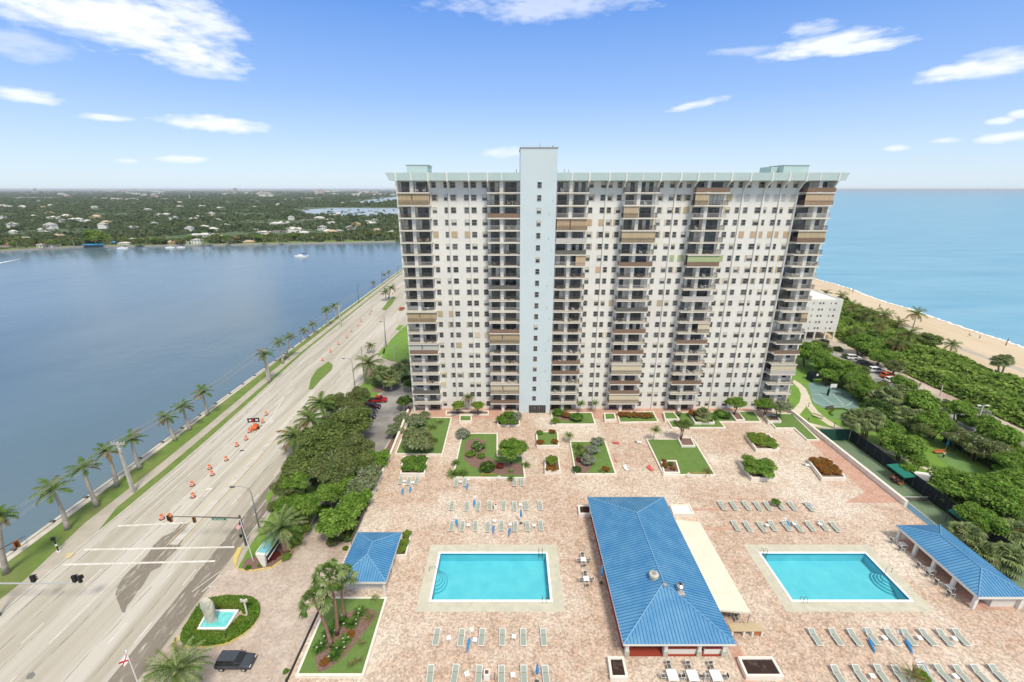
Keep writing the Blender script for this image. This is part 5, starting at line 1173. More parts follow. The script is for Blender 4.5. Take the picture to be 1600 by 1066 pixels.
# --- fountain island hedges
def hedge(path_, w, h, mats, label, zb, seed, group=None):
    P = [Vector(G(a, b, zb)[:2]) for a, b in path_]; R = np.random.RandomState(seed); V = []; mb = MB()
    for a, b in zip(P[:-1], P[1:]):
        d = b-a; L_ = d.length; d.normalize(); n = Vector((-d.y, d.x)); a2, b2 = a-d*.12, b+d*.12; q = w/2*.92
        mb.prism([tuple(a2+n*q), tuple(a2-n*q), tuple(b2-n*q), tuple(b2+n*q)], zb, zb+h*.84)
        for i in range(int(L_*520)):
            t = R.uniform(0, L_); s = R.uniform(-1, 1)
            if R.rand() < .5: p = a+d*t+n*s*w/2; c = np.array([p.x, p.y, zb+h*R.uniform(.93,1.06)])
            else: p = a+d*t+n*(1 if R.rand() < .5 else -1)*w/2*R.uniform(.94,1.08); c = np.array([p.x, p.y, zb+h*R.uniform(.1,1)])
            u = R.normal(size=3); u /= np.linalg.norm(u); v = np.cross(u, R.normal(size=3)); v /= np.linalg.norm(v); z = .085; V += [c-u*z, c+v*z*.6, c+u*z, c-v*z*.6]
    V = [tuple(v) for v in V]; b0 = len(mb.v); mb.v += V; mb.f += [tuple(b0+4*i+j for j in range(4)) for i in range(len(V)//4)]; mb.mi += [0]*(len(V)//4)
    o = mb.build('hedge', mats); return tag(o, label, 'hedge', group)
hedge([(293,1001),(294,989),(306,970),(316,952),(323,946),(350,941),(385,942),(397,949),(398,963),(388,978),(374,989),(355,999),(330,1003),(305,1004),(293,1001)], 1.25, .7, 'leaf_bright', 'outer dark green hedge ring around the fountain island', ZG+.05, 1)
hedge([(303,992),(313,972),(322,955)], .7, .6, 'leaf_lime', 'inner lime hedge left of the fountain pool', ZG+.05, 2); hedge([(338,948),(368,948),(383,951),(385,957)], .8, .6, 'leaf_lime', 'inner lime hedge behind the fountain pool', ZG+.05, 3)
hedge([(303,994),(352,995)], .8, .6, 'leaf_lime', 'inner lime hedge in front of the fountain pool', ZG+.05, 4); hedge([(357,992),(368,980),(381,967)], 1.0, .6, 'leaf_lime', 'inner lime hedge right of the fountain pool', ZG+.05, 5)
# --- right garden and beach road belt
rt = []
for k, px, py, r, h, l in (('bright',1262,553,24,4.5,'tall leafy tree beside the tower base and the path'),('bright',1290,566,22,4.5,'leafy tree beyond the basketball backboard'),('oak',1278,545,18,5,'dark tree between the tower and the white block'),
    ('bright',1316,574,20,4,'leafy tree left of the line of parked beach cars'),('grape',1294,586,13,3.5,'low tree with pale branches beside the basketball court'),('bright',1342,596,20,3.5,'bright tree between the court and the beach road'),
    ('oak',1333,607,12,3,'tree near the far end of the basketball court'),('bright',1360,612,18,3.5,'bright tree next to the small cars on the beach road'),('dark',1375,640,22,3,'dark undergrowth tree behind the sabal palms'),
    ('bright',1412,600,18,3.5,'bright tree covering the last parked beach car'),('grape',1435,628,26,4,'bright tree along the beach road beyond the sabal palms'),('oleander',1400,625,20,3,'grey green flowering tree beside the beach road'),
    ('bright',1412,698,31,4,'large bright canopy tree over the garden path'),('bright',1392,678,18,3.6,'bright canopy tree behind the tennis fence'),('grape',1436,722,14,2.8,'bright tree beside the tennis shelter and path'),('bright',1385,672,20,4,'leafy tree near the paired sabal palms'),
    ('bright',1462,662,26,4,'bright tree by the street lamp and bocce bench'),('oak',1443,674,16,3,'dark tree left of the bocce lawn'),('grape',1500,640,20,4,'bright tree at the tall street lamp'),('grape',1565,680,26,4,'bright tree at the right edge along the beach road'),
    ('oleander',1500,685,22,3,'pink tinged oleander above the bocce lawn'),('oleander',1530,700,24,3.2,'pale flowering oleander right of the bocce lawn'),('oleander',1565,712,24,3,'dry looking oleander near the right edge'),('bright',1540,662,18,4,'bright tree between street lamp and right edge'),
    ('bright',1500,762,36,4,'broad bright tree behind the second tennis shelter'),('bright',1548,775,40,4,'largest bright tree at the right behind the tennis fence'),('grape',1590,760,32,4,'bright tree cut by the right picture edge'),('bright',1530,810,30,3.4,'bright tree nearest the black tennis fence'),
    ('bright',1585,725,24,4,'bright tree above the right edge trees'),('bright',1600,800,26,3.6,'bright tree low at the right picture edge'),('grape',1420,735,12,2.4,'bright low tree beside the white cabana')):
    tree(k, px, py, r, h, l, trunks=2)
for (b, c, r, l) in (((1333,690),(1334,655),3.0,'left palm of the sabal trio by the green windscreen'),((1345,688),(1350,657),3.2,'middle palm of the sabal trio by the green windscreen'),((1351,690),(1362,655),3.2,'right palm of the sabal trio by the green windscreen'),
    ((1370,640),(1372,622),3.0,'sabal palm nearest the basketball court'),((1388,645),(1390,618),3.1,'sabal palm in the middle of the roadside row'),((1410,640),(1408,615),3.0,'sabal palm at the right of the roadside row'),
    ((1420,668),(1412,650),3.2,'left sabal palm of the pair above the canopy tree'),((1440,668),(1436,655),3.2,'right sabal palm of the pair above the canopy tree'),
    ((1512,860),(1511,838),2.9,'round sabal palm directly behind the right kiosk, upper one'),((1530,880),(1533,864),2.8,'round sabal palm directly behind the right kiosk, lower one'),((1570,890),(1574,872),3.0,'round sabal palm beside the far end of the black fence'),
    ((1585,850),(1583,835),3.2,'sabal palm at the right edge above the black fence end'),((1602,830),(1600,812),3.0,'sabal palm cut by the right picture edge')):
    palm('sabal', b, c, r, l, tr=.25, trm='brown_trunk')
hedge([(1478,690),(1500,702),(1530,720),(1560,738)], 1.6, 1.6, 'leaf_dark', 'dark clipped hedge behind the bocce lawn', ZG, 6)
hedge([(1300,650),(1296,645),(1303,639.5),(1318,639.5),(1327,643),(1330,651)], .5, .25, 'leaf_lime', 'low hedge ring around the putting green', ZG, 7)
for i, (x, y) in enumerate(((1296,604),(1318,610),(1338,622),(1350,632),(1362,640))): shrub('dark', x, y-4, 12, '%s dark bush bordering the basketball court' % fromleft(i, 5), ZG, sz=.7, lift=.6)
shrub('wine', 1500,800,9,'reddish bromeliads behind the black tennis fence',ZG); shrub('wine',1515,812,9,'dark red plants near the lower end of the black fence',ZG)
shrub('silver', 1414, 606, 13, 'silver grey buttonwood shrub beside the beach walk', ZG, lift=1.0); shrub('silver', 1530, 655, 13, 'silver grey shrub by the tall street lamp', ZG, lift=1.2)
for i, (x, y) in enumerate(((1278,548),(1294,560))): shrub('dark', x+30, y, 8, ['dark shrub in front of the white block parking','dark shrub left of the white parked car'][i], ZG)
# coconut palms behind the beach
cp = [((1262,478),(1262,461),3.8),((1290,474),(1290,458),3.6),((1316,476),(1315,462),3.8),((1330,500),(1332,479),4.6),((1344,505),(1347,488),3.6),((1357,512),(1360,489),4.6),((1378,512),(1382,492),4.6),((1372,532),(1371,508),4.4),((1403,520),(1405,504),4.0),
      ((1426,512),(1432,490),4.4),((1420,548),(1419,522),4.8),((1400,552),(1404,536),4.0),((1386,545),(1388,538),3.6)]
for i, (b, c, r) in enumerate(cp):
    palm('coco', b, c, r, ['coconut palm at the tower edge behind the white block','coconut palm above the left of the white block roof','coconut palm above the right of the white block roof','tall coconut palm at the right corner of the white block','coconut palm second right of the white block','coconut palm third right of the white block','coconut palm fourth right of the white block','coconut palm low in the scrub right of the white block','small leaning coconut palm at the edge of the sand','tallest coconut palm standing against the beach','coconut palm in the scrub below the tallest one','coconut palm low in the scrub near the parked cars','short coconut palm amid the dune scrub'][i], tr=.16)
palm('coco', (1484,552), (1488,538), 3.6, 'lone coconut palm on the sand beside the dune scrub', tr=.14)
palm('sabal', (1560,584), (1562,564), 2.6, 'left palm of the pair alone on the beach', tr=.2); palm('sabal', (1565,585), (1571,563), 2.6, 'right palm of the pair alone on the beach', tr=.2)
for k, px, py, r, h, l in (('bright',1348,540,24,4,'broad tree behind the parked beach cars'),('oak',1340,523,14,4,'dark tree between the white block and the palms'),('bright',1375,560,18,3,'bright tree beside the blue beach umbrella'),('oak',1448,532,17,3,'dark sea grape by the sand, round one'),('silver',1445,537,9,2,'grey bush inside the dune scrub'),('olive',1400,575,16,3,'olive tree beside the brick walk')):
    tree(k, px, py, r, h, l, trunks=2)
# dune scrub: one sea of leaves nobody could count
def scrub():
    R = np.random.RandomState(9); edge = []; nq = 46000
    bl = [(1600,596),(1567,584),(1523,568),(1478,552),(1465,542),(1428,521),(1394,505),(1342,479)]; E = sorted([(G(a,b,ZG).y, G(a,b,ZG).x) for a,b in bl]); ey = [e[0] for e in E]; ex = [e[1] for e in E]
    Y = 48+(255-48)*R.rand(nq)**1.5; xe = np.interp(Y, ey, ex)-1; x0 = np.where(Y < 150, 126.0, 126+(Y-150)*.18); X = x0+(xe-x0)*R.rand(nq)
    def hgt(x, y): return 1.9+1.3*np.sin(x*.31+2*np.sin(y*.13))*np.cos(y*.23+x*.07)+.55*np.sin(x*1.1+y*.6)*np.sin(y*.9-x*.4)+.35*np.sin(x*2.3-y*1.7)*np.cos(y*2.1)
    ed = np.minimum(np.clip((X-x0)/2.5, .15, 1), np.clip((xe-X)/4.0, .15, 1)); Z = ZG+hgt(X, Y)*ed+R.uniform(-.15,.35,nq)
    d = R.normal(size=(nq,3)); d[:,2] = np.abs(d[:,2])+.7; d /= np.linalg.norm(d,axis=1)[:,None]; t = np.cross(d, R.normal(size=(nq,3))); t /= np.linalg.norm(t,axis=1)[:,None]; b = np.cross(d,t)
    P = np.stack([X,Y,Z],1); s = (.34+.0022*Y)[:,None]*R.uniform(.6,1.3,(nq,1)); V = np.stack([P-t*s,P+b*s*.7,P+t*s-d*s*.2,P-b*s*.7],1).reshape(-1,3)
    me = npmesh('dune_scrub', V, np.arange(nq*4).reshape(nq,4), ['leaf_scrub']); o = tag(link('dune_scrub', me), kind='stuff')
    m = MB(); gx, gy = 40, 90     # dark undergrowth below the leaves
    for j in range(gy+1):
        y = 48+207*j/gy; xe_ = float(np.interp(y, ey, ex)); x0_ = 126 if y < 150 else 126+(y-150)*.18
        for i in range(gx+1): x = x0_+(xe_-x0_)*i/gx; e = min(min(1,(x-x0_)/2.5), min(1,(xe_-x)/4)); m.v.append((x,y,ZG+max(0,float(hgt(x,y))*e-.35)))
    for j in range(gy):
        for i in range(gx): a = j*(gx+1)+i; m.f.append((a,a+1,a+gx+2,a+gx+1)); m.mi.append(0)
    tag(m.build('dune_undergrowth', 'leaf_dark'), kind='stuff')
scrub()
# --- woods across the lagoon
def farwood():
    R = np.random.RandomState(4)
    def tmpl(seed, n, kind):
        r = np.random.RandomState(seed)
        if kind == 'round':
            d = r.normal(size=(n,3)); d[:,2] = np.abs(d[:,2]); d /= np.linalg.norm(d,axis=1)[:,None]; P = d*np.array([1,1,.85])*r.uniform(.75,1.05,(n,1))
            s = .34
        else:
            a = r.uniform(0,2*pi,n); rr = r.uniform(.1,.9,n); P = np.stack([rr*np.cos(a), rr*np.sin(a), 1.9-.5*rr*rr+r.uniform(-.1,.1,n)],1)*np.array([.75,.75,1]); d = np.stack([np.cos(a)*.3,np.sin(a)*.3,np.ones(n)],1); d /= np.linalg.norm(d,axis=1)[:,None]; s = .26
        t = np.cross(d, r.normal(size=(n,3))); t /= np.linalg.norm(t,axis=1)[:,None]; b = np.cross(d,t)
        return np.stack([P-t*s,P+b*s*.8,P+t*s,P-b*s*.8],1).reshape(-1,3)
    T_ = [tmpl(i, 34, 'round') for i in range(4)]+[tmpl(9+i, 16, 'palm') for i in range(3)]
    VV = []; sx = [p[0] for p in shore]; sy = [p[1] for p in shore]
    def add(n, y0, y1, smin, smax, pw):
        for _ in range(n):
            Y = y0+(y1-y0)*R.rand()**pw; lo, hi = -1.2*Y-20, -.20*Y; X = R.uniform(lo, hi); ys = np.interp(X, sx, sy)+9
            if Y < ys+ (0 if R.rand()<.4 else 40): continue
            v = G_px(X, Y)
            if inlet(v): continue
            if clump(X, Y) < R.uniform(-.9,-.2) and Y < 1500: continue
            s = R.uniform(smin, smax); ty = T_[R.randint(4) if R.rand() < .78 else 4+R.randint(3)]
            c, sn = cos(s*99), sin(s*99); q = ty.copy(); x = q[:,0]*c-q[:,1]*sn; y = q[:,0]*sn+q[:,1]*c
            VV.append(np.stack([x*s+X, y*s+Y, q[:,2]*s*R.uniform(.8,1.3)-2+R.uniform(0,1)],1))
    def clump(x, y): return sin(x*.021+1.3*sin(y*.017))+cos(y*.026+.6*sin(x*.011))
    def G_px(X, Y): r = (H+1.6)/Y; v = FP*(r*CP-SP)/(CP+r*SP); return (800+X*(FP*CP-v*SP)/Y, 533+v)
    def inlet(p): return (324 < p[1] < 336.5 and p[0] > 455+abs(330-p[1])*4) or (306 < p[1] < 316.5 and p[0] > 550 and abs(p[1]-(316-(p[0]-560)*.1)) < 3.4)
    add(5200, 470, 820, 3.0, 6.2, 1.25); add(5200, 780, 1700, 4.0, 8.0, 1.2); add(3800, 1600, 4200, 6, 12, 1.3); add(2600, 4000, 14000, 10, 17, 1.5)
    V = np.concatenate(VV); o = link('far_wood', npmesh('far_wood', V, np.arange(len(V)).reshape(-1,4), ['leaf_far'])); tag(o, kind='stuff')
farwood()
for i in range(46):
    x = -4+i*13.8+rv.uniform(-5,5); b = G(x, float(np.interp(x,[0,618],[393.5,378.5]))-rv.uniform(1.5,7), ZG); r = rv.uniform(3.4,5); h = rv.uniform(5,9)
    o = empty('palm_tree', b, rv.uniform(0,6), 1, 'distant palm on the far lagoon shore behind its sea wall', 'palm tree', 'palms on the far lagoon shore'); m = MB(); m.tube([(0,0,0),(.3,0,h)], [.3,.2], 5); m.build('trunk','palm_trunk',o); c = link('crown', nxt('coco'), o); c.location = (.3,0,h); c.scale = (r,r,r)
tree('limebush', 149, 372, 15, 7, 'big yellow green tree above the blue pool on the far shore'); 
for i in range(34):
    x = 5+i*18.3+rv.uniform(-6,6); y = float(np.interp(x,[0,618],[390,375]))-rv.uniform(0,6)
    if 120 < x < 185: continue
    b = G(x, y, ZG); r = rv.uniform(4,7)
    o = empty('broadleaf_tree', b, rv.uniform(0,6), 1, 'distant round tree near the far lagoon shore', 'tree', 'trees on the far lagoon shore'); m = MB(); m.tube([(0,0,0),(0,0,r*.8)], [.4,.3], 5); m.build('trunk','trunk',o); c = link('crown', nxt(('oak','bright','olive')[i%3]), o); c.location = (0,0,r*.75); c.scale = (r,r,r*.8)
ub_ = [(470,790,15),(505,800,14),(520,845,12),(545,835,14),(500,752,16),(585,755,11),(430,790,12),(480,690,14),(495,720,16),(590,735,11)]
for i, (x, y, r) in enumerate(sorted(ub_)): shrub(('oak','bright','olive','dark')[i % 4], x, y+6, r, 'understory bush of the tree belt left of the terrace, %s' % fromleft(i, len(ub_)), ZG, sz=.9, lift=.6, group='bushes beneath the left tree belt')
ub2 = [(1285,584,12),(1330,596,12),(1345,622,15),(1362,632,14),(1378,655,14),(1395,650,15),(1420,645,16),(1445,655,16),(1490,790,20),(1520,795,22),(1560,812,22),(1480,640,14),(1510,665,15),(1540,685,16),(1570,700,16),(1600,720,18),(1600,780,20),(1525,765,20),(1570,790,20),(1340,585,14),(1378,610,13),(1540,830,18),(1395,625,14),(1575,750,20)]
for i, (x, y, r) in enumerate(sorted(ub2)): shrub(('bright','grape','oak')[i % 3], x, y+4, r*1.15, 'understory bush between garden and beach road, %s' % ('%s from left' % ordn(i)), ZG, sz=.9, lift=.7, group='bushes beneath the right tree belt')
# ------------------------------------------------------------ houses across the lagoon
def housemesh(w, d, h, rh, wallm, roofm):
    parts = []; m = MB(); m.box(-w/2,-d/2,0,w/2,d/2,h); parts.append(('wall', m.mesh('wall', wallm)))
    m = MB(); o = .6; hw, hd = w/2+o, d/2+o; s = min(hw, hd); ex, ey = max(hw-s, 0.01), max(hd-s, 0.01)
    A,B,C,D = (-hw,-hd,h),(hw,-hd,h),(hw,hd,h),(-hw,hd,h); E,F_ = ((-ex,0,h+rh),(ex,0,h+rh)) if hw >= hd else ((0,-ey,h+rh),(0,ey,h+rh))
    if hw >= hd: m.face([A,B,F_,E]); m.face([B,C,F_]); m.face([C,D,E,F_]); m.face([D,A,E])
    else: m.face([A,B,E]); m.face([B,C,F_,E]); m.face([C,D,F_]); m.face([D,A,E,F_])
    m.face([D,C,B,A]); parts.append(('roof', m.mesh('roof', roofm)))
    n = max(2, int(w/4))
    for fl_ in range(1 if h < 4.5 else 2):
        for i in range(n):
            m = MB(); x = -w/2+w*(i+.5)/n; m.box(x-.8,-d/2-.06,.9+fl_*3,x+.8,-d/2+.02,2.3+fl_*3); parts.append(('window', m.mesh('window','dark_glass')))
    return parts
HM = [housemesh(16,10,3.2,2.2,'wall_pale','roof_pale'), housemesh(14,11,6.2,2.4,'white_paint','roof_grey'), housemesh(18,10,3.2,2.4,'wall_yellow','roof_tan'), housemesh(13,10,6.2,2.6,'wall_aqua','roof_pale'),
      housemesh(20,11,3.4,1.6,'white_paint','roof_pale'), housemesh(16,10,3.2,2.6,'wall_pink','roof_red'), housemesh(12,9,6.4,2.6,'wall_yellow','roof_tan')]
HD = ['pale house with light roof','two storey white house with grey roof','yellow house with tan roof','two storey aqua house with light roof','long white house with low roof','pink house with red roof','two storey yellow house with tan roof']
hs = [(8,386,5,.8),(32,378,0,1.2),(52,379,4,1.1),(88,372,2,1),(70,387,4,1),(165,387,4,.7),(230,388,2,.8),(262,386,0,.8),(292,384,1,.8),(305,371,4,1),(322,371,4,1.2),(365,376,5,.9),(380,382,2,.7),(410,366,4,.9),(418,370,2,.9),(455,364,1,1.1),(472,367,0,1),(490,376,2,.8),(502,360,1,.9),(512,368,3,1),(527,367,1,.9),(548,362,1,1.1),(560,370,4,.8),(580,365,2,1.1),(588,366,6,1),(600,370,1,.6),(612,368,3,.8),(582,350,4,1),(130,373,0,.7),(205,377,0,.7),(215,364,4,.6),(345,373,0,.8),(395,361,0,.7),(437,376,4,.8)]
for i, (x, y, k, s) in enumerate(hs):
    b = G(x, y, ZG); place(HM[k], 'house', '%s, %s from left along far shore' % (HD[k], ordn(sorted(h_[0] for h_ in hs).index(x))), 'house', 'houses along the far shore', (b.x, max(b.y+4, float(np.interp(b.x, [p[0] for p in shore], [p[1] for p in shore]))+11), ZG), rv.uniform(-.15,.15), s*.85)
for i in range(62):
    y = 318+50*rv.random()**.9; x = rv.uniform(0, 612)
    if (322 < y < 338 and x > 450) : continue
    b = G(x, y, ZG); k = rv.choice((0,0,1,2,4,4,4)); s = rv.uniform(.6,1.0)*(1+max(0,(345-y))*.015)
    place(HM[k][:2], 'house', '%s showing above the inland woods across the lagoon' % HD[k], 'house', 'houses in the inland woods, '+HD[k].split(' with')[0], (b.x, b.y, ZG+1.5), rv.uniform(-.4,.4), (s, s*.8, s*1.35))
# towns and towers near the horizon
bm_ = {c: (lambda m: m.box(-.5,-.5,0,.5,.5,1) and m.mesh('block', c))(MB()) for c in ('wall_pale','roof_pale','wall_pink','white_paint','roof_grey')}
def farblock(x0, x1, y, ytop, label, c='wall_pale', group=None):
    a = G(x0, y, ZG); b = G(x1, y, ZG); top = AY((x0+x1)/2, ytop, a.y).z
    r = empty('building', ((a.x+b.x)/2, a.y, ZG), 0, 1, label, 'building', group); m = MB().use(c); w = (b.x-a.x)/2; h = top-ZG; m.box(-w,-w*.4,0,w,w*.4,h); m.build('wall', None, r)
    m = MB(); n = max(3, int((x1-x0)*1.2)); 
    for q in range(max(1, int(h/9))): m.box(-w*.92,-w*.4-.5,h*(q+.35)/max(1, int(h/9)),w*.92,-w*.4+.1,h*(q+.65)/max(1, int(h/9)))
    m.build('window_band', 'roof_grey', r); m = MB(); m.box(-w*1.02,-w*.42,h,w*1.02,w*.42,h+max(1,h*.04)); m.build('roof', 'roof_pale', r); return r
for x0,x1,y,t,l,c in ((492,497,304,297.5,'grey tower under the red topped block near the horizon','wall_pale'),(497,504,303,296.2,'red topped tower block near the horizon','wall_pink'),(366,371,303,294.5,'dark tower rising at the horizon, middle of the mainland','roof_grey'),(208,214,299,295.3,'pale twin tower on the horizon at the left','wall_pale'),
    (55,58,303,294.5,'thin tower on the left horizon','roof_grey'),(296,297.5,312,305,'thin white tower above the woods','white_paint'),(176,190,314,309.5,'cream stepped hotel in the inland woods','wall_pale'),(198,214,314,310.5,'cream low hotel right of the stepped one','wall_pale'),
    (150,170,311,309,'white low building left of the cream hotel','wall_pale'),(30,78,311,308.6,'very long white warehouse on the left horizon','white_paint'),(52,72,315.5,314,'long pale shed below the left warehouse','wall_pale'),(250,272,312,310.6,'long cream warehouse in the inland woods','wall_pale'),(590,593,296,291.5,'thin tower at the horizon beside the apartment tower','roof_grey'),
    (446,462,312.5,311,'cream hall left of the red topped tower','wall_pale'),(470,500,310.5,309.3,'long cream hall below the red topped tower','wall_pale')):
    farblock(x0, x1, y, t, l, c)
for i in range(70):
    y = 298.3+rv.random()**1.5*11; x = rv.choice((rv.uniform(0,612), rv.uniform(180,260), rv.uniform(340,430), rv.uniform(500,600))); w = rv.uniform(3,15); c = rv.choice(('wall_pale','roof_pale','wall_pink','white_paint'))
    a = G(x, y, ZG); b = G(x+w, y, ZG); o = link('building', bm_[c]); o.location = ((a.x+b.x)/2, a.y, ZG+2); o.scale = (b.x-a.x, (b.x-a.x)*.3, 8+ (a.y*.0016)*rv.uniform(.6,1.6)); tag(o, 'small %s building block far off near the mainland horizon' % {'wall_pale':'cream','roof_pale':'pale grey','wall_pink':'pinkish','white_paint':'white'}[c], 'building', 'far buildings near the horizon, '+c.split('_')[-1])
m = MB(); m.sheet(xy([(127,383.5),(160,383),(162,380),(131,380.5)], -.5), -.5); o = m.build('swimming_pool','pool_cyan'); tag(o, 'bright blue pool terrace on the far shore under the yellow green tree', 'swimming pool')
m = MB(); m.sheet(xy([(172,379.5),(198,379),(196,377),(174,377.5)], -.5), -.5); o = m.build('swimming_pool','pool_cyan'); tag(o, 'smaller blue pool on the far shore right of the bright one', 'swimming pool')
# boats
def boatproto(L_, mast):
    parts = []; m = MB(); 
    for s in (-1, 1):
        P = []; n = 8
        for i in range(n+1):
            t = i/n; w = .75*sin(min(1, (1-t)*2.2+.12)*pi/2); x = -L_/2+L_*t; P.append((x, w))
        m.prism([(x, s*1.8+w) for x, w in P]+[(x, s*1.8-w) for x, w in P[::-1]], 0, 1.3, True)
    m.box(-L_*.32,-1.9,1.05,L_*.2,1.9,1.45); parts.append(('hull', m.mesh('hull','hull_white'), []))
    m = MB(); m.box(-L_*.18,-1.4,1.45,L_*.12,1.4,2.2); parts.append(('cabin', m.mesh('cabin','hull_white'), [('window', (lambda q: q.box(-L_*.18-.02,-1.2,1.6,L_*.125,-1.41,2.0) and q.mesh('window','car_glass'))(MB()))]))
    if mast: m = MB(); m.tube([(L_*.05,0,1.4),(L_*.05,0,13)], .1, 6); m.tube([(L_*.05,0,3),(-L_*.38,0,3)], .08, 6); parts.append(('mast', m.mesh('mast','galv'))); m = MB(); m.tube([(L_*.03,0,3.15),(-L_*.36,0,3.2)], [.35,.2], 8); m.box(-L_*.42,-1.5,2.6,-L_*.18,1.5,2.7); parts.append(('sail_cover', m.mesh('sail_cover','cover_blue')))
    return parts
b = G(471,401.5,-3.05); place(boatproto(11,True),'sailboat','white catamaran sailboat with blue sail cover moored on the lagoon','sailboat',None,b,pi-.15,1)
for i,(x,y,s) in enumerate(((192,389,.55),(266,388,.5),(283,387.5,.45))): b = G(x,y-.3,-3.0); place(boatproto(9,False)[:2],'motorboat','white motorboat docked at the far shore, %s of three' % ['leftmost','middle','rightmost'][i],'boat','motorboats at the far shore',b,.1,s*1.6)

# ------------------------------------------------------------ vehicles
def carproto(kind, paint):
    """x forward, z up, wheels on z = 0"""
    if kind == 'suv': L_, W, body, cab, zt = 4.7, 1.9, [(-2.35,.45),(-2.33,1.0),(-2.2,1.12),(1.05,1.12),(2.1,.98),(2.33,.8),(2.35,.42)], [(-2.15,1.12),(-1.95,1.68),(.35,1.70),(1.15,1.12)], 1.72
    elif kind == 'sedan': L_, W, body, cab, zt = 4.6, 1.82, [(-2.3,.42),(-2.28,.92),(-1.5,.98),(1.0,.98),(2.1,.85),(2.28,.7),(2.3,.4)], [(-1.65,.98),(-1.0,1.42),(.25,1.44),(1.15,.98)], 1.44
    else: L_, W, body, cab, zt = 5.4, 1.95, [(-2.7,.5),(-2.7,1.1),(-.6,1.1),(1.4,1.15),(2.5,1.05),(2.7,.85),(2.7,.45)], [(-.65,1.12),(-.55,1.78),(.75,1.8),(1.45,1.15)], 1.8
    hw = W/2
    def loft(prof, w0, w1, matn, name, zb=.32):
        m = MB().use(matn); n = len(prof); pts = prof; b = 0; zl = min(p[1] for p in pts); zh = max(p[1] for p in pts)
        secs = []
        for s, k in ((-1,1.0),(-.94,1),( .94,1),(1,1.0)):
            pass
        def wz(z): return w0+(w1-w0)*((z-zl)/(zh-zl+1e-6))
        rows = []
        for f in (-1,-.93,.93,1):
            rows.append([(x*(1 if abs(f) < 1 else .985), f*wz(z), z if abs(f) < 1 else z-(.04 if z > zl else -.03)) for x, z in pts])
        for r_ in rows: m.v += r_
        for j in range(3):
            for i in range(n):
                a, c = j*n+i, j*n+(i+1) % n; m.f.append((a, c, c+n, a+n)); m.mi.append(0)
        m.f.append(tuple(range(n))); m.mi.append(0); m.f.append(tuple(3*n+i for i in range(n))[::-1]); m.mi.append(0)
        me = m.mesh(name)
        import bmesh
        bm = bmesh.new(); bm.from_mesh(me); bmesh.ops.recalc_face_normals(bm, faces=bm.faces); bmesh.ops.bevel(bm, geom=[e for e in bm.edges if len(e.link_faces) == 2 and e.calc_face_angle(0) > .35], offset=.07, segments=2, affect='EDGES'); bm.to_mesh(me); bm.free(); me.polygons.foreach_set('use_smooth', [False]*len(me.polygons)); return me
    parts = [('body', loft(body, hw, hw*.97, paint, 'body'), []), ('cabin', loft(cab, hw*.94, hw*.78, 'car_glass', 'cabin'), [])]
    m = MB(); (xa,za),(xb,zb),(xc,zc),(xd,zd) = cab; m.prism([(xb-.05,-hw*.76),(xc+.08,-hw*.76),(xc+.08,hw*.76),(xb-.05,hw*.76)], zt-.03, zt+.03)
    for s in (-1,1):
        for (p, q) in (((xa,za),(xb,zb)),((xc,zc),(xd,zd))): m.tube([(p[0],s*hw*.92,p[1]),(q[0],s*hw*.77,q[1])], .05, 4)
        xm = (xb+xc)/2-.1; m.tube([(xm,s*hw*.93,za),(xm,s*hw*.78,zt)], .04, 4)
    parts.append(('roof', m.mesh('roof', paint)))
    if kind == 'pickup': m = MB(); m.box(-2.6,-hw*.85,1.101,-.75,hw*.85,1.105); parts.append(('bed', m.mesh('bed','black')))
    for x in (-L_*.305, L_*.315):
        for s in (-1,1):
            m = MB(); m.tube([(x,s*(hw-.2),.34),(x,s*(hw+.02),.34)], .34, 14); t = m.mesh('wheel','rubber'); m = MB(); m.tube([(x,s*(hw+.0),.34),(x,s*(hw+.035),.34)], .2, 10); parts.append(('wheel', t, [('rim', m.mesh('rim','galv'))]))
    for s in (-1,1):
        m = MB(); m.cbox((L_/2-.06,s*hw*.72,.74),(.12,.36,.15)); parts.append(('headlight', m.mesh('headlight','lamp_lens'))); m = MB(); m.cbox((-L_/2+.03,s*hw*.78,.86),(.1,.26,.2)); parts.append(('tail_light', m.mesh('tail_light','tail_red')))
        m = MB(); m.cbox((.75,s*(hw+.08),1.08),(.16,.2,.13)); parts.append(('mirror', m.mesh('mirror', paint)))
    return parts
cars = [('suv','car_navy',(370,1039),'dark blue grey hatchback turning on the brick driveway',0.0,.93),('pickup','car_red',(591,628),'red pickup truck at the far end of the parking row',0.05,.92),('suv','car_wine',(582,638.5),'dark wine red car parked beside the red pickup',0,.95),('sedan','car_black',(576,646),'black sedan third from the red pickup',0,1),('suv','car_black',(573,653.5),'black car nearest the oak in the parking row',0,1),
    ('suv','car_white',(1333,561.5),'white car farthest along the beach road',-.12,1),('sedan','car_silver',(1343,567),'dark grey car behind the first white beach car',-.12,1),('suv','car_black',(1350,572),'black car third in the beach road line',-.05,1),('suv','car_white',(1369,581.5),'white car in the middle of the beach road line',-.1,1),('suv','car_orange',(1388,590),'orange red car on the beach road',0.1,1),('suv','car_white',(1394,597),'white car nearest the silver shrub on the beach road',.1,.95),
    ('sedan','car_silver',(549,735),'pale car half hidden between oak and sea grapes',1.3,1),('sedan','car_white',(560,722),'white car glimpsed between the trees of the lane',1.3,1),('sedan','car_orange',(628,484),'small red car on the distant lagoon road',1.4,.9),('suv','car_black',(1287,536),'dark car parked under the white beach block',1.5,.9)]
pcache = {}
for k, c, p, l, rz, s in cars:
    if (k, c) not in pcache: pcache[(k, c)] = carproto(k, c)
    g = G(p[0], p[1], ZG+.02); place(pcache[(k, c)], 'pickup_truck' if k == 'pickup' else 'parked_car', l, 'pickup truck' if k == 'pickup' else 'car', None, g, rz, s)

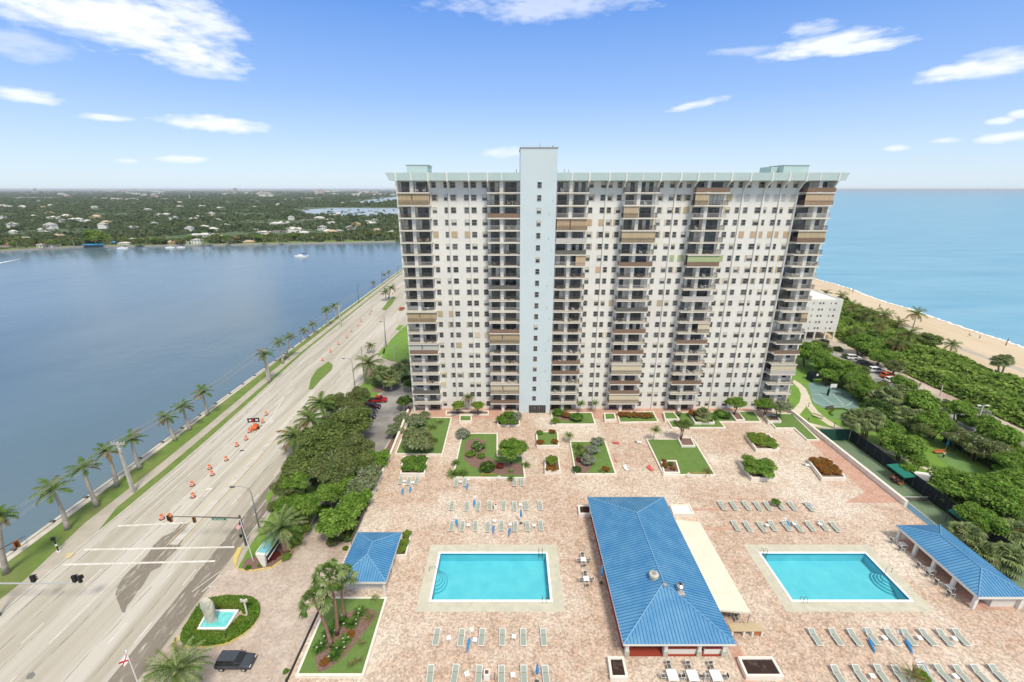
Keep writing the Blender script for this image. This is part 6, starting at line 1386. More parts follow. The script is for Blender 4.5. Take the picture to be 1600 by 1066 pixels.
# ------------------------------------------------------------ street furniture
m = MB().use('orange_plastic'); m.lathe((0,0,0), [(.30,.06),(.29,.3),(.27,.31),(.27,.5)], 12); m.lathe((0,0,0), [(.25,.5),(.25,.68),(.22,.7),(.22,.95),(.08,1.02)], 12); br = m.mesh('drum')
m = MB(); m.lathe((0,0,0), [(.43,0),(.43,.07),(.3,.09)], 12); bb = m.mesh('base','rubber'); m = MB(); m.lathe((0,0,0), [(.302,.2),(.298,.3)], 12); m.lathe((0,0,0), [(.262,.55),(.26,.66)], 12); bs = m.mesh('stripe','orange_white')
bar = [(301,759),(302,777),(328,732.5),(332,742.5),(354,719.5),(370.5,697),(385,687),(390,675),(411,660.5),(416.5,648.5),(504,563.5),(516.7,550),(529,538.5),(542,527.5),(549,518.5),(560,509.5),(564.5,502.5),(577.5,491),(580.5,487),(613.5,459),(617.5,455),(622,452),(253.5,811),(266,809.5),(299,777.5),(608,464)]
bar = sorted(set(bar), key=lambda p: -p[1]); bar.remove((299,777.5))
for i, p in enumerate(bar):
    w_ = 'nearest the crosswalk' if i == 0 else ('farthest from the crosswalk' if i == len(bar)-1 else '%s from the crosswalk' % ((ORD[i]) if i < 21 else ('twenty '+ORD[i-20])))
    place([('drum', br, [('stripe', bs)]), ('base', bb)], 'traffic_drum', 'orange and white traffic drum in the closed lane, %s' % w_, 'traffic drum', 'orange drums closing the lane', G(p[0], p[1], ZG+.01), 0, 1.05)
# arrow board trailer
g = G(399,671,ZG); r = empty('arrow_board', g, .15, 1, 'orange trailer carrying a black arrow board in the closed lane', 'arrow board')
m = MB(); m.cbox((0,0,.7),(1.2,1.9,.5)); m.tube([(0,-.9,.5),(0,-2.4,.45)], .06, 6); m.cbox((0,.3,1.1),(.7,.8,.35)); m.build('trailer','orange_plastic',r)
for s in (-1,1): m = MB(); m.tube([(s*.68,0,.34),(s*.9,0,.34)], .34, 12); m.build('wheel','rubber',r)
m = MB(); m.tube([(0,0,.9),(0,0,2.3)], .09, 6); m.build('mast','orange_plastic',r)
m = MB().use('black'); m.box(-1.35,-.06,2.0,1.35,.06,3.1); m.use('lamp_lens'); m.box(-1.0,-.09,2.35,-.45,-.061,2.8); m.box(.5,-.09,2.35,1.05,-.061,2.8); m.use('tail_red'); m.box(-.25,-.08,2.1,.15,-.061,3.0); m.build('panel',None,r)

def lamp(bp, tp_, arm, label, col='pole_grey'):
    b = G(*bp, ZG); t = AY(tp_[0], tp_[1], b.y); h = t.z-ZG; r = empty('street_light', b, 0, 1, label, 'street light'); m = MB()
    m.tube([(0,0,0),(0,0,h*.88),(arm*.12,0,h*.97),(arm*.5,0,h+.25),(arm,0,h+.2)], [.13,.09,.07,.06,.05], 7); m.build('pole', col, r, smooth=True)
    m = MB(); m.cbox((arm+(.35 if arm > 0 else -.35),0,h+.12),(.8,.3,.16)); m.build('lamp_head','pole_dark',r); return r
lamp((405.6,828),(390,762),-2.6,'curved grey street light beside the crosswalk corner')
lamp((555,607),(551,561),-2.0,'grey street light left of the feather palm')
lamp((604,542),(603,503),-.9,'far grey street light close to the tower')
lamp((561,474),(560,445),.9,'dark street light on the lagoon verge, nearest of the far ones','pole_dark'); lamp((597.5,444),(597.5,424),1.0,'dark street light on the lagoon verge at the bend','pole_dark'); lamp((622,429),(622,416),.8,'farthest dark street light beside the lagoon','pole_dark')
lamp((1468,619),(1472,603),-.5,'small white lamp beside the brick walk','white_paint'); lamp((1402,600),(1400,580),.8,'white lamp over the parked beach cars','white_paint')
g = G(1522,672,ZG); r = empty('street_light', g, 0, 1, 'tall white double headed lamp on the beach road', 'street light'); m = MB(); m.tube([(0,0,0),(0,0,6.6)], [.16,.1], 8); m.build('pole','white_paint',r)
for s in (-1,1): m = MB(); m.tube([(0,0,6.5),(s*.7,0,6.7)], .05, 5); m.cbox((s*1.0,0,6.7),(.8,.4,.18)); m.build('lamp_head','white_paint',r)
# wood pole left of tower, small white posts
for bp, tp_, c, l in (((570,597),(564,542),'pole_grey','tall plain grey pole beside the feather palm'),((602.5,544),(600,494),'pole_grey','tall plain grey pole near the tower corner'),((617,564),(617,539),'galv','grey utility pole with crossarm on the lawn')):
    b = G(*bp, ZG); h = AY(*tp_, b.y).z-ZG; r = empty('utility_pole', b, 0, 1, l, 'utility pole'); m = MB(); m.tube([(0,0,0),(AY(*tp_, b.y).x-b.x,0,h)], [.16,.11], 7); m.build('pole', c, r)
    if c == 'galv': m = MB(); m.box(-2.2,-.06,h-.5,2.2,.06,h-.38); m.build('crossarm','galv',r)
# concrete power poles and wires
pp = [((209,769.5),(180,692)),((420,597),(408,547)),((533,510),(528,478))]
tops = []
for i, (bp, tp_) in enumerate(pp):
    b = G(*bp, ZG+.1); h = AY(*tp_, b.y).z-ZG; r = empty('utility_pole', b, 0, 1, ['nearest square concrete power pole on the lagoon sidewalk','middle concrete power pole on the lagoon sidewalk','farthest concrete power pole on the lagoon verge'][i], 'utility pole')
    m = MB(); b0 = .28; m._idx([(-b0,-b0,0),(b0,-b0,0),(b0,b0,0),(-b0,b0,0),(-.16,-.16,h),(.16,-.16,h),(.16,.16,h),(-.16,.16,h)], [(0,1,5,4),(1,2,6,5),(2,3,7,6),(3,0,4,7),(4,5,6,7)]); m.build('pole','pole_concrete',r)
    m = MB(); m.box(-1.3,-.08,h-.5,1.3,.08,h-.34); 
    for x in (-1.2,-.7,.7,1.2): m.lathe((x,0,h-.34), [(.09,0),(.12,.12),(.09,.2),(.12,.3),(.05,.42)], 8)
    m.build('crossarm','stone_pale',r); m = MB(); m.lathe((.4,-.3,h-2.0), [(.22,0),(.22,.8),(.1,.9)], 10); m.build('transformer','galv',r)
    tops.append(Vector((b.x, b.y, ZG+h)))
ex = [Vector((tops[0].x+.2, tops[0].y-58, tops[0].z+.2))]+tops+[Vector((-76.5, 330, tops[2].z))]
for wi, dx in enumerate((-1.2,-.7,.7,1.2)):
    m = MB()
    for a, b in zip(ex[:-1], ex[1:]):
        pts = [(a.x+dx+(b.x-a.x)*t, a.y+(b.y-a.y)*t, a.z+.1+(b.z-a.z)*t-1.1*sin(pi*t)) for t in [q/10 for q in range(11)]]; m.tube(pts, .035, 4, cap=False)
    tag(m.build('power_line','pole_grey'), ['outermost power line over the lagoon side of the poles','second power line from the lagoon','third power line from the lagoon','power line nearest the road'][wi], 'power line', 'wires strung between the concrete poles')
# traffic signals
def sighead(m, x, y, z, ang=0, face='black'):
    R = Matrix.Rotation(ang, 3, 'Z'); c = Vector((x,y,z)); m.use('signal_orange'); m.cbox(c,(.36,.26,1.1),ang); m.use(face)
    for q in (-.34,0,.34): d = R @ Vector((0,-.2,0)); m.cbox(c+d+Vector((0,0,q+.12)),(.3,.26,.05),ang); m.cbox(c+R @ Vector((0,-.14,0))+Vector((0,0,q)),(.24,.03,.24),ang)
b = G(385,852,ZG); r = empty('traffic_signal', b, 0, 1, 'traffic signal mast at the driveway corner with arm over the road', 'traffic signal'); ht = AY(372.6,808,b.y).z-ZG
m = MB(); m.tube([(0,0,0),(0,0,ht+.3)], [.22,.16], 8); m.build('mast','pole_dark',r)
L_ = b.x-AY(268,806,b.y).x; m = MB(); m.tube([(0,0,ht-.2),(-L_*.5,0,ht),(-L_,0,ht+.1)], [.12,.09,.06], 7); m.build('arm','pole_dark',r)
for px, py in ((267,811),(303.8,812)):
    q = AY(px, py, b.y); m = MB(); sighead(m, q.x-b.x, 0, q.z-ZG, 0); 
    if px < 300: sighead(m, q.x-b.x-.45, .1, q.z-ZG+.15, .4)
    m.build('signal_head',None,r)
q = AY(342,811,b.y); m = MB(); m.box(q.x-b.x-1.15,-.03,q.z-ZG-.24,q.x-b.x+1.15,.03,q.z-ZG+.24); s_ = m.build('street_sign','sign_green',r)
m = MB()    # the sign's lettering is too blurred to read: pale strokes where the letters stand
for i in range(9): m.box(q.x-b.x-.95+i*.2,-.045,q.z-ZG-.1,q.x-b.x-.95+i*.2+(.12 if i%3 else .07),-.032,q.z-ZG+.1)
m.build('lettering','line_white',s_)
m = MB(); m.cbox((-.5,-.1,ht*.35),(.3,.3,.5)); m.tube([(0,0,ht*.35),(-.5,0,ht*.35)], .04, 5); m.build('pedestrian_signal','black',r)
# signals at the near left corner
b = G(-60,955,ZG); b.y = AY(0,913,AY(0,913,50).y).y; b = Vector((AY(-70,930,47).x, 47, ZG))
z = AY(60,912,47).z; r = empty('traffic_signal', (b.x,47,ZG), 0, 1, 'pale signal arm reaching in from the left edge with two black heads', 'traffic signal'); m = MB(); m.tube([(0,0,0),(0,0,z-ZG+.4)], [.25,.18], 8); m.build('mast','galv',r)
x1 = AY(118,913,47).x-b.x; m = MB(); m.tube([(0,0,z-ZG),(x1,0,z-ZG+.05)], [.16,.07], 8); m.build('arm','galv',r)
for px, py in ((48,907),(113,907)):
    q = AY(px,py,47); m = MB().use('black'); m.cbox((q.x-b.x,.25,q.z-ZG),(.4,.3,1.1),.3); 
    for k_ in (-.34,0,.34): m.cbox((q.x-b.x+.1,.5,q.z-ZG+k_),(.34,.35,.08),.3)
    if px > 100: m.cbox((q.x-b.x+.7,.3,q.z-ZG-.1),(.4,.3,1.1),-.2); m.cbox((q.x-b.x+.8,.5,q.z-ZG+.1),(.34,.35,.5),-.2)
    m.build('signal_head',None,r)
p0, p1 = AY(-30,880,46), AY(39,838,60); q = AY(25,851,57); base = Vector((p0.x-1, p0.y, ZG))
r = empty('traffic_signal', base, 0, 1, 'dark signal arm at the left edge with one orange framed head', 'traffic signal'); m = MB(); m.tube([(0,0,0),(0,0,p0.z-ZG)], [.2,.15], 8); m.build('mast','pole_dark',r)
m = MB(); m.tube([(0,0,p0.z-ZG),(p1.x-base.x,p1.y-base.y,p1.z-ZG)], [.11,.05], 7); m.build('arm','pole_dark',r)
m = MB(); sighead(m, q.x-base.x, q.y-base.y, q.z-ZG, .9); m.use('signal_orange'); m.cbox((q.x-base.x,q.y-base.y+.1,q.z-ZG),(.7,.05,1.35),.9); m.build('signal_head',None,r)
b = G(92,862,ZG+.1); r = empty('crossing_signal', b, 0, 1, 'black crossing signal post with white bands on the lagoon verge', 'crossing signal'); m = MB().use('black'); m.tube([(0,0,0),(0,0,2.6)], .09, 8); m.use('white_metal'); m.lathe((0,0,0), [(.25,0),(.25,.15)], 8); m.lathe((0,0,1.2), [(.15,0),(.15,.3)], 8); m.build('post',None,r); m = MB(); m.cbox((-.1,0,2.6),(.5,.35,.5),.4); m.build('signal_head','black',r)
# flags
def flag(bp, tp_, r_, mats, label, w, hh, stripes, canton=None, saltire=False):
    b = G(*bp, ZG); h = AY(*tp_, b.y).z-ZG; dx = AY(*tp_, b.y).x-b.x; r = empty('flag_pole', b, 0, 1, label, 'flag'); m = MB(); m.tube([(0,0,0),(dx,0,h)], [.07,.045], 7); m.lathe((dx,0,h), [(.09,0),(.09,.1),(.02,.16)], 8); m.build('pole','white_metal',r)
    m = MB(); n = 10
    def P(u, v): return (dx-.05-u*w*.55, .25*sin(u*5+v*2)*u, h-.35-v*hh-u*w*.62)
    for j in range(stripes):
        m.use(mats[j % 2])
        for i in range(n): m.face([P(i/n,j/stripes),P((i+1)/n,j/stripes),P((i+1)/n,(j+1)/stripes),P(i/n,(j+1)/stripes)])
    if canton:
        m.use(canton)
        for i in range(4): m.face([tuple(Vector(q)+Vector((0,-.012,0))) for q in (P(i/n,0),P((i+1)/n,0),P((i+1)/n,.5),P(i/n,.5))]); m.face([tuple(Vector(q)+Vector((0,.012,0))) for q in (P(i/n,0),P((i+1)/n,0),P((i+1)/n,.5),P(i/n,.5))])
    if saltire:
        m.use('flag_red')
        for i in range(n):
            for f in (lambda t: t, lambda t: 1-t):
                t0, t1 = i/n, (i+1)/n; a, c = f(t0), f(t1)
                for s in (-.015,.015): m.face([tuple(Vector(q)+Vector((0,s,0))) for q in (P(t0,max(0,min(1,a-.1))),P(t1,max(0,min(1,c-.1))),P(t1,max(0,min(1,c+.1))),P(t0,max(0,min(1,a+.1))))])
    m.build('flag',None,r)
flag((396,877),(375,812),0,('flag_red','flag_white'),'striped red and white flag hanging from a white pole by the entrance sign',1.5,1.0,9,'flag_blue')
flag((222,1085),(197,1018),0,('flag_white','flag_white'),'white flag with red cross on a pole at the bottom edge',1.9,1.1,2,None,True)
# entrance monument sign: white frame along Y with a leaning pale blue panel
a, b2 = G(414,885,ZG), G(436,846,ZG); r = empty('entrance_sign', (a.x, a.y, ZG), 0, 1, 'pale blue and white entrance sign behind the yellow kerb', 'sign')
Ln = 5.2; w_ = 1.5; h0 = 2.6; m = MB(); m._idx([(-.25,-.2,0),(.25,-.2,0),(.25,.2,0),(-.25,.2,0),(-w_*.62,-.22,h0),(w_*.30,-.22,h0*.93),(w_*.30,.2,h0*.93),(-w_*.62,.2,h0)], [(0,1,5,4),(1,2,6,5),(2,3,7,6),(3,0,4,7),(4,5,6,7)])
m.build('support','white_paint',r); m = MB(); m._idx([(-.25,Ln-.2,0),(.25,Ln-.2,0),(.25,Ln+.2,0),(-.25,Ln+.2,0),(-w_*.62,Ln-.22,h0),(w_*.30,Ln-.22,h0*.93),(w_*.30,Ln+.2,h0*.93),(-w_*.62,Ln+.2,h0)], [(0,1,5,4),(1,2,6,5),(2,3,7,6),(3,0,4,7),(4,5,6,7)]); m.build('support','white_paint',r)
m = MB(); m._idx([(-w_*.62,.2,h0),(w_*.3,.2,h0*.9-.45),(w_*.3,Ln-.2,h0*.9-.45),(-w_*.62,Ln-.2,h0)], [(0,1,2,3)]); m.build('panel','sign_blue',r)
m = MB(); m.cbox((-w_*.62,Ln/2,h0+.04),(.12,Ln,.16)); m.cbox((w_*.32,Ln/2,h0*.9-.38),(.12,Ln-.4,.14)); m.cbox((w_*.42,Ln/2,1.2),(.1,Ln-.4,.14)); m.build('frame','white_paint',r)
m = MB(); m.box(.1,.2,.3,.35,Ln-.2,1.1); m.build('lower_panel','car_navy',r)
b = G(452,812,ZG); m = MB(); m.cbox((0,0,1.1),(.3,3.4,.5),.35,.5); m.tube([(0,0,0),(0,0,1.1)],.1,6); o = m.build('gate_arm','white_paint'); o.location = b; tag(o, 'white barrier arm beside the driveway above the date palm', 'gate arm')
# fountain
g = G(344,975,ZG); r = empty('fountain', (g.x, g.y, ZG), 0, 1, 'square white rimmed fountain pool inside the hedge island', 'fountain'); q = [G(306,983,ZG+.6),G(354,983,ZG+.6),G(373,952.5,ZG+.6),G(325,952.5,ZG+.6)]
P = [(p.x-g.x, p.y-g.y) for p in q]; P, Q = inset(P, .28); m = MB()
for i in range(4): j = (i+1)%4; m.face([(*P[i],0),(*P[j],0),(*P[j],.6),(*P[i],.6)]); m.face([(*P[i],.6),(*P[j],.6),(*Q[j],.6),(*Q[i],.6)]); m.face([(*Q[j],.2),(*Q[i],.2),(*Q[i],.6),(*Q[j],.6)])
m.build('rim','white_rim',r); m = MB(); m.sheet(Q,.42); m.build('water','fountain_water',r)
m = MB(); rr = random.Random(2); cz = G(331,970,ZG+.4); lx, ly = cz.x-g.x, cz.y-g.y
lv = [(0,.80,.42),(.8,.85,.45),(1.7,.95,.45),(2.6,1.0,.45),(3.3,1.0,.4),(3.8,.8,.3)]; n = 12; b0 = 0
for z, a_, c_ in lv:
    for k in range(n): th = 2*pi*k/n; f = 1+rr.uniform(-.13,.13); m.v.append((lx+a_*.85*cos(th)*f, ly+c_*1.1*sin(th)*f, .3+z+rr.uniform(-.08,.08)))
for i in range(len(lv)-1):
    for k in range(n): a_, c_ = i*n+k, i*n+(k+1)%n; m.f.append((a_,c_,c_+n,a_+n)); m.mi.append(0)
m.f.append(tuple((len(lv)-1)*n+k for k in range(n))); m.mi.append(0); m.build('sculpture','stone_pale',r)
b = G(387,962,ZG); r = empty('lamp_post', b, 0, 1, 'short white lamp post on the right of the fountain island', 'lamp post'); m = MB(); m.tube([(0,0,0),(0,0,2.6)],[.12,.1],8); m.build('post','white_paint',r); m = MB(); m.cbox((0,0,2.7),(.9,.3,.2)); m.lathe((-.35,0,2.75),[(.14,0),(.14,.25),(.02,.3)],8); m.lathe((.35,0,2.75),[(.14,0),(.14,.25),(.02,.3)],8); m.build('lamp_head','stone_pale',r)
# ------------------------------------------------------------ terrace furniture
m = MB(); W_, L2_ = .34, 1.0
m.tube([(-W_,-L2_,.33),(-W_,.30,.33),(-W_,L2_*.95,.62)], .035, 5); m.tube([(W_,-L2_,.33),(W_,.30,.33),(W_,L2_*.95,.62)], .035, 5); m.tube([(-W_,-L2_,.33),(W_,-L2_,.33)], .035, 5); m.tube([(-W_,L2_*.95,.62),(W_,L2_*.95,.62)], .035, 5)
for y in (-.8,.25): 
    for x in (-W_,W_): m.tube([(x,y,0),(x,y,.33)], .03, 5)
lf = m.mesh('frame','white_metal'); m = MB(); m._idx([(-W_+.03,-.98,.345),(W_-.03,-.98,.345),(W_-.03,.28,.345),(-W_+.03,.28,.345)],[(0,1,2,3)]); m._idx([(-W_+.03,.33,.355),(W_-.03,.33,.355),(W_-.03,.93,.62),(-W_+.03,.93,.62)],[(0,1,2,3)]); ls = m.mesh('sling','sling_green')
LP_ = [('frame', lf), ('sling', ls)]
rows = [('rear row behind the left pool', [705.6,729.5,747,765,787,804,822,844], 791),('front row behind the left pool', [705.6,722.3,742.6,762.3,783.8,805,824,845], 822.6),('pair row by the L shaped planter', [712.6,726,804,815.5], 754),('row by the hedge planter', [625.8,638.6,651], 752),
        ('row just below the left pool', [681.9,720.6,752.7,784.8,817.6,849.4], 996),('bottom row below the left pool', [672,710.7,747.9,783.7,818.7,852.8], 1055),('rear row behind the right pool', [1128,1146.5,1166.7,1184.2,1199.7,1219.3,1238,1264.4], 791),
        ('front row behind the right pool', [1149.4,1168.4,1190,1207.2,1228.8,1246.6,1266,1286.8,1305], 823),('row just below the right pool', [1273.7,1306,1335.6,1362.9,1394,1420,1449.5,1476.2,1501.5], 996.5),('bottom row below the right pool', [1310,1344,1377.8,1406,1448,1474.8,1504,1532.5,1560.6], 1055)]
for nm, xs, y in rows:
    for i, x in enumerate(xs): g = G(x, y+rv.uniform(-1.2,1.2), .3); place(LP_, 'sun_lounger', 'grey sling lounger, %s in the %s' % (fromleft(i, len(xs)), nm), 'sun lounger', 'sun loungers on the terrace', (g.x, g.y, 0), rv.uniform(-.07,.07), (1.06,1.06,1))
m = MB(); m.box(-.24,-.24,.40,.24,.24,.45); ttop = m.mesh('top','white_metal'); m = MB()
for x in (-.2,.2):
    for y in (-.2,.2): m.box(x-.02,y-.02,0,x+.02,y+.02,.4)
tleg = m.mesh('legs','white_metal')
tl = [((732,820.5),'second and third loungers, front row behind left pool'),((797,820),'fifth and sixth loungers, front row behind left pool'),((834.4,821),'last two loungers, front row behind left pool'),((772.7,814),'fourth and fifth loungers, front row behind left pool'),((813,789),'sixth and seventh loungers, rear row behind left pool'),((701,997),'first two loungers just below left pool'),((741.9,1000),'second and third loungers just below left pool'),((803,995),'fourth and fifth loungers just below left pool'),
      ((729.5,1053.5),'second and third loungers, bottom left row'),((801.4,1055),'fourth and fifth loungers, bottom left row'),((1198.6,820.7),'third and fourth loungers, front row behind right pool'),((1241,819),'fifth and sixth loungers, front row behind right pool'),((1281,819),'seventh and eighth loungers, front row behind right pool'),((1382,997),'fourth and fifth loungers just below right pool'),((1437,997),'sixth and seventh loungers just below right pool'),((1491.5,998),'last two loungers just below right pool'),((1363,1056.5),'second and third loungers, bottom right row'),((1493,1057),'sixth and seventh loungers, bottom right row'),((720,753),'left loungers at the L shaped planter'),((632,752),'first two loungers at the hedge planter'),((645,754),'last two loungers at the hedge planter')]
for p, l in tl: g = G(*p, .43); place([('top',ttop),('legs',tleg)], 'side_table', 'small white side table between the '+l, 'side table', 'small side tables on the terrace', (g.x,g.y,0), rv.uniform(-.3,.3), 1.15)
# closed umbrellas: some lie on the paving, some stand
m = MB(); m.lathe((0,0,0), [(.05,.2),(.16,.3),(.2,.7),(.13,1.5),(.04,2.0)], 8); m.lathe((0,0,.9), [(.18,0),(.19,.08)], 8); um = m.mesh('canopy','umbrella_blue'); m = MB(); m.tube([(0,0,-1.1),(0,0,2.1)], .03, 6); up_ = m.mesh('pole','white_metal'); m = MB(); m.lathe((0,0,0), [(.28,0),(.28,.07),(.06,.1),(.06,.35)], 12); ub = m.mesh('base','white_metal'); ubd = (lambda m: m.lathe((0,0,0), [(.28,0),(.28,.07),(.06,.1),(.06,.35)], 12).mesh('base','pole_dark'))(MB())
def umbrella(base_px, can_px, label, stand=False):
    g = G(*base_px, 0); r = empty('umbrella', g, 0, 1, label, 'umbrella', 'closed blue umbrellas on the terrace')
    if base_px: link('base', ub if not stand else ubd, r)
    if stand: 
        for me, n in ((um,'canopy'),(up_,'pole')): o = link(n, me, r); o.location = (0,0,1.15)
    else:
        e = G(*can_px, .15); d = e-g; L = Vector((d.x, d.y, 0)); q = (Vector((d.x,d.y,-.15))).to_track_quat('Z','Y').to_euler(); u = L.normalized()
        for me, n in ((um,'canopy'),(up_,'pole')): o = link(n, me, r); o.rotation_euler = q; o.location = (d.x-u.x*1.0, d.y-u.y*1.0, .32)
for b_, c_, l in (((742,777),(741,787),'closed blue umbrella lying between rear row loungers, left pool'),((712,808),(714,818),'closed blue umbrella lying by the second front row lounger'),((772,814),(771,828),'closed blue umbrella lying between middle loungers behind left pool'),((797,819),(796,832),'closed blue umbrella lying right of the middle front row loungers'),((732,749),(730,761),'closed blue umbrella lying near the L shaped planter'),((631,757),(629,769),'left of two blue umbrellas lying by the hedge planter'),((643,755),(641,766),'right of two blue umbrellas lying by the hedge planter'),
    ((737,984),(732,1008),'closed blue umbrella lying below the left pool'),((1226,810),(1232,820),'closed blue umbrella lying behind the right pool, front row'),((1349,985),(1362,1009),'left of two blue umbrellas lying below the right pool'),((1405,987),(1420,1010),'right of two blue umbrellas lying below the right pool'),((1434,1034),(1447,1048),'closed blue umbrella lying in the bottom row at the right'),((1258,783),(1266,791),'closed blue umbrella lying on the last rear row lounger')):
    umbrella(b_, c_, l)
umbrella((814,818),None,'standing closed blue umbrella in the front row behind left pool',True); umbrella((839,1066),None,'standing closed blue umbrella in the bottom left row',True); umbrella((939,911),None,'standing closed dark blue umbrella against the main pavilion',True)
# chairs and dining tables
m = MB()
for x in (-.24,.24): m.tube([(x,-.24,0),(x,-.24,.62),(x,.2,.64)], .025, 4); m.tube([(x,.26,0),(x,.24,.45),(x,.34,.9)], .025, 4)
m.tube([(-.24,.34,.9),(.24,.34,.9)], .025, 4); m.tube([(-.24,-.24,.42),(.24,-.24,.42)], .025, 4); df = m.mesh('frame','white_metal'); m = MB(); m.box(-.22,-.24,.41,.22,.22,.44); dse = m.mesh('seat','dark_mesh'); m = MB(); m._idx([(-.22,.26,.5),(.22,.26,.5),(.22,.34,.88),(-.22,.34,.88)],[(0,1,2,3)]); db = m.mesh('backrest','dark_mesh'); DC = [('frame',df),('seat',dse),('backrest',db)]
m = MB(); m.box(-.5,-.5,.7,.5,.5,.74); 
for i in range(1,5): m.box(-.5,-.5+i*.2-.006,.7405,.5,-.5+i*.2+.006,.743)
dt = m.mesh('top','white_metal'); m = MB()
for x in (-.44,.44):
    for y in (-.44,.44): m.box(x-.03,y-.03,0,x+.03,y+.03,.7)
dl = m.mesh('legs','white_metal')
for p, l, ch, sc_ in (((911.6,874),'upper table left of the main pavilion','NSEW',.85),((916,904),'lower table left of the main pavilion','NSEW',.85),((1050.8,1055),'leftmost table in front of the main pavilion','NEW',1.25),((1082.4,1055.5),'middle table in front of the main pavilion','NEW',1.25),((1119,1055.5),'rightmost table in front of the main pavilion','NEW',1.25)):
    g = G(*p, .7); place([('top',dt),('legs',dl)],'dining_table','square white slatted table, '+l,'table','square tables around the main pavilion',(g.x,g.y,0),0,(sc_*.95,sc_,1))
    for c_ in ch:
        dx, dy, rz = {'N':(0,.95,0),'S':(0,-.95,pi),'E':(.85,0,-pi/2),'W':(-.85,0,pi/2)}[c_]
        place(DC,'patio_chair','white framed mesh chair, %s side of the %s' % ({'N':'far','S':'near','E':'right','W':'left'}[c_], l),'chair','chairs around the square tables',(g.x+dx*sc_,g.y+dy*sc_,0),rz,1.05)
for i, y in enumerate((57.2,55.6,52.2,50.7,49.2,47.3)): place(DC,'patio_chair','white framed chair under the right kiosk eave, %s from the far end' % ORD[i],'chair','chairs under the right kiosk eave',(61.3,y,0),pi/2,1.25)
for i, y in enumerate((56.4,51.4,48.4)): place([('top',dt),('legs',dl)],'dining_table','white table under the right kiosk eave, %s' % ['farthest','middle','nearest'][i],'table','tables under the right kiosk eave',(62.2,y,0),0,.9)
for i,(x,y) in enumerate(((29.6,43.6),(30.1,44.4),(28.9,44.2),(29.5,46.5))): place(DC,'patio_chair','white framed chair under the cream awning, %s from the near end' % ORD[i],'chair','chairs under the awning',(x,y,0),i*1.3,1)
# barbecue counter beside the awning
r = empty('outdoor_counter', (*G(1170,990,0)[:2],0), 0, 1, 'tan L shaped service counter with white legs beside the cream awning', 'counter'); m = MB(); m.box(-2.6,-.5,.95,1.6,.6,1.03); m.build('top','shutter_tan',r)
for x in (-2.4,-.9,.2,1.4): m = MB(); m.box(x-.12,-.45,0,x+.12,.5,.95); m.build('leg','white_paint',r)
m = MB(); m.box(.32,-.3,.1,1.28,.4,.9); m.build('cabinet','wood_orange',r)
# bins, toys, pots and odd things
def thing_at(name, mb_list, px, z, label, cat, rz=0, sc=1): g = G(*px, z); return place([(n, m_) for n, m_ in mb_list], name, label, cat, None, (g.x, g.y, 0), rz, sc)
def bx_(*a, c='white_paint', n='body'): m = MB(); m.box(*a); return (n, m.mesh(n, c))
thing_at('trash_bin', [bx_(-.35,-.35,0,.35,.35,1.0), bx_(-.22,-.22,1.001,.22,.22,1.01,c='soil',n='opening')], (760.5,1051), .9, 'white square bin with dark opening in the bottom lounger row', 'bin')
thing_at('trash_bin', [bx_(-.3,-.3,0,.3,.3,.9), bx_(-.2,-.2,.901,.2,.2,.91,c='soil',n='opening')], (774.5,789), .8, 'white bin with brown top in the rear lounger row', 'bin')
m = MB(); m.tube([(0,0,0),(0,0,1.3)], .04, 6); o = m.build('umbrella_stand','pole_dark'); o.location = G(773,1063,0); tag(o,'thin dark empty umbrella pole in the bottom left lounger row','umbrella stand')
def chaise(px, c, l): g = G(*px, .2); r = empty('plastic_chair', (g.x,g.y,0), rv.uniform(0,3), 1, l, 'chair'); m = MB(); m.box(-.35,-.5,.2,.35,.5,.3); m.cbox((0,.55,.55),(.7,.08,.6),0,-.4); m.build('seat',c,r); m = MB(); [m.box(x-.05,y-.05,0,x+.05,y+.05,.2) for x in (-.28,.28) for y in (-.4,.4)]; m.build('legs',c,r)
chaise((963.5,692),'red_plastic','red plastic chair on the paving above the silver bush planter'); chaise((999,691),'cloth_white','white plastic chair left of the open lawn planter, farther one'); chaise((978.5,733),'cloth_white','white plastic chair left of the open lawn planter, nearer one'); chaise((1017,733),'red_plastic','red toy seat beside the near left corner of the lawn planter'); chaise((1262,727),'cloth_white','white chair leaning on the croton planter')
for i,(px,rz) in enumerate((((962,721),.3),)): thing_at('scooter',[bx_(-.12,-.5,.08,.12,.5,.14,c='red_plastic'),bx_(-.03,.4,.14,.03,.46,1.1,c='red_plastic',n='handlebar')],px,0,'small red scooter leaning on the silver bush planter','scooter',rz)
for px, l in (((1075,741.5),'white life ring with stand on the front rim of the lawn planter'),((780,746),'white life ring on the front rim of the L shaped planter')):
    g = G(*px,.6); r = empty('life_ring',(g.x,g.y-.3,0),0,1,l,'life ring'); m = MB(); pts = [(.34*cos(a),0,.75+.34*sin(a)) for a in [2*pi*q/16 for q in range(17)]]; m.tube(pts,.07,6); m.build('ring','cloth_white',r); m = MB(); m.tube([(0,.08,0),(0,.08,1.2)],.03,5); m.build('stand','white_metal',r)
for px, l in (((754,743),'orange hook pole on the front rim of the L shaped planter'),((1101,741),'orange hook pole on the front rim of the lawn planter')):
    g = G(*px,.5); m = MB(); m.tube([(0,0,0),(0,0,1.2)],.05,6); m.tube([(0,0,1.1),(2.2,0,1.15)] if px[0]<800 else [(0,0,1.1),(-3.6,0,1.15)],.03,5); o = m.build('hook_pole','orange_plastic'); o.location = (g.x,g.y-.35,0); tag(o,l,'rescue pole')
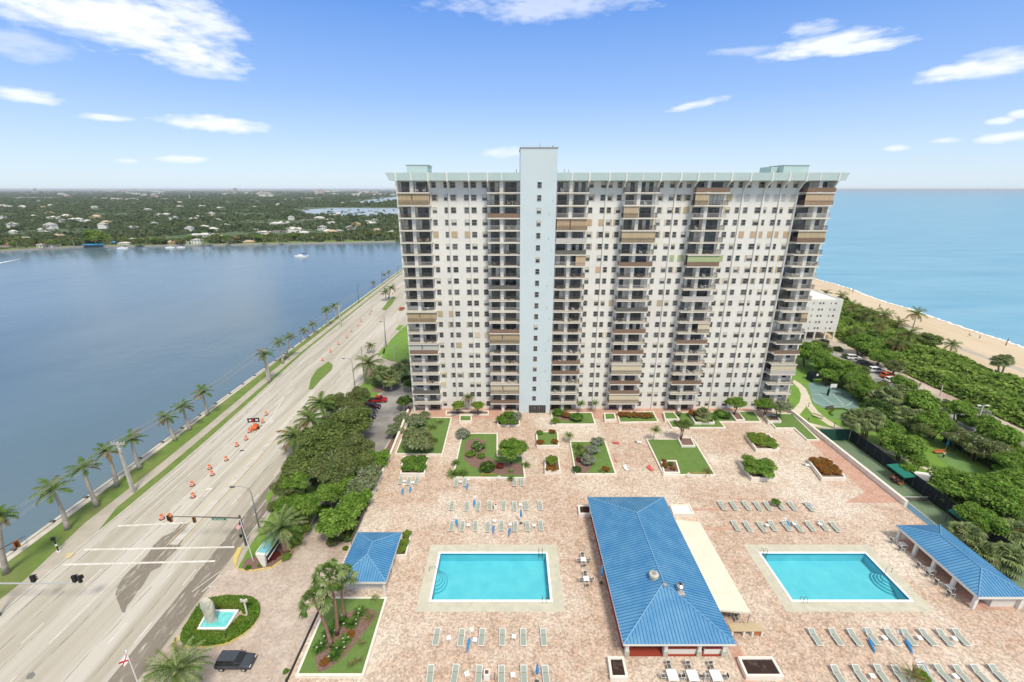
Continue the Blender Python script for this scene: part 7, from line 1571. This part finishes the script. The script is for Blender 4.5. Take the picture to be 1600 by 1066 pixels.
def pot(px, kind, rp, l, h=.55): g = G(*px,0); r = empty('potted_plant',g,0,1,l,'potted plant'); m = MB(); m.lathe((0,0,0),[(.25,0),(.38,h),(.34,h)],12); m.build('pot','stone_pale',r); R_ = rp*MPP(g); c = link('foliage',nxt(kind),r); c.location=(0,0,h+R_*.3); c.scale=(R_,R_,R_*.9)
pot((1210.6,790),'bush',7.5,'potted green plant on a round stand in the rear lounger row'); pot((1423,1066),'straggle',22,'potted spiky plant at the bottom edge among loungers'); pot((1437,1064),'limebush',12,'potted lime shrub at the bottom edge among loungers')
# ------------------------------------------------------------ garden items
def shelter(p, l): 
    r = empty('shade_shelter',(78.1,p,ZG),0,1,l,'shelter'); m = MB(); m.face([(-1.1,-2.2,2.5),(1.1,-2.2,2.75),(1.1,2.2,2.75),(-1.1,2.2,2.5)]); m.face([(-1.1,-2.2,2.5),(-1.1,2.2,2.5),(-1.1,2.2,2.3),(-1.1,-2.2,2.3)]); m.face([(-1.1,-2.2,2.3),(1.1,-2.2,2.55),(1.1,-2.2,2.75),(-1.1,-2.2,2.5)]); m.build('canopy','canopy_green',r)
    for x in (-1,1):
        for y in (-2.1,2.1): m = MB(); m.tube([(x,y,0),(x,y,2.5)],.04,5); m.build('post','pole_dark',r)
    b = empty('bench',(77.5,p-.2,ZG),0,1,'orange wooden bench under the '+l,'bench'); m = MB(); m.box(-.3,-1.4,.4,.3,1.4,.48); m.build('seat','wood_orange',b); m = MB(); m.box(.28,-1.4,.48,.36,1.4,.95); m.build('backrest','wood_orange',b); m = MB(); m.box(-.25,-1.2,0,-.15,-1.1,.4); m.box(-.25,1.1,0,-.15,1.2,.4); m.build('legs','pole_dark',b)
shelter(76.0,'farther green canopy at the tennis fence'); shelter(62.4,'nearer green canopy at the tennis fence')
r = empty('tennis_net',(71.4,69.9,ZG),0,1,'tennis net across the court beside the parapet end','net'); m = MB(); m.box(.3,-.01,.1,7.2,.01,.95); m.build('mesh','mesh_fence',r); m = MB(); m.box(.3,-.03,.95,7.2,.03,1.03); m.build('band','white_metal',r)
for x in (.3,7.2): m = MB(); m.tube([(x,0,0),(x,0,1.1)],.05,6); m.build('post','pole_dark',r)
for p, l in (((1299,624),'basketball hoop with black padded post on the teal court'),):
    g = G(1293,618,ZG); r = empty('basketball_hoop',g,0,1,l,'basketball hoop'); m = MB(); m.tube([(0,0,0),(0,0,2.0)],.28,8); m.build('pad','black',r); m = MB(); m.tube([(0,0,2),(0,0,3.2),(.3,-.9,3.4)],.08,6); m.build('post','pole_dark',r); m = MB(); m.cbox((.3,-1.0,3.5),(1.8,.06,1.1)); m.build('backboard','white_metal',r); m = MB(); m.tube([(.3+.23*cos(a),-1.3+.23*sin(a),3.1) for a in [2*pi*q/12 for q in range(13)]],.02,5); m.build('rim','orange_plastic',r)
g = G(1272,592,ZG); r = empty('shed',g,0,1,'black fenced enclosure with white panel at the far end of the lawn','shed'); m = MB(); m.box(-2.5,0,0,2.5,.1,2.4); m.box(-2.5,-3,0,-2.4,0,2.4); m.build('wall','windscreen',r); m = MB(); m.box(.4,-.08,1.0,1.1,-.02,1.7); m.build('panel','cloth_white',r)
def bench(px,rz,l,c='path_pale'): g = G(*px,ZG); r = empty('bench',(g.x,g.y,ZG),rz,1,l,'bench'); m = MB(); m.box(-1.2,-.25,.4,1.2,.25,.47); m.build('seat',c,r); m = MB(); m.box(-1.2,.25,.47,1.2,.32,.95); m.build('backrest',c,r); m = MB(); [m.box(x-.05,-.2,0,x+.05,.2,.4) for x in (-1,1)]; m.build('legs','pole_dark',r)
bench((1277,653),-.9,'pale bench beside the curving garden path'); bench((1475,741),-.6,'pale stone bench by the path below the bocce lawn'); bench((1468,709),0,'orange bench behind the bocce lawn','wood_orange'); bench((1297,640),.2,'dark bench between basketball court and putting green','pole_dark')
for i,px in enumerate(((1263,636),(1303,668),(1262,660),(1300,610),(1316,618),(1290,598))): g = G(*px,ZG); r = empty('path_light',g,0,1,'short black path light, %s' % ['at the fork of the garden path','beside the lower garden path','at the parapet end of the path','beside the basketball court left side','at the right rim of the basketball court','at the far side of the basketball court'][i],'path light'); m = MB(); m.tube([(0,0,0),(0,0,1.1)],.07,6); m.build('post','black',r); m = MB(); m.lathe((0,0,1.1),[(.14,0),(.14,.15),(.03,.22)],8); m.build('lamp_head','pole_dark',r)
g = G(1444,762,ZG); r = empty('cabana',g,-.3,1,'small white cabana roof behind the tennis fence','cabana'); m = MB(); m.face([(-2,-1.2,2.3),(2,-1.2,2.3),(2,1.2,2.7),(-2,1.2,2.7)]); m.box(-2,-1.2,2.1,2,-1.1,2.29); m.build('roof','white_paint',r); [ (lambda m: (m.box(x-.06,-1.1,0,x+.06,-1.0,2.1), m.build('post','white_paint',r)))(MB()) for x in (-1.9,1.9)]
def umb2(px, l, c): g = G(*px,ZG); r = empty('umbrella',g,0,1,l,'umbrella'); [(link(n,me,r)).__setattr__('location',(0,0,1.1)) for me,n in ((um,'canopy'),(up_,'pole'))]; r.scale=(1.3,1.3,1)
umb2((1477,704),'closed blue umbrella behind the bocce lawn bench',0); umb2((1362,566),'blue umbrella beside the beach parking','x')
# ------------------------------------------------------------ people
def skinbody(name, joints, edges, mats):
    me = bpy.data.meshes.new(name); me.from_pydata([j[:3] for j in joints], edges, []); o = bpy.data.objects.new(name, me); COL.objects.link(o)
    o.modifiers.new('s','SKIN'); sv = me.skin_vertices[0].data
    for i, j in enumerate(joints): sv[i].radius = (j[3], j[4] if len(j) > 4 else j[3]); sv[i].use_root = (i == 0)
    s = o.modifiers.new('d','SUBSURF'); s.levels = 1; s.render_levels = 1
    dg = bpy.context.evaluated_depsgraph_get(); m2 = bpy.data.meshes.new_from_object(o.evaluated_get(dg)); bpy.data.objects.remove(o)
    m2.materials.clear(); m2.materials.append(M[mats]); m2.name = name; return m2
def person_proto(pose, top, bottom, hat=None):
    st = {'stand':(.10,.0,.0),'walk':(.10,.28,.2),'sit':(.12,0,0)}[pose]; k = st[1]
    hip = .92; J = [(0,0,hip,.15,.11),(0,0,1.12,.14,.10),(0,0,1.38,.18,.11),(0,0,1.50,.06),(0,.0,1.62,.085,.10),(0,-.01,1.73,.07,.085)]
    E = [(0,1),(1,2),(2,3),(3,4),(4,5)]
    def add(p, par): J.append(p); E.append((par, len(J)-1)); return len(J)-1
    for s in (-1,1):
        ph = s*k
        if pose == 'sit': a = add((s*.1,0,hip-.04,.09),0); a = add((s*.11,-.45,hip-.06,.075),a); a = add((s*.11,-.48,hip-.48,.05),a); add((s*.11,-.62,hip-.50,.045),a)
        else: a = add((s*.1,0,hip-.06,.095),0); a = add((s*.11,-ph*.5,.50,.065),a); a = add((s*.11,ph*.25 if ph>0 else -ph*.2,.09,.042),a); add((s*.12,a and J[a][1]-.15,.05,.04),a)
        b = add((s*.20,0,1.42,.055),2); b = add((s*.25,ph*.4+.02,1.15,.042),b); b = add((s*.23,ph*.6-.14 if pose != 'stand' else -.06,.93,.033),b); add((s*.22,(J[b][1])-.03,.84,.028),b)
    body = skinbody('body', J, E, 'skin')
    shirt = skinbody('shirt', [(0,0,hip+.02,.165,.125),(0,0,1.12,.155,.115),(0,0,1.40,.195,.125)]+[(s*.215,0,1.40,.07) for s in (-1,1)]+[(s*.245,.01,1.24,.062) for s in (-1,1)], [(0,1),(1,2),(2,3),(2,4),(3,5),(4,6)], top)
    LG = [(0,0,hip,.165,.12)]; LE = []
    for s in (-1,1):
        base_i = len(LG); idx = [i for i, e in enumerate(J) if abs(e[0]-s*.1) < 1e-6 and 'x']; a = idx[0]
        LG.append((J[a][0],J[a][1],J[a][2],.105)); LE.append((0,base_i)); LG.append((J[a+1][0],J[a+1][1],J[a+1][2],.08)); LE.append((base_i,base_i+1))
        if bottom != 'cloth_blue': LG.append((J[a+2][0],J[a+2][1],J[a+2][2]+.04,.06)); LE.append((base_i+1,base_i+2))
    pants = skinbody('trousers', LG, LE, bottom)
    m = MB(); m.ico((0,.025,1.70),.105,2,(.92,1.0,1.05)); hair = m.mesh('hair', hat or 'hair'); return [('body',body),('shirt',shirt),('trousers',pants),('hair',hair)]
PP = {}
def person(px, pose, top, bottom, label, rz=0, z=ZG, hat=None, dz=0):
    k = (pose, top, bottom, hat)
    if k not in PP: PP[k] = person_proto(*k)
    g = G(*px, z); return place(PP[k], 'person', label, 'person', None, (g.x, g.y, z+dz), rz, 1.0)
person((276,1021),'walk','cloth_red','cloth_dark','person in red top and dark trousers walking beside the fountain island',.6)
person((1473,716),'stand','cloth_white','cloth_dark','person in white shirt standing on the bocce lawn',0)
person((1436,606),'walk','cloth_red','cloth_blue','person in red walking along the brick beach walk',2.2)
person((1574,535),'stand','cloth_dark','cloth_dark','person in dark clothes standing at the water line, right',1); person((1571,541),'walk','cloth_red','cloth_dark','person walking on the sand near the right water line',1)
person((1514,524),'sit','cloth_blue','cloth_dark','person sitting on the sand in the middle of the beach',1,dz=-.75); person((1374,480),'stand','cloth_dark','cloth_dark','person in dark clothes alone on the upper beach',0)
person((1327,455),'stand','cloth_white','cloth_blue','left person of the two by the far water line',0); person((1332,457),'stand','cloth_blue','cloth_dark','right person of the two by the far water line',0)
person((1530,530),'walk','cloth_white','cloth_blue','person in white strolling on the right beach',1)
for i,(y,t) in enumerate(((75.2,'cloth_blue'),(76.2,'cloth_white'),(62.0,'cloth_dark'),(62.9,'cloth_red'))):
    k = ('sit',t,'cloth_dark',None)
    if k not in PP: PP[k] = person_proto(*k)
    place(PP[k],'person','seated person in %s top on the bench under the %s green canopy' % (t.split('_')[1], 'farther' if i < 2 else 'nearer'),'person',None,(77.4,y,ZG-.42),-pi/2,1)
# swimmers' heads would be a few pixels: skipped; a far dark ripple buoy is left out

# ------------------------------------------------------------ air
m = MB(); m.box(-39500,-700,-7,39500,39500,66); hz = tag(m.build('haze', 'black'), kind='stuff')
hm = bpy.data.materials.new('haze'); hm.use_nodes = True; hn = hm.node_tree; hn.nodes.clear(); pv = hn.nodes.new('ShaderNodeVolumePrincipled'); pv.inputs['Color'].default_value = (.92,.96,1,1); pv.inputs['Density'].default_value = 0.00006; pv.inputs['Anisotropy'].default_value = .2
ho = hn.nodes.new('ShaderNodeOutputMaterial'); hn.links.new(pv.outputs[0], ho.inputs['Volume']); hz.data.materials.clear(); hz.data.materials.append(hm)
